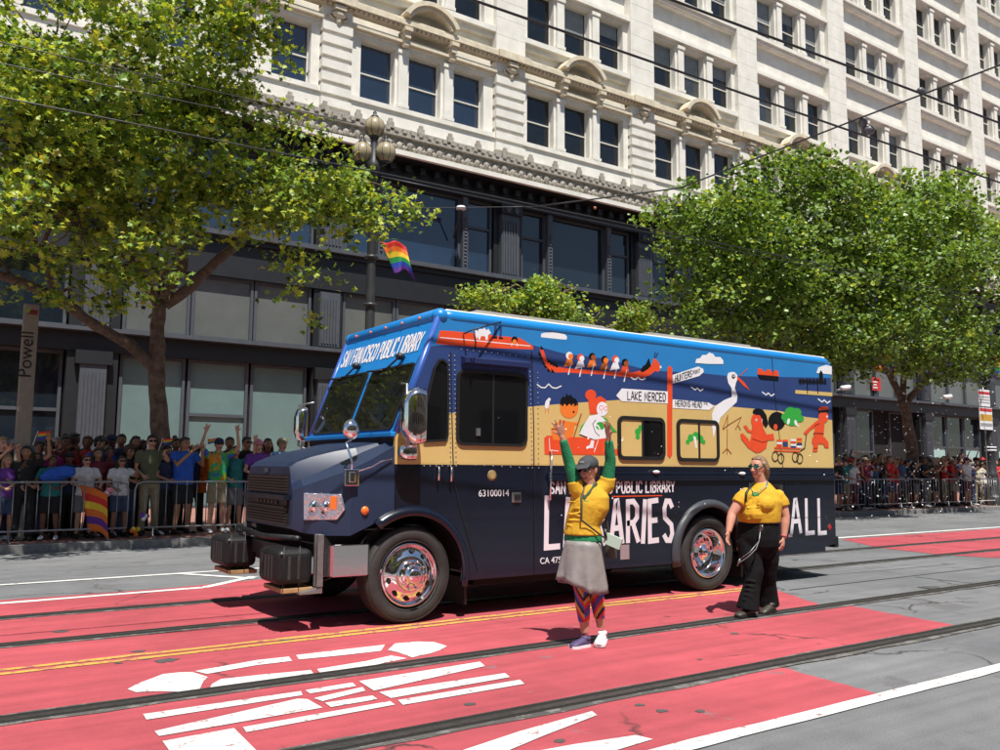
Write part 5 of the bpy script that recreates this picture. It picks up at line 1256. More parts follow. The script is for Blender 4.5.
base = W(775, 500); base.z = .15
limbs = [([base, W(775, 420), W(775, 360)], [.24, .2, .17]), ([W(775, 362), W(750, 320), W(720, 270), W(700, 220)], [.12, .1, .06, .03]), ([W(775, 362), W(785, 300), W(790, 230), W(800, 180)], [.12, .1, .06, .03]), ([W(775, 362), W(815, 320), W(850, 270), W(860, 220)], [.11, .09, .06, .03])]
cl = [(W(785, 250), (2.8, 2.4, 2.4), 3.2), (W(728, 252), (2.0, 1.9, 1.8), 1.8), (W(850, 255), (2.1, 2.0, 1.9), 1.8), (W(800, 200), (2.1, 1.8, 1.1), 1.5), (W(703, 222), (.8, 1.2, .9), .6), (W(745, 310), (2.6, 1.8, 1.2), 1.5), (W(830, 330), (2.0, 1.8, 1.2), 1.0)]
make_tree('street_tree', base, limbs, SH(cl, -2.6), 1050, 36, .145, [0, 1, 0, 4, 1, 1, 2], 'broad bright green street tree rising behind the rear half of the truck', 6, spread=.24, bough=1.2, shape=LEAFS)
Y = 18.6
base = W(550, 520); base.z = .15
limbs = [([base, W(550, 420), W(550, 350)], [.10, .08, .07]), ([W(550, 352), W(520, 320), W(500, 295)], [.05, .035, .015]), ([W(550, 352), W(565, 310), W(570, 290)], [.05, .035, .015]), ([W(550,352), W(600, 330), W(630, 320)], [.05, .035, .015])]
cl = [(W(535, 308), (1.0, .9, .7), 1.5), (W(505, 300), (.8, .8, .5), .8), (W(575, 312), (.9, .8, .6), 1), (W(560, 300), (.55, .6, .4), .5), (W(620, 322), (.7, .7, .35), .6), (W(650, 318), (.6, .6, .35), .4), (W(548, 340), (1.2, .8, .6), .8)]
make_tree('young_tree', base, limbs, cl, 240, 30, .125, [1, 1, 4, 2, 1], 'small young tree showing just above the truck roof', 8, spread=.17, bough=.5, shape=LEAFS)
# trees on the viewer's side, seen in the truck glass
for i, (x, y) in enumerate(((-7, -7.5), (2, -8.5))):
    base = Vector((x, y, .15)); lb = [([base, base + Vector((0, 0, 3))], [.2, .15])] + [([base + Vector((0, 0, 3)), base + Vector((math.cos(k * 1.6) * 1.6, math.sin(k * 1.6) * 1.6, 5))], [.1, .03]) for k in range(4)]
    make_tree('street_tree', base, lb, [(base + Vector((0, 0, 5.2)), (2.3, 2.3, 1.8), 1)], 180, 22, .26, [0, 1, 2], ['street tree on the near pavement behind the viewer, left one', 'street tree on the near pavement behind the viewer, right one'][i], 20 + i, spread=.45, shape=LEAFS, twig=False)

# ------------------------------------------------------------------ crowd barricades
BY = 17.12
def make_barricade():
    T = thing('barricade', (0, 0, 0), 'x', 'barricade', 'steel crowd barricades along the kerb')
    L_, H_, r_ = 2.25, 1.05, .019
    b = MB(); P = [(0, 0, .20)] + [(0, 0, H_ - .14), (.04, 0, H_ - .04), (.14, 0, H_), (L_ - .14, 0, H_), (L_ - .04, 0, H_ - .04), (L_, 0, H_ - .14), (L_, 0, .20), (0, 0, .20)]
    b.tube([Vector(p) for p in P], r_, 8); b.build('frame', M_metal, T)
    b = MB()
    for i in range(1, 12): b.tube([(i * L_ / 12, 0, .20), (i * L_ / 12, 0, H_)], .0095, 6)
    b.build('bars', M_metal, T)
    for x in (.35, L_ - .35):
        b = MB(); b.tube([(x, 0, .20), (x, -.02, .04), (x, -.28, .012)], .016, 6); b.tube([(x, 0, .20), (x, .02, .04), (x, .28, .012)], .016, 6); b.build('foot', M_metal, T)
    return T
bar0 = make_barricade(); KIDS[bar0.name] = kids(bar0)
ORD = ['first', 'second', 'third', 'fourth', 'fifth', 'sixth', 'seventh', 'eighth', 'ninth', 'tenth', 'eleventh', 'twelfth', 'thirteenth', 'fourteenth', 'fifteenth', 'sixteenth', 'seventeenth', 'eighteenth', 'nineteenth', 'twentieth']
xb = [-1.35, 1.0, 3.36, 5.75, 8.1] + [22.0 + i * 2.36 for i in range(10)]
for i, x in enumerate(xb):
    o = bar0 if i == 0 else copy_tree(bar0)
    o.location = (x, BY + rnd.uniform(-.03, .03), .15); o.rotation_euler.z = R_(rnd.uniform(-1.2, 1.2))
    if x < 10: o['label'] = 'steel crowd barricade left of the truck, %s from the left along the kerb' % ORD[i]
    else: o['label'] = 'steel crowd barricade right of the truck, %s past its tail' % ORD[i - 5]

# ------------------------------------------------------------------ people
def remesh(mb, voxel, smooth=4, name='body'):
    me = mb.mesh(name, []) if False else bpy.data.meshes.new(name)
    me.from_pydata(mb.v, [], mb.f); me.update()
    b_ = bmesh.new(); b_.from_mesh(me); bmesh.ops.recalc_face_normals(b_, faces=b_.faces); b_.to_mesh(me); b_.free()
    o = bpy.data.objects.new('tmp', me); COL.objects.link(o)
    m1 = o.modifiers.new('r', 'REMESH'); m1.mode = 'VOXEL'; m1.voxel_size = voxel
    m2 = o.modifiers.new('s', 'SMOOTH'); m2.factor = .5; m2.iterations = smooth
    bpy.context.view_layer.update()
    out = bpy.data.meshes.new_from_object(o.evaluated_get(bpy.context.evaluated_depsgraph_get()))
    out.name = name; bpy.data.objects.remove(o); bpy.data.meshes.remove(me)
    out.polygons.foreach_set('use_smooth', [True] * len(out.polygons)); out.update()
    return out
def link_mesh(me, name, mats, parent):
    idx = [p.material_index for p in me.polygons]; me.materials.clear()
    for x in (mats if isinstance(mats, (list, tuple)) else [mats]): me.materials.append(x)
    me.polygons.foreach_set('material_index', idx)
    o = bpy.data.objects.new(name, me); COL.objects.link(o); o.parent = parent
    org = wloc(parent)
    if org.length > 0: me.transform(Matrix.Translation(-org))
    return o
def limb(b, P, Rr, flat=None, n=12): b.tube([Vector(p) for p in P], Rr, n, flat=flat)
def lerp3(a, c, t): return Vector(a).lerp(Vector(c), t)
def hand(b, wr, elb, palm_n, s=1.0, spread=.25, curl=.3, thumb=1, fr=.0085):
    """palm + five separate fingers; palm_n = direction the palm faces"""
    d = (Vector(wr) - Vector(elb)).normalized(); pn = Vector(palm_n) - d * d.dot(Vector(palm_n)); pn.normalize(); sd_ = d.cross(pn) * thumb
    w = Vector(wr)
    b.tube([w - d * .02 * s, w + d * .02 * s, w + d * .05 * s, w + d * .092 * s], [(.024*s,.020*s), (.032*s,.016*s), (.041*s,.015*s), (.038*s,.012*s)], 10, flat=sd_)
    for k, (off, ln) in enumerate(((-.030, .060), (-.011, .072), (.011, .078), (.030, .070))):
        r0 = w + d * .085 * s + sd_ * off * s; dd = (d + sd_ * (off / .03) * spread).normalized()
        p1 = r0 + dd * ln * .42 * s + pn * curl * .012 * s; p2 = p1 + (dd + pn * curl).normalized() * ln * .33 * s; p3 = p2 + (dd + pn * curl * 1.8).normalized() * ln * .27 * s
        b.tube([r0 - dd * .02 * s, p1, p2, p3], [fr * s * 1.05, fr * s, fr * s * .93, fr * s * .75], 7)
    r0 = w + d * .03 * s + sd_ * .030 * s; dd = (d * .6 + sd_ * .75 + pn * .25).normalized()
    p1 = r0 + dd * .032 * s; p2 = p1 + (dd + d * .5).normalized() * .028 * s; b.tube([r0 - dd * .01, p1, p2], [fr * 1.35 * s, fr * 1.15 * s, fr * .85 * s], 7)
def head_shape(b, c, R, s=1.0):
    """R = 3x3 with columns right, forward, up; c = skull centre"""
    X = lambda x, y, z: Vector(c) + R @ (Vector((x, y, z)) * s)
    b.ell(c, (.074*s, .092*s, .105*s), 20, 14, M=R)
    b.ell(X(0, .018, -.055), (.058*s, .068*s, .070*s), 16, 10, M=R)        # jaw and cheeks
    b.ell(X(0, .060, -.098), (.026*s, .024*s, .022*s), 10, 8, M=R)          # chin
    b.tube([X(0, .088, .010), X(0, .100, -.018), X(0, .112, -.036), X(0, .092, -.046)], [.009*s, .011*s, .014*s, .010*s], 8)   # nose
    for sg in (-1, 1):
        b.ell(X(sg*.014, .093, -.040), (.010*s, .010*s, .008*s), 8, 6, M=R)
        b.ell(X(sg*.028, .080, .022), (.022*s, .012*s, .008*s), 8, 6, M=R)   # brow
        b.ell(X(sg*.076, -.004, -.015), (.010*s, .020*s, .032*s), 10, 8, M=R)  # ear
        b.ell(X(sg*.035, .066, -.030), (.022*s, .018*s, .020*s), 8, 6, M=R)
    b.tube([X(-.024, .084, -.068), X(0, .092, -.066), X(.024, .084, -.068)], [.006*s, .009*s, .006*s], 6)
    b.tube([X(-.020, .084, -.077), X(0, .091, -.078), X(.020, .084, -.077)], [.005*s, .009*s, .005*s], 6)
def paint_head(me, c, R, s, mi_lip=1, mi_eye=2, mi_white=None):
    Ri = R.transposed(); c = Vector(c)
    for p in me.polygons:
        q = Ri @ (p.center - c) / s
        if q.y > .055 and abs(q.x) < .028 and -.084 < q.z < -.060: p.material_index = mi_lip
        for sg in (-1, 1):
            if q.y > .05 and abs(q.x - sg*.031) < .012 and abs(q.z - .004) < .007: p.material_index = mi_eye
            if q.y > .05 and abs(q.x - sg*.031) < .018 and abs(q.z - .026) < .005: p.material_index = mi_eye
SK = {n_: mat('skin ' + n_, c_, .5, var=.08, scale=14, spec=.4) for n_, c_ in (('fair', (.52, .28, .19)), ('rosy', (.55, .26, .18)), ('tan', (.36, .18, .10)), ('brown', (.18, .08, .045)), ('deep', (.075, .035, .022)))}
M_lip = mat('lip colour', (.30, .08, .07), .45); M_eye = mat('eye dark', (.015, .012, .010), .3)
M_lens = mat('sunglasses', (.008, .009, .010), .12, coat=.5)
def frame(fwd, up=(0, 0, 1)):
    f = Vector(fwd).normalized(); u = Vector(up); r = f.cross(u).normalized(); u = r.cross(f).normalized()
    return Matrix(((r.x, f.x, u.x), (r.y, f.y, u.y), (r.z, f.z, u.z)))

# ---- the woman with raised arms
def wplane(foot_px):
    G = on_z(*foot_px, 0.0); D = (G - EYE).dot(FWH)
    def P(px, py, toward=0.0): return on_depth(px, py, D - toward)
    return G, P
G, P = wplane((594, 646))
PER1 = thing('person', (G.x, G.y, 0), 'person in grey cap and yellow tee over green sleeves, both arms raised beside the truck', 'person')
bodyf = (RT * -.50 + FWH * -.86).normalized()      # body faces the viewer and slightly left
side = bodyf.cross(ZU).normalized() * -1           # towards image right
if side.dot(RT) < 0: side = -side
B = MB()
hipc, wst, chs, nk = P(583, 541), P(583, 526), P(590, 500), P(590, 486)
hL, hR = P(577, 545), P(592, 545); kL, kR = P(582, 594, .05), P(596, 591, -.02); aL, aR = P(585, 633, .03), P(601, 627, -.05)
tL, tR = P(571, 645, .14), P(599, 645, .10); eL, eR = P(569, 462, .04), P(610.5, 461, .02); wL, wR = P(562, 436, .10), P(608.5, 437, .08)
sL, sR = P(577, 489, .02), P(607, 484, -.02); Hc = P(588.5, 468.5, .02)
B.tube([hipc - ZU*.10, hipc, wst, chs - ZU * .03, chs + ZU*.04, nk + ZU * .0, nk + ZU * .02], [(.13,.10),(.165,.125),(.135,.105),(.155,.115),(.155,.10),(.08,.07),(.05,.05)], 16, flat=side)
limb(B, [nk - ZU * .03, Hc - ZU * .05], [.055, .052])
limb(B, [hL, kL, lerp3(kL, aL, .3), aL], [.088, .056, .056, .036]); limb(B, [hR, kR, lerp3(kR, aR, .3), aR], [.088, .056, .056, .036])
for s_, e_, w_ in ((sL, eL, wL), (sR, eR, wR)):
    limb(B, [lerp3(s_, chs, .35), s_, lerp3(s_, e_, .5), e_, lerp3(e_, w_, .3), w_], [.055, .052, .042, .036, .036, .024])
hf = (RT * -.62 + FWH * -.72 - ZU * .20).normalized(); HR = frame(hf)
head_shape(B, Hc, HR, .98)
hand(B, wL, eL, -FWH - RT * .1, 1.0, .45, .15, thumb=-1); hand(B, wR, eR, -RT * .7 - FWH * .5, 1.0, .3, .45, thumb=1)
me = remesh(B, .0062, 3, 'body'); paint_head(me, Hc, HR, .98)
SKW = mat('skin warm', (.50, .25, .17), .5, var=.1, scale=14)  # warm skin tone over the whole body, slightly mottled
link_mesh(me, 'body', [SKW, M_lip, M_eye], PER1)
# green long sleeves
C_green = mat('green knit', (.010, .19, .075), .85, var=.22, scale=14, bump=.4, bscale=60)
B = MB()
for s_, e_, w_ in ((sL, eL, wL), (sR, eR, wR)):
    B.tube([lerp3(s_, chs, .25), s_, lerp3(s_, e_, .5), e_, lerp3(e_, w_, .35), lerp3(e_, w_, .86)], [.064, .062, .055, .050, .047, .036], 14)
B.tube([hipc + ZU*.0, hipc + ZU * .05, wst + ZU * .01], [(.178,.138),(.172,.132),(.150,.12)], 16, flat=side)
me = remesh(B, .010, 3, 'long_sleeve_shirt'); link_mesh(me, 'long_sleeve_shirt', C_green, PER1)
# yellow tee
C_yel = mat('golden yellow cotton', (.58, .33, .015), .85, var=.12, scale=9, bump=.35, bscale=22)
C_yel2 = mat('tee print green', (.05, .22, .05), .8)
B = MB()
B.tube([hipc + ZU * .055, wst + ZU * .03, chs - ZU * .04, chs + ZU * .03, nk - ZU * .015, nk + ZU * .012], [(.178,.150),(.158,.130),(.180,.145),(.178,.122),(.105,.085),(.072,.066)], 18, flat=side)
for s_, e_ in ((sL, eL), (sR, eR)): B.tube([lerp3(s_, chs, .5), s_, lerp3(s_, e_, .30)], [.080, .078, .070], 14)
B.ell(chs - ZU*.05 + bodyf * .07 + side * .06, (.07, .06, .065)); B.ell(chs - ZU*.05 + bodyf * .07 - side * .06, (.07, .06, .065))
for i in range(7):   # cloth folds
    z = wst.z + .02 + i * .035; a = Vector((wst.x, wst.y, z)) + bodyf * .115 - side * .12; c = Vector((wst.x, wst.y, z + .04 * (i % 3 - 1))) + bodyf * .135 + side * .05
    B.tube([a, a.lerp(c, .5) + bodyf * .002, c], [.004, .009, .004], 6)
me = remesh(B, .0085, 4, 'tee_shirt')
neck_c = nk + bodyf * .05
for p in me.polygons:
    q = p.center - chs
    if q.dot(bodyf) > .03 and -.02 < q.dot(side) < .05 and .02 < q.z + .03 < .06 and abs(q.dot(side) - .03) < .03 and q.z < .0: p.material_index = 1
link_mesh(me, 'tee_shirt', [C_yel, C_yel2], PER1)
# added V-shaped piece, coloured dark green for the shade at the neck
B = MB(); B.tube([nk + bodyf * .02 - side * .075 + ZU*.03, nk + bodyf * .085 - side * .04 - ZU * .04, nk + bodyf * .12 - side * .01 - ZU * .12], [.022, .030, .012], 10); B.tube([nk + bodyf * .02 + side * .07 + ZU*.03, nk + bodyf * .095 + side * .03 - ZU * .07, nk + bodyf * .13 - side*.0 - ZU * .12], [.018, .022, .012], 8)
me = remesh(B, .01, 2, 'neck_shade'); link_mesh(me, 'neck_shade', mat('dark green neck shade', (.03, .07, .03), .8, var=.3, scale=20), PER1)
# grey skirt
C_sk = mat('silver grey skirt cloth', (.235, .22, .21), .5, var=.12, scale=8, bump=.3, bscale=16)
b = MB(); rs = []; ns = 48
hem = P(582, 585); top_ = P(583, 540)
for j in range(10):
    t = j / 9; c = top_.lerp(hem, t); rx = .165 + .062 * t; ry = .140 + .055 * t
    ring = []
    for k in range(ns):
        a = 2 * math.pi * k / ns; f_ = 1 + t * (.085 * math.sin(a * 8 + 1.0) + .05 * math.sin(a * 13 + t * 2)); zz = -.035 * t * math.sin(a * 2 + .6) - .03 * t * math.cos(a)
        ring.append(c + side * math.cos(a) * rx * f_ + bodyf * math.sin(a) * ry * f_ + ZU * zz)
    rs.append(ring)
b.rings(rs, 0, True, False)
sk = b.build('skirt', C_sk, PER1); m_ = sk.modifiers.new('s', 'SOLIDIFY'); m_.thickness = .008; m_.offset = -1
# patterned leggings: stripes by place on the leg
B = MB()
limb(B, [lerp3(hL, kL, .45), kL, lerp3(kL, aL, .28), lerp3(kL, aL, .70)], [.082, .066, .066, .050]); limb(B, [lerp3(hR, kR, .45), kR, lerp3(kR, aR, .28), lerp3(kR, aR, .74)], [.082, .066, .066, .050])
me = remesh(B, .008, 2, 'leggings')
LG = [mat('legging dark blue', (.04, .09, .45), .7), mat('legging red', (.62, .04, .04), .7), mat('legging gold', (.60, .36, .07), .7), mat('legging black', (.02, .02, .03), .7), mat('legging violet', (.16, .04, .20), .7)]
for p in me.polygons:
    q = p.center; v = q.z * 9 + (q - kL).dot(side) * 14 * (1 if (q - lerp3(kL, kR, .5)).dot(side) < 0 else -1); p.material_index = [0, 1, 3, 2, 1, 0, 4, 1, 2, 3][int(v * 3) % 10]
link_mesh(me, 'leggings', LG, PER1)
# shoes
def shoe(heel, toe, M, par, s=1.0, name='shoe', sole=None, hi=.0):
    heel = Vector(heel); toe = Vector(toe); d = (toe - heel).normalized(); sd_ = d.cross(ZU).normalized(); up_ = sd_.cross(d).normalized(); L = (toe - heel).length; b = MB()
    prof = [(-.02, .026, .030, .036), (.06, .034, .040, .040), (.25, .036, .042, .042), (.5, .038, .034, .034), (.75, .046, .027, .027), (.93, .040, .021, .021), (1.02, .020, .014, .016)]
    rs = []
    for t, w_, h_, zc_ in prof:
        c = heel + d * (L * t) + up_ * zc_ * s; rs.append([c + sd_ * (math.cos(a) * w_ * s) + up_ * (max(-zc_ * s + .004, math.sin(a) * h_ * s)) for a in [2 * math.pi * k / 16 for k in range(16)]])
    b.rings(rs, 0, True, True)
    c = heel + d * L * .16; b.tube([c + up_ * .05 * s, c + up_ * (.085 + hi) * s - d * .005], [(.038 * s, .045 * s), (.036 * s, .042 * s)], 12, flat=sd_)
    if sole:
        rs = [[heel + d * (L * t) + sd_ * (sg * (w_ + .004) * s) + up_ * z for sg, z in ((-1, 0), (1, 0), (1, .022), (-1, .022))] for t, w_, _, _ in prof]; b.rings(rs, 1, False, True)
    return b.build(name, [M, sole or M], par)
C_whs = mat('white canvas shoe', (.70, .66, .66), .6, var=.08); C_shad = mat('shadowed shoe', (.07, .05, .13), .6)  # second shoe's dark violet colour paints in the shadow on it
def gz(v, z=.004): return Vector((v.x, v.y, z))
shoe(gz(aR + RT * .02, .035), gz(tR, .012), C_whs, PER1, 1.08, sole=C_wh); shoe(gz(aL + RT * .03), gz(tL, .004), C_shad, PER1, 1.05, sole=C_wh)
# hair, cap, sunglasses, bag
def X_(x, y, z, s=.98): return Hc + HR @ (Vector((x, y, z)) * s)
B = MB(); B.ell(X_(0, -.022, .0), (.082, .082, .090), M=HR); B.tube([X_(.03, -.07, 0), X_(.055, -.05, -.08), X_(.06, -.01, -.14)], [.04, .035, .012], 10); B.tube([X_(-.03, -.07, 0), X_(-.05, -.05, -.08)], [.04, .02], 10)
me = remesh(B, .009, 2, 'hair'); link_mesh(me, 'hair', mat('dark brown hair', (.025, .014, .009), .55, var=.3, scale=40), PER1)
B = MB(); B.ell(X_(0, -.004, .040), (.088, .104, .078), 20, 12, M=HR)
for i in range(5):
    t = -1 + i * .5
    B.tube([X_(t * .062, .072, .050), X_(t * .055, .150 - abs(t) * .03, .030), X_(t * .045, .168 - abs(t) * .045, .022)], [(.022, .010), (.022, .005), (.012, .004)], 8, flat=HR @ Vector((1, 0, 0)))
me = remesh(B, .007, 3, 'cap')
Ri = HR.transposed()
bmx = bmesh.new(); bmx.from_mesh(me); 
dele = [f for f in bmx.faces if (lambda q: q.z < .016 and q.y < .075)(Ri @ (f.calc_center_median() - Hc))]
bmesh.ops.delete(bmx, geom=dele, context='FACES'); bmx.to_mesh(me); bmx.free()
co = link_mesh(me, 'cap', [mat('charcoal grey cap', (.045, .05, .056), .8, var=.15)], PER1); m_ = co.modifiers.new('s', 'SOLIDIFY'); m_.thickness = .004
B = MB(); B.box(-.022, .022, 0, .002, 0, .012)
Tm = Matrix.Translation(X_(0, .088, .072)) @ HR.to_4x4(); q = [Tm @ Vector(v) for v in B.v]; B.v = [tuple(v) for v in q]; B.build('cap_lettering', C_wh, co)
def glasses(Hc, HR, s, par, M, rimM=None):
    b = MB(); X = lambda x, y, z: Hc + HR @ (Vector((x, y, z)) * s)
    for sg in (-1, 1):
        rs = []
        for y_ in (.092, .098):
            rs.append([X(sg * (.034 + .030 * math.cos(a)), y_ - .012 * (abs(.034 + .030 * math.cos(a)) / .06) ** 2, .004 + .020 * math.sin(a)) for a in [2 * math.pi * k / 14 for k in range(14)]])
        b.rings(rs, 0, False, True); b.tube([X(sg * .062, .088, .010), X(sg * .080, .02, .008), X(sg * .078, -.02, .0)], .0035 * s, 6)
    b.tube([X(-.012, .098, .008), X(.012, .098, .008)], .004 * s, 6); return b.build('sunglasses', M, par)
glasses(Hc, HR, .98, PER1, M_lens)
B = MB(); st = [sL + ZU * .055 + side * .08 + bodyf*.01, chs + ZU*.02 + bodyf * .135 - side * .02, wst + bodyf * .16 + side * .06 + ZU * .06, P(607, 540, .14), P(611, 545, .1)]
B.tube(st, [(.011, .004)] * 5, 6, flat=side); B.tube([P(611, 545, .1), chs - bodyf * .15 + side * .05, sL + ZU * .055 - bodyf*.03 + side * .08, st[0]], [(.011, .004)] * 4, 6, flat=side)
bagc = P(611, 548, .06); B.obox(bagc, side * .05 + bodyf * .02, bodyf * .03, ZU * .085)
bo = B.build('shoulder_bag', mat('olive strap', (.07, .06, .04), .7, var=.2), PER1)
bg_ = MB(); c = P(613, 541, .16); bg_.obox(c, (side + ZU * -.35) * .075, bodyf * .012, (ZU + side * .35) * .045, 0); bg_.tube([c - side*.06+ZU*.02, c - side * .075 + ZU * .10], .02, 8, 1)
tag(bg_.build('folded_fan', [mat('mint paper', (.45, .60, .50), .7), M_black]), 'folded mint green paper hanging at the hip of the person in yellow with raised arms', 'paper fan')

# ---- the woman walking at the rear wheel
G, P = wplane((757, 615))
PER2 = thing('person', (G.x, G.y, 0), 'person in yellow tee, green sunglasses and black flared trousers walking by the rear wheel', 'person')
bodyf = (RT * -.62 + FWH * -.78).normalized(); side = bodyf.cross(ZU).normalized()
if side.dot(RT) < 0: side = -side
hipc, wst, chs, nk = P(757, 536), P(759, 520), P(762, 497), P(762, 483)
hL, hR = P(747, 546), P(768, 546); kL, kR = P(755, 573, .12), P(768, 574, -.06); aL, aR = P(747.5, 605, .16), P(768, 600, -.16)
sL, sR = P(745.5, 493.5, .06), P(779, 495.5, -.05); eL, eR = P(732, 514, .10), P(785.5, 517, -.02); wL, wR = P(728.5, 532, .18), P(783.5, 538, .02); Hc = P(758.5, 466.5, .02)
def torso(B, k=0.0):
    B.tube([hipc - ZU * .12, hipc - ZU*.02, wst - ZU * .01, wst + ZU * .09, chs - ZU * .02, chs + ZU * .06, nk - ZU * .01, nk + ZU * .02], [(.19+k,.16+k),(.225+k,.185+k),(.205+k,.185+k),(.215+k,.195+k),(.205+k,.175+k),(.160+k,.130+k),(.09+k,.08+k),(.062,.060)], 18, flat=side)
    B.ell(wst + ZU * .07 + bodyf * .08, (.16 + k, .14 + k, .12 + k)); 
    for sg in (-1, 1): B.ell(chs - ZU * .075 + bodyf * .13 + side * sg * .085, (.092 + k, .085 + k, .085 + k))
B = MB(); torso(B)
limb(B, [nk - ZU * .03, Hc - ZU * .05], [.066, .062])
limb(B, [hL, kL, lerp3(kL, aL, .3), aL], [.115, .075, .070, .042]); limb(B, [hR, kR, lerp3(kR, aR, .3), aR], [.115, .075, .070, .042])
for s_, e_, w_ in ((sL, eL, wL), (sR, eR, wR)): limb(B, [lerp3(s_, chs, .4), s_, lerp3(s_, e_, .5), e_, lerp3(e_, w_, .3), w_], [.066, .066, .062, .048, .048, .030])
hf = (RT * -.80 + FWH * -.60 - ZU * .05).normalized(); HR = frame(hf); head_shape(B, Hc, HR, 1.03)
hand(B, wL, eL, side, 1.0, .08, .8, thumb=1); hand(B, wR, eR, -side, 1.0, .08, .9, thumb=-1)
me = remesh(B, .0065, 3, 'body'); paint_head(me, Hc, HR, 1.03); link_mesh(me, 'body', [SK['rosy'], M_lip, M_eye], PER2)
B = MB()
k = .018
B.tube([wst - ZU * .03, wst + ZU * .0, wst + ZU * .09, chs - ZU * .02, chs + ZU * .06, nk - ZU * .02, nk + ZU * .003], [(.218,.198),(.226,.204),(.234,.214),(.218,.194),(.172,.148),(.105,.092),(.084,.078)], 20, flat=side)
B.ell(wst + ZU * .07 + bodyf * .08, (.178, .158, .125))
for sg in (-1, 1): B.ell(chs - ZU * .075 + bodyf * .13 + side * sg * .085, (.106, .098, .096))
for s_, e_ in ((sL, eL), (sR, eR)): B.tube([lerp3(s_, chs, .55) - ZU * .02, s_ - ZU * .018, lerp3(s_, e_, .28), lerp3(s_, e_, .52)], [.092, .084, .084, .082], 14)
for i in range(6):
    z = wst.z + .0 + i * .03; a = Vector((wst.x, wst.y, z)) + bodyf * .18 - side * .14; c = Vector((wst.x, wst.y, z + .03)) + bodyf * .20 + side * .10
    B.tube([a, a.lerp(c, .5) + bodyf * .05, c], [.004, .008, .004], 6)
B.ell(wst + ZU * .175 + bodyf * .14, (.02, .02, .02))
me = remesh(B, .0085, 3, 'tee_shirt')
for p in me.polygons:
    q = p.center - (chs + ZU * .03)
    if q.dot(bodyf) > .08 and abs(q.dot(side)) < .035 and abs(q.z) < .02: p.material_index = 1
link_mesh(me, 'tee_shirt', [C_yel, C_yel2], PER2)
B = MB(); torsoP = [(.205, .180), (.232, .200), (.20, .18)]
B.tube([wst - ZU * .0, hipc - ZU * .02, hipc - ZU * .10, hipc - ZU * .22], [(.212, .19), (.232, .198), (.222, .185), (.15, .14)], 18, flat=side)
for h_, k_, a_, s2 in ((hL, kL, aL, 1), (hR, kR, aR, 1)):
    B.tube([h_ + ZU*.06, lerp3(h_, k_, .5), k_, lerp3(k_, a_, .35), lerp3(k_, a_, .75), a_ - ZU * .05], [.120, .116, .092, .086, .102, .120], 16)
for i in range(5): 
    q = lerp3(kL, aL, .25 + i * .15); B.tube([q + bodyf * .09 - side * .05, q + bodyf * .105 + ZU * .015, q + bodyf * .08 + side * .06], [.006, .012, .006], 6)
me = remesh(B, .010, 3, 'trousers'); link_mesh(me, 'trousers', mat('black trouser cloth', (.007, .007, .008), .9, spec=.15, var=.3, scale=8, bump=.4, bscale=20), PER2)
B = MB(); B.tube([wst - ZU * .028, wst - ZU * .0], [(.222, .20), (.222, .20)], 20, flat=side); B.build('belt', M_black, PER2)
C_gs = mat('dark olive shoe', (.04, .036, .028), .5)
shoe(gz(P(753, 613, .06)), gz(P(737, 611, .28), .02), C_gs, PER2, 1.12, sole=M_black); shoe(gz(P(774, 609, -.10), .03), gz(P(761, 608, .02)), C_gs, PER2, 1.1, sole=M_black)
X_ = lambda x, y, z, s=1.03: Hc + HR @ (Vector((x, y, z)) * s)
B = MB(); B.ell(X_(0, -.022, .022), (.086, .092, .098), 18, 12, M=HR); B.ell(X_(0, .03, .078), (.060, .04, .026), 12, 8, M=HR)
for sg in (-1, 1): B.tube([X_(sg*.074, .01, .04), X_(sg*.088, -.02, -.03), X_(sg*.07, -.06, -.09)], [.02, .03, .015], 8)
B.tube([X_(0, -.08, .03), X_(.06, -.16, -.01), X_(.10, -.21, -.09), X_(.10, -.19, -.20)], [.055, .05, .05, .014], 10); B.tube([X_(-.03, -.08, .01), X_(-.0, -.12, -.09), X_(.02, -.14, -.20)], [.045, .04, .012], 8)
me = remesh(B, .009, 2, 'hair'); link_mesh(me, 'hair', mat('sandy brown hair', (.22, .135, .075), .5, var=.35, scale=35), PER2)
glasses(Hc, HR, 1.03, PER2, mat('green mirror sunglasses', (.02, .22, .16), .15, .6, coat=.6))
B = MB(); pts = [nk - side * .07 + bodyf * .03 + ZU*.02]; nC = 9
for i in range(nC + 1):
    t = i / nC; pts.append(nk + side * (-.085 + .17 * t) + bodyf * (.06 + .15 * math.sin(math.pi * t)) - ZU * (.22 * math.sin(math.pi * t) ** .8))
pts.append(nk + side * .07 + bodyf * .03 + ZU*.02)
B.tube(pts, .006, 6); B.build('bead_necklace', [mat('teal beads', (.08, .25, .28), .3)], PER2)
B = MB(); pts = [nk + side * (-.10 + .2 * t) + bodyf * (.10 + .10 * math.sin(math.pi * t)) - ZU * (.10 * math.sin(math.pi * t)) for t in [i / 8 for i in range(9)]]; B.tube(pts, .005, 6); B.build('silver_chain', M_metal, PER2)
B = MB()
for s_, sg in ((sL, -1), (sR, 1)):
    a = nk.lerp(s_, .62); B.tube([a + bodyf * .175 - ZU * .13, a + bodyf * .15 - ZU*.03, a + ZU * .058, a - bodyf * .14 - ZU * .02], [(.014, .006)] * 4, 6, flat=side)
B.obox(chs - bodyf * .22 - ZU * .04, side * .13, bodyf * .05, ZU * .17); B.build('backpack', M_black, PER2)
B = MB(); a = P(760.5, 530, .25); B.box(-.01, .01, -.01, .01, -.01, .01); B.v = [tuple(Vector(v) + a) for v in B.v]
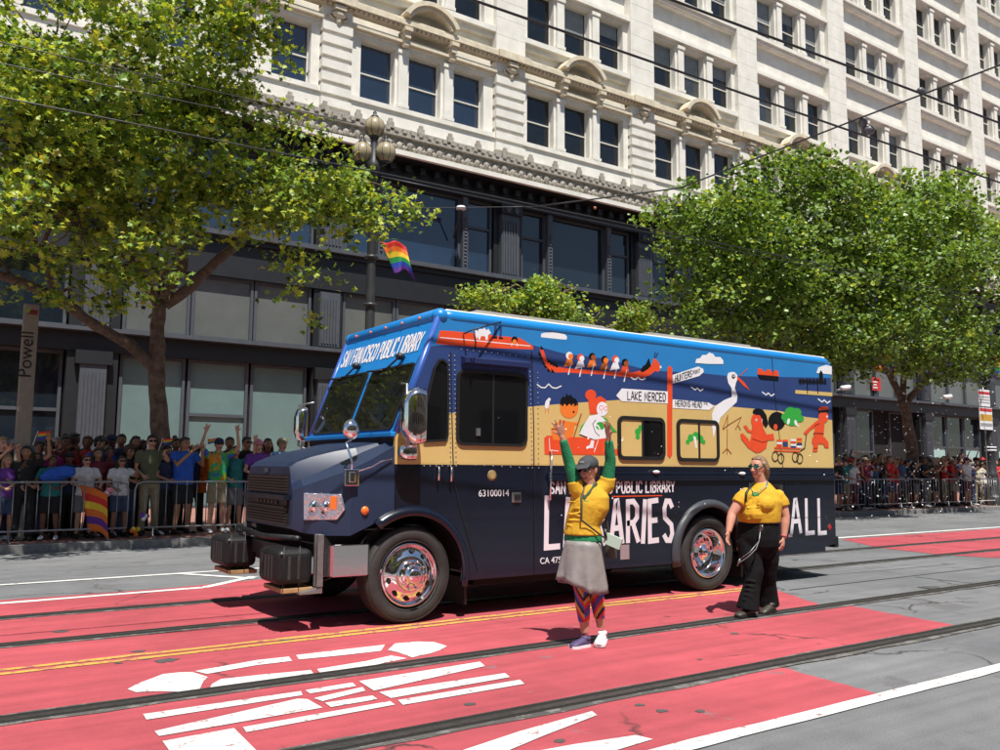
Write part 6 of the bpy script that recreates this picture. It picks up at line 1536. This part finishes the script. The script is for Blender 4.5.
B.tube([a, P(759, 541, .27), P(756, 549, .30), P(748, 557, .30), P(739, 563, .28), P(737, 566, .27)], .006, 6); B.tube([P(759, 541, .27), P(750, 552, .31), P(740, 559, .29)], .005, 6); B.tube([a, a + ZU * .05, a + ZU*.05 + side * .02, a + side * .02], .008, 6)
B.tube([P(740, 559, .29), P(737.5, 566, .27)], .010, 6); B.build('key_chain', M_metal, PER2)
B = MB(); w_ = wR; B.tube([lerp3(eR, wR, .88) , lerp3(eR, wR, .94)], .036, 12); B.build('wrist_band', mat('pink band', (.5, .08, .12), .5), PER2)

# ---- the crowd
def base_person(kind, pose, voxel=.017):
    """canonical figure 1.72 m tall facing -Y; returns dict of meshes"""
    fem = kind == 'f'; k = 1.72
    B = MB(); V = Vector; sw = .175 if fem else .205
    pel, wst, chs, nk, Hc = V((0, 0, .92)), V((0, -.005, 1.08)), V((0, 0, 1.30)), V((0, .005, 1.46)), V((0, -.015, 1.610))
    tr = [(.15,.105),(.168,.12),(.135,.10),(.155,.115),(.15,.10),(.07,.06),(.05,.05)] if fem else [(.14,.105),(.158,.115),(.150,.108),(.178,.125),(.185,.11),(.08,.065),(.056,.056)]
    tz = [V((0,0,.82)), V((0,0,.90)), V((0,-.005,1.08)), V((0,0,1.28)), V((0,0,1.40)), V((0,0,1.46)), V((0,0,1.50))]
    sh = [V((-sw, 0, 1.40)), V((sw, 0, 1.40))]
    poses = {
     'rail': ([V((-.27,-.10,1.14)), V((.27,-.10,1.14))], [V((-.16,-.33,1.06)), V((.18,-.33,1.06))]),
     'photo': ([V((-.25,-.17,1.22)), V((.25,-.17,1.22))], [V((-.08,-.36,1.48)), V((.10,-.36,1.48))]),
     'wave': ([V((-.30,-.08,1.16)), V((.36,-.10,1.55))], [V((-.18,-.28,1.05)), V((.34,-.20,1.82))]),
     'down': ([V((-.26,.02,1.12)), V((.26,.02,1.12))], [V((-.27,-.06,.86)), V((.27,-.06,.86))]),
     'cheer': ([V((-.36,-.08,1.56)), V((.36,-.08,1.56))], [V((-.30,-.14,1.83)), V((.30,-.14,1.83))]),
     'point': ([V((-.25,.0,1.13)), V((.24,-.24,1.28))], [V((-.16,-.20,1.02)), V((.12,-.48,1.38))])}
    EL, WR = poses[pose]
    hip = [V((-.09, 0, .86)), V((.09, 0, .86))]; kn = [V((-.10, -.02, .48)), V((.11, -.01, .48))]; an = [V((-.11, .02, .09)), V((.13, .02, .09))]
    B.tube(tz, tr, 14, flat=(1, 0, 0)); limb(B, [nk - ZU * .02, Hc - ZU * .05], [.052, .052], n=8)
    for i in range(2):
        limb(B, [hip[i], kn[i], kn[i].lerp(an[i], .3), an[i]], [.085, .056, .055, .036], n=8); limb(B, [sh[i] * 1.0 - V((sh[i].x * .3, 0, 0)), sh[i], EL[i], WR[i]], [.055, .05, .040, .026], n=8)
    R = frame((0, -1, 0)); head_shape(B, Hc, R, 1.0)
    me = remesh(B, voxel, 2, 'body')
    H2 = MB()
    for i in range(2): hand(H2, WR[i], EL[i], V((0, -1, .2)), .95, .3, .5, thumb=(1 if i else -1), fr=.0095)
    me2 = H2.mesh('h', []); bm_ = bmesh.new(); bm_.from_mesh(me); bm_.from_mesh(me2); bm_.to_mesh(me); bm_.free(); me.polygons.foreach_set('use_smooth', [True] * len(me.polygons)); paint_head(me, Hc, R, 1.0)
    for x in (SK['tan'], M_lip, M_eye): me.materials.append(x)
    out = {'body': me}
    B = MB(); e = .016
    B.tube([V((0,0,.88)), V((0,-.005,1.08)), V((0,0,1.28)), V((0,0,1.40)), V((0,0,1.455)), V((0,0,1.475))], [(.172+e,.125+e),(tr[2][0]+e+.01,tr[2][1]+e+.01),(tr[3][0]+e,tr[3][1]+e),(tr[4][0]+e,tr[4][1]+e),(.10,.085),(.07,.065)], 14, flat=(1,0,0))
    if fem:
        for sg in (-1, 1): B.ell((sg * .07, -.09, 1.27), (.07, .06, .06), 10, 8)
    for i in range(2): B.tube([sh[i] * 1.0 - V((sh[i].x * .3, 0, 0)), sh[i], sh[i].lerp(EL[i], .62)], [.075, .070, .060], 10)
    out['shirt'] = remesh(B, .018, 2, 'shirt')
    B = MB(); B.tube([V((0,0,.98)), V((0,0,.90)), V((0,0,.80))], [(.165,.125),(.178,.132),(.165,.12)], 14, flat=(1,0,0))
    for i in range(2): limb(B, [hip[i] + ZU * .02, kn[i], an[i]], [.10, .075, .068], n=10)
    out['trousers'] = remesh(B, .019, 2, 'trousers')
    B = MB(); B.tube([V((0,0,.98)), V((0,0,.90)), V((0,0,.80))], [(.165,.125),(.178,.132),(.165,.12)], 14, flat=(1,0,0))
    for i in range(2): limb(B, [hip[i] + ZU * .02, hip[i].lerp(kn[i], .85)], [.105, .095], n=10)
    out['shorts'] = remesh(B, .018, 2, 'shorts')
    for i in range(2):
        B = MB()
        h_ = an[i] + V((0, .05, -.085)); t_ = an[i] + V((.02 if i else -.02, -.20, -.085)); d = (t_ - h_)
        B.tube([h_ + ZU * .045, h_ + d * .3 + ZU * .05, h_ + d * .7 + ZU * .035, h_ + d + ZU * .025], [(.035, .042), (.040, .045), (.046, .030), (.03, .018)], 10, flat=(1, 0, 0))
        out['shoe%d' % i] = B.mesh('shoe', [])
    return out
def hair_mesh(style):
    B = MB(); R = frame((0, -1, 0)); Hc = Vector((0, -.015, 1.610)); X = lambda x, y, z: Hc + R @ Vector((x, y, z))
    if style == 'cap':
        B.ell(X(0, -.0, .040), (.090, .106, .078), 14, 10, M=R); B.tube([X(0, .07, .045), X(0, .165, .020)], [(.065, .008), (.05, .004)], 8, flat=(1, 0, 0))
        me = remesh(B, .011, 2, 'cap')
    elif style == 'hat':
        B.ell(X(0, 0, .06), (.09, .10, .075), 14, 8, M=R); B.tube([X(0, 0, .038), X(0, 0, .050)], [(.17, .175), (.16, .165)], 20, flat=(1, 0, 0)); me = remesh(B, .011, 2, 'sun_hat')
    else:
        B.ell(X(0, -.024, .022), (.084, .090, .100), 14, 10, M=R); B.ell(X(0, .03, .075), (.07, .05, .035), 10, 8, M=R)
        if style == 'long':
            for sg in (-1, 1): B.tube([X(sg*.06, -.03, .03), X(sg*.085, -.02, -.08), X(sg*.09, -.0, -.20), X(sg*.08, .02, -.30)], [.04, .04, .036, .012], 8)
            B.tube([X(0, -.08, .02), X(0, -.09, -.12), X(0, -.09, -.28)], [(.08, .04), (.085, .035), (.06, .02)], 10, flat=(1, 0, 0))
        if style == 'curly':
            r = random.Random(4)
            for _ in range(40):
                d = Vector((r.gauss(0, 1), r.gauss(-.3, .8), r.gauss(.5, .7))).normalized(); B.ell(X(d.x*.09, d.y*.09 - .02, d.z*.10 + .03), (.034,) * 3, 6, 5)
        if style == 'bun': B.ell(X(0, -.06, .125), (.045, .045, .04), 10, 8)
        me = remesh(B, .012, 2, 'hair')
    return me
HM = {s: hair_mesh(s) for s in ('short', 'long', 'curly', 'bun', 'cap', 'hat')}
CL = {'black': (.012, .012, .014), 'white': (.62, .62, .62), 'navy': (.015, .025, .07), 'bright blue': (.02, .10, .50), 'olive': (.09, .10, .055), 'olive green': (.10, .11, .06), 'magenta': (.40, .02, .22), 'red': (.45, .02, .02), 'grey': (.16, .16, .17), 'orange': (.60, .14, .02), 'light blue': (.20, .35, .52),
      'pink': (.60, .22, .30), 'maroon': (.14, .015, .03), 'khaki': (.28, .23, .14), 'denim': (.05, .08, .16), 'yellow': (.60, .42, .04), 'purple': (.14, .04, .28), 'brown': (.10, .055, .03), 'teal': (.02, .18, .18), 'cream': (.50, .45, .34), 'green': (.03, .20, .06)}
CM = {k_: mat('cloth ' + k_, v_, .85, var=.18, scale=10) for k_, v_ in CL.items()}
M_tie = bpy.data.materials.new('tie dye cloth'); M_tie.use_nodes = True; n_ = M_tie.node_tree
tc = n_.nodes.new('ShaderNodeTexCoord'); nz = n_.nodes.new('ShaderNodeTexNoise'); nz.inputs['Scale'].default_value = 3.0; nz.inputs['Distortion'].default_value = 2.0; n_.links.new(tc.outputs['Object'], nz.inputs['Vector'])
rp_ = n_.nodes.new('ShaderNodeValToRGB'); rp_.color_ramp.elements[0].position = .30; rp_.color_ramp.elements[0].color = (.45, .01, .02, 1); rp_.color_ramp.elements[1].position = .70; rp_.color_ramp.elements[1].color = (.25, .02, .35, 1)
for ps, c_ in ((.40, (.6, .25, .01, 1)), (.47, (.05, .35, .04, 1)), (.55, (.02, .30, .10, 1)), (.62, (.02, .06, .5, 1))): e_ = rp_.color_ramp.elements.new(ps); e_.color = c_
n_.links.new(nz.outputs['Fac'], rp_.inputs[0]); n_.links.new(rp_.outputs[0], n_.nodes['Principled BSDF'].inputs['Base Color']); CM['tie-dye'] = M_tie
HC = {'black': mat('hair black', (.008, .007, .006), .45), 'brown': mat('hair brown', (.045, .024, .013), .5), 'fair': mat('hair fair', (.26, .17, .08), .5), 'grey': mat('hair grey', (.25, .25, .25), .6)}
PROT = {}
def proto(kind, pose):
    if (kind, pose) not in PROT: PROT[(kind, pose)] = base_person(kind, pose)
    return PROT[(kind, pose)]
def setm(o, mats):
    for i, M in enumerate(mats):
        o.material_slots[i].link = 'OBJECT'; o.material_slots[i].material = M
USED = set()
POSE_TXT = {'rail': 'leaning at the rail', 'photo': 'lifting a phone to take a photo', 'wave': 'waving one raised arm', 'down': 'standing with arms down', 'cheer': 'cheering with both arms up', 'point': 'reaching one arm forward'}
NPH = [None]
def person(x, y, h, kind, pose, hair, hcol, shirt, legs, lcol, skin, rot, where, group, z0=.15, glasses_=False, tall=1.0, wide=1.0):
    T = thing('person', (x, y, z0), None, 'person', group)
    hd = {'short': hcol + ' short hair', 'long': 'long ' + hcol + ' hair', 'curly': 'curly ' + hcol + ' hair', 'bun': hcol + ' hair in a bun', 'cap': 'a ' + hcol + ' cap', 'hat': 'a ' + hcol + ' brimmed hat'}[hair]
    T['label'] = '%s top, %s, %s' % (shirt, hd, where)
    T.rotation_euler.z = rot; s = h / 1.72; T.scale = (s * wide, s, s)
    D = proto(kind, pose)
    def add(nm, me, mats):
        if len(me.materials) < len(mats):
            while len(me.materials) < len(mats): me.materials.append(mats[0])
        o = bpy.data.objects.new(nm, me); COL.objects.link(o); o.parent = T; setm(o, mats); return o
    add('body', D['body'], [SK[skin], M_lip, M_eye]); add('shirt', D['shirt'], [CM[shirt]]); add('trousers' if legs == 'trousers' else 'shorts', D[legs], [CM[lcol]])
    for i_ in range(2): add('shoe', D['shoe%d' % i_], [CM['black'] if (int(x * 10) % 2) else CM['white']])
    if hair in ('cap', 'hat'):
        add('hair', HM['short'], [HC['brown']]); add('cap' if hair == 'cap' else 'sun_hat', HM[hair], [CM[hcol]])
    else: add('hair', HM[hair], [HC[hcol]])
    if glasses_:
        if NPH[0] is None:
            t0 = bpy.data.objects.new('x', None); COL.objects.link(t0); g0 = glasses(Vector((0, -.015, 1.610)), frame((0, -1, 0)), 1.03, t0, M_lens); NPH[0] = g0.data; bpy.data.objects.remove(g0); bpy.data.objects.remove(t0)
        o = bpy.data.objects.new('sunglasses', NPH[0]); COL.objects.link(o); o.parent = T
    return T
def place(px, topy, Y):
    q = on_y(px, topy, Y); return q.x, Y, max(1.5, min(1.98, q.z - .15))
GL1 = 'spectators behind the barricades left of the truck'
LEFT = [ # px, head-top y, Y, kind, pose, hair, hcol, shirt, legs, lcol, skin, glasses, where
 (3, 437, 17.75, 'm', 'photo', 'short', 'fair', 'black', 'trousers', 'navy', 'fair', 0, 'at the far left edge of the crowd behind the rail'),
 (13, 440, 18.3, 'f', 'rail', 'hat', 'grey', 'navy', 'trousers', 'black', 'tan', 0, 'second from the left edge in the crowd'),
 (27, 446, 17.6, 'f', 'wave', 'long', 'black', 'black', 'trousers', 'black', 'tan', 0, 'waving a raised arm below the station pylon'),
 (49, 442, 18.0, 'f', 'down', 'curly', 'black', 'magenta', 'trousers', 'black', 'tan', 0, 'just right of the station pylon'),
 (53, 455, 17.55, 'f', 'rail', 'short', 'black', 'teal', 'shorts', 'black', 'brown', 0, 'bending over a blue bundle at the rail'),
 (75, 427, 18.6, 'm', 'down', 'short', 'black', 'black', 'trousers', 'black', 'deep', 0, 'tall dark figure at the back between pylon and tree'),
 (88, 436, 18.3, 'm', 'down', 'short', 'brown', 'red', 'trousers', 'denim', 'brown', 0, 'behind the one holding the orange and rainbow cloth'),
 (87, 455, 17.6, 'f', 'rail', 'short', 'brown', 'white', 'shorts', 'grey', 'fair', 1, 'at the rail with an orange rainbow cloth round the waist'),
 (101, 438, 18.1, 'f', 'rail', 'curly', 'black', 'bright blue', 'trousers', 'black', 'tan', 0, 'second row, left of the long-haired one in white'),
 (122, 456, 17.6, 'f', 'point', 'long', 'black', 'white', 'shorts', 'denim', 'tan', 1, 'at the rail between the rainbow cloth and the tree'),
 (122, 434, 18.5, 'm', 'down', 'short', 'black', 'navy', 'trousers', 'black', 'tan', 0, 'in the second row just left of the tree trunk'),
 (136, 436, 18.2, 'f', 'down', 'long', 'black', 'black', 'trousers', 'black', 'tan', 0, 'between the white top and the olive shirt'),
 (152, 435, 17.75, 'm', 'point', 'short', 'black', 'olive green', 'trousers', 'khaki', 'fair', 1, 'in front of the tree trunk holding a small flag'),
 (168, 446, 17.8, 'm', 'rail', 'short', 'black', 'navy', 'trousers', 'black', 'tan', 0, 'squeezed between the olive shirt and the blue shirt'),
 (185, 437, 17.7, 'm', 'photo', 'short', 'brown', 'bright blue', 'shorts', 'black', 'tan', 0, 'photographing right of the tree trunk'),
 (219, 438, 17.7, 'm', 'cheer', 'cap', 'navy', 'tie-dye', 'shorts', 'khaki', 'fair', 1, 'in an orange cape with both hands up'),
 (247, 432, 18.1, 'm', 'down', 'short', 'black', 'black', 'trousers', 'black', 'tan', 1, 'beside the front corner of the truck hood'),
 (258, 440, 17.8, 'f', 'rail', 'hat', 'pink', 'purple', 'trousers', 'bright blue', 'fair', 0, 'behind the front of the truck hood'),
 (282, 433, 18.5, 'm', 'down', 'cap', 'khaki', 'light blue', 'trousers', 'denim', 'fair', 0, 'above the middle of the truck hood'),
 (236, 446, 17.9, 'f', 'wave', 'short', 'brown', 'teal', 'shorts', 'grey', 'fair', 0, 'half hidden between the orange cape and the hood'),
 (64, 446, 18.9, 'f', 'down', 'long', 'brown', 'grey', 'trousers', 'black', 'tan', 0, 'in the back row behind the magenta top'),
 (40, 441, 18.9, 'm', 'down', 'short', 'black', 'brown', 'trousers', 'black', 'tan', 0, 'in the back row just behind the pylon'),
 (110, 447, 17.9, 'm', 'rail', 'short', 'black', 'maroon', 'trousers', 'navy', 'brown', 0, 'between the two in white tops'),
 (8, 455, 17.6, 'f', 'rail', 'long', 'fair', 'purple', 'shorts', 'denim', 'fair', 0, 'leaning low on the rail at the far left edge'),
 (-12, 440, 18.0, 'm', 'down', 'cap', 'red', 'grey', 'trousers', 'black', 'tan', 0, 'just beyond the left edge of the view'),
 (-25, 445, 17.7, 'f', 'rail', 'long', 'black', 'orange', 'shorts', 'denim', 'tan', 0, 'two places beyond the left edge of the view'),
 (20, 436, 18.7, 'm', 'photo', 'short', 'grey', 'denim', 'trousers', 'black', 'fair', 1, 'at the back left of the station pylon'),
 (36, 452, 17.75, 'f', 'rail', 'long', 'brown', 'black', 'trousers', 'denim', 'tan', 0, 'front row right under the station pylon'),
 (66, 436, 18.4, 'f', 'photo', 'bun', 'black', 'maroon', 'trousers', 'black', 'brown', 0, 'third row, between pylon and tall dark figure'),
 (70, 452, 17.8, 'm', 'down', 'cap', 'black', 'navy', 'trousers', 'black', 'brown', 0, 'behind the blue bundle at the rail'),
 (98, 448, 17.75, 'f', 'down', 'long', 'black', 'maroon', 'trousers', 'black', 'tan', 0, 'just right of the rainbow cloth'),
 (112, 431, 18.9, 'm', 'down', 'cap', 'navy', 'black', 'trousers', 'black', 'deep', 0, 'back row, left of the tree trunk'),
 (130, 446, 17.9, 'f', 'rail', 'curly', 'brown', 'black', 'trousers', 'denim', 'tan', 0, 'pressed between the white top and the olive shirt'),
 (143, 440, 18.7, 'f', 'wave', 'short', 'black', 'grey', 'trousers', 'black', 'brown', 0, 'waving behind the olive green shirt'),
 (176, 438, 18.5, 'f', 'photo', 'bun', 'brown', 'black', 'trousers', 'black', 'tan', 0, 'behind the bright blue shirt'),
 (196, 446, 18.2, 'm', 'down', 'cap', 'black', 'navy', 'trousers', 'black', 'brown', 0, 'between the bright blue shirt and the orange cape'),
 (230, 437, 18.7, 'm', 'down', 'short', 'brown', 'black', 'trousers', 'black', 'tan', 0, 'back row behind the tie-dye shirt'),
 (15, 447, 17.9, 'm', 'point', 'short', 'black', 'maroon', 'trousers', 'black', 'brown', 0, 'near the left edge, arm reaching over the rail'),
 (57, 437, 19.2, 'm', 'down', 'short', 'grey', 'white', 'trousers', 'denim', 'fair', 0, 'farthest back right of the pylon'),
 (268, 438, 18.9, 'f', 'down', 'long', 'brown', 'maroon', 'trousers', 'black', 'tan', 0, 'back row above the truck hood')]
PH = mat('phone black', (.01, .01, .012), .2)
for (px, ty, Y, kd, ps, hr, hc, sh_, lg, lc, sk_, gl, wh) in LEFT:
    x, y, h = place(px, ty, Y)
    t = person(x, y, h, kd, ps, hr, hc, sh_, lg, lc, sk_, rnd.uniform(-.35, .55) , wh, GL1, glasses_=bool(gl), wide=rnd.uniform(.95, 1.1))
# things held or worn loose
Yf = 17.33
f4 = flag('rainbow_cloth', on_y(80, 484, 17.25), RT, -ZU + RT * .25, .45, .85, 'orange and rainbow cloth hanging over the rail from the waist of the spectator in white', ph=.5, wav=.025, cat='cloth')
f4.data.materials[3] = RB[1]; f4.data.materials[4] = RB[5]; f4.data.materials[5] = RB[1]; f4.data.materials[1] = RB[0]; f4.data.materials[0] = RB[1]
b = MB(); n = 14
for i in range(n):
    for k in range(10):
        q = []
        for ii, kk in ((i, k), (i + 1, k), (i + 1, k + 1), (i, k + 1)):
            u = ii / n; v = kk / 10; q.append(on_y(209, 449, 17.95) + RT * (-.05 - .22 * v + u * (.22 + .35 * v)) - ZU * (.05 + .85 * v) + Vector((0, .05 * math.sin(u * 8 + v * 2), 0)))
        b.add(q, [(0, 1, 2, 3)], 0, True)
o = b.build('cape', RB[1], fix=False); o.modifiers.new('s', 'SOLIDIFY').thickness = .004; tag(o, 'bright orange cape on the back of the spectator in tie-dye', 'cape')
for (px, py, lb, w_) in ((38, 433, 'small rainbow flag waved above the crowd beside the station pylon', .24), (163, 440, 'small rainbow flag on a stick in the hand of the spectator in olive green', .20), (208, 440, 'tiny flag on a white stick by the cheering tie-dye spectator', .16)):
    T = thing('hand_flag', on_y(px, py, 17.45), lb, 'flag', 'small hand flags in the crowd'); p = Vector(T.location)
    b = MB(); b.tube([p - RT * .08 - ZU * .22, p + ZU * .04], .006, 6); b.build('stick', C_wh, T)
    c = flag('flag_cloth', p + ZU * .02, RT * .9 + ZU * .2, -ZU, w_, w_ * .6, None, parent=None, n=6, wav=.012); c.data.transform(Matrix.Translation(-p)); c.parent = T
b = MB(); p = on_y(58, 474, 17.4); b.ell(tuple(p), (.30, .12, .13), 16, 10, M=Matrix.Rotation(-.25, 3, 'Y')); b.ell(tuple(p + RT * .15 + ZU * .03), (.16, .10, .10)); tag(b.build('blue_bundle', CM['bright blue']), 'bright blue jacket bundle lying on the rail left of the rainbow cloth', 'jacket')
for i, (px, py) in enumerate(((145, 518), (108, 492), (135, 532))):
    b = MB(); p = on_y(px, py, 17.05)
    for k in range(5): b.ell((p.x + rnd.uniform(-.06, .06), p.y + rnd.uniform(-.03, .03), p.z + rnd.uniform(-.06, .06)), (.045,) * 3, 8, 6, k % 2)
    tag(b.build('paper_pompom', [CM[['purple', 'pink', 'orange'][i]], CM['white' if i < 2 else 'yellow']]), ['purple and white paper flower tied on the rail, right of the olive trousers', 'pink and white paper flower tied on the rail right of the rainbow cloth', 'orange and yellow paper flower low on the rail'][i], 'paper flower')
GR1 = 'spectators behind the barricades right of the truck'
r = random.Random(31)
cnt = 0; cols = list(CL); hairs = ['short', 'short', 'long', 'curly', 'cap', 'bun', 'long', 'hat']; seen = {}
spec = []
for row, Y in enumerate((17.6, 18.1, 18.7, 19.4)):
    px = 838 + row * 2
    while px < 1012:
        spec.append((px, row, Y)); px += r.uniform(5.5, 8.5) * (1.0 if row < 2 else 1.5)
for idx, (px, row, Y) in enumerate(sorted(spec)):
    x = on_y(px, 500, Y).x; kd = r.choice('mf'); ps = r.choice(['rail', 'rail', 'down', 'photo', 'point', 'wave', 'down']) if row == 0 else r.choice(['down', 'down', 'photo', 'down', 'wave', 'rail'])
    hr = r.choice(hairs); hc = r.choice(['black', 'black', 'brown', 'fair', 'grey']) if hr not in ('cap', 'hat') else r.choice(['black', 'white', 'navy', 'red', 'khaki'])
    sh_ = r.choice(['black', 'black', 'navy', 'navy', 'maroon', 'grey', 'white', 'red', 'denim', 'pink', 'purple', 'brown', 'light blue', 'olive', 'teal', 'cream', 'black', 'black'])
    if 944 < px < 956 and row == 0: sh_ = 'red'
    if px > 975 and row == 0: sh_ = r.choice(['pink', 'white', 'cream', 'red'])
    rowt = ['front row', 'second row', 'third row', 'back row'][row]
    if px < 880: ref = 'past the truck tail'
    elif px < 930: ref = 'near the right tree trunk'
    elif px < 968: ref = 'before the dark doorway'
    else: ref = 'near the parking signs'
    seen.setdefault((ref, row), 0); seen[(ref, row)] += 1
    where = '%s, %s from left %s' % (rowt, ORD[min(19, seen[(ref, row)] - 1)], ref)
    t = person(x, Y + r.uniform(-.12, .12), r.uniform(1.66, 1.92) + .03 * row, kd, ps, hr, hc, sh_, r.choice(['trousers', 'trousers', 'shorts']), r.choice(['black', 'denim', 'khaki', 'navy', 'grey', 'maroon']), r.choice(['fair', 'tan', 'tan', 'brown', 'deep', 'rosy']), r.uniform(-.7, .7), where, GR1, glasses_=r.random() < .3, wide=r.uniform(.95, 1.12))
    t['label'] = 'spectator, %s top, %s %s, %s' % (sh_, hc, {'short': 'hair', 'long': 'hair', 'curly': 'curls', 'bun': 'bun', 'cap': 'cap', 'hat': 'hat'}[hr], where)
# confetti in the air and on the road near the far kerb
b = MB(); r = random.Random(9)
for _ in range(520):
    px, py = r.uniform(838, 1000), 380 + 150 * r.random() ** .8; Y = r.uniform(14.5, 17.0); p = on_y(px, py, Y)
    if p.z < .02: p.z = .012
    n3 = Vector((r.gauss(0, 1), r.gauss(0, 1), r.gauss(0, 1))).normalized() if p.z > .05 else ZU; u = n3.orthogonal().normalized(); v = n3.cross(u); s_ = r.uniform(.012, .028)
    b.poly([p - u * s_ - v * s_ * .7, p + u * s_ - v * s_ * .7, p + u * s_ + v * s_ * .7, p - u * s_ + v * s_ * .7])
for _ in range(60):
    px, py = r.uniform(560, 850), r.uniform(400, 520); p = on_y(px, py, r.uniform(6.4, 7.3)); 
    n3 = Vector((r.gauss(0, 1), r.gauss(0, 1), r.gauss(0, 1))).normalized(); u = n3.orthogonal().normalized(); v = n3.cross(u); s_ = r.uniform(.004, .010)
    b.poly([p - u * s_ - v * s_ * .7, p + u * s_ - v * s_ * .7, p + u * s_ + v * s_ * .7, p - u * s_ + v * s_ * .7])
o = b.build('confetti', C_wh, fix=False); tag(o, 'white confetti drifting in the air right of the truck', 'confetti', kind='stuff')
o = None
bpy.context.view_layer.update()
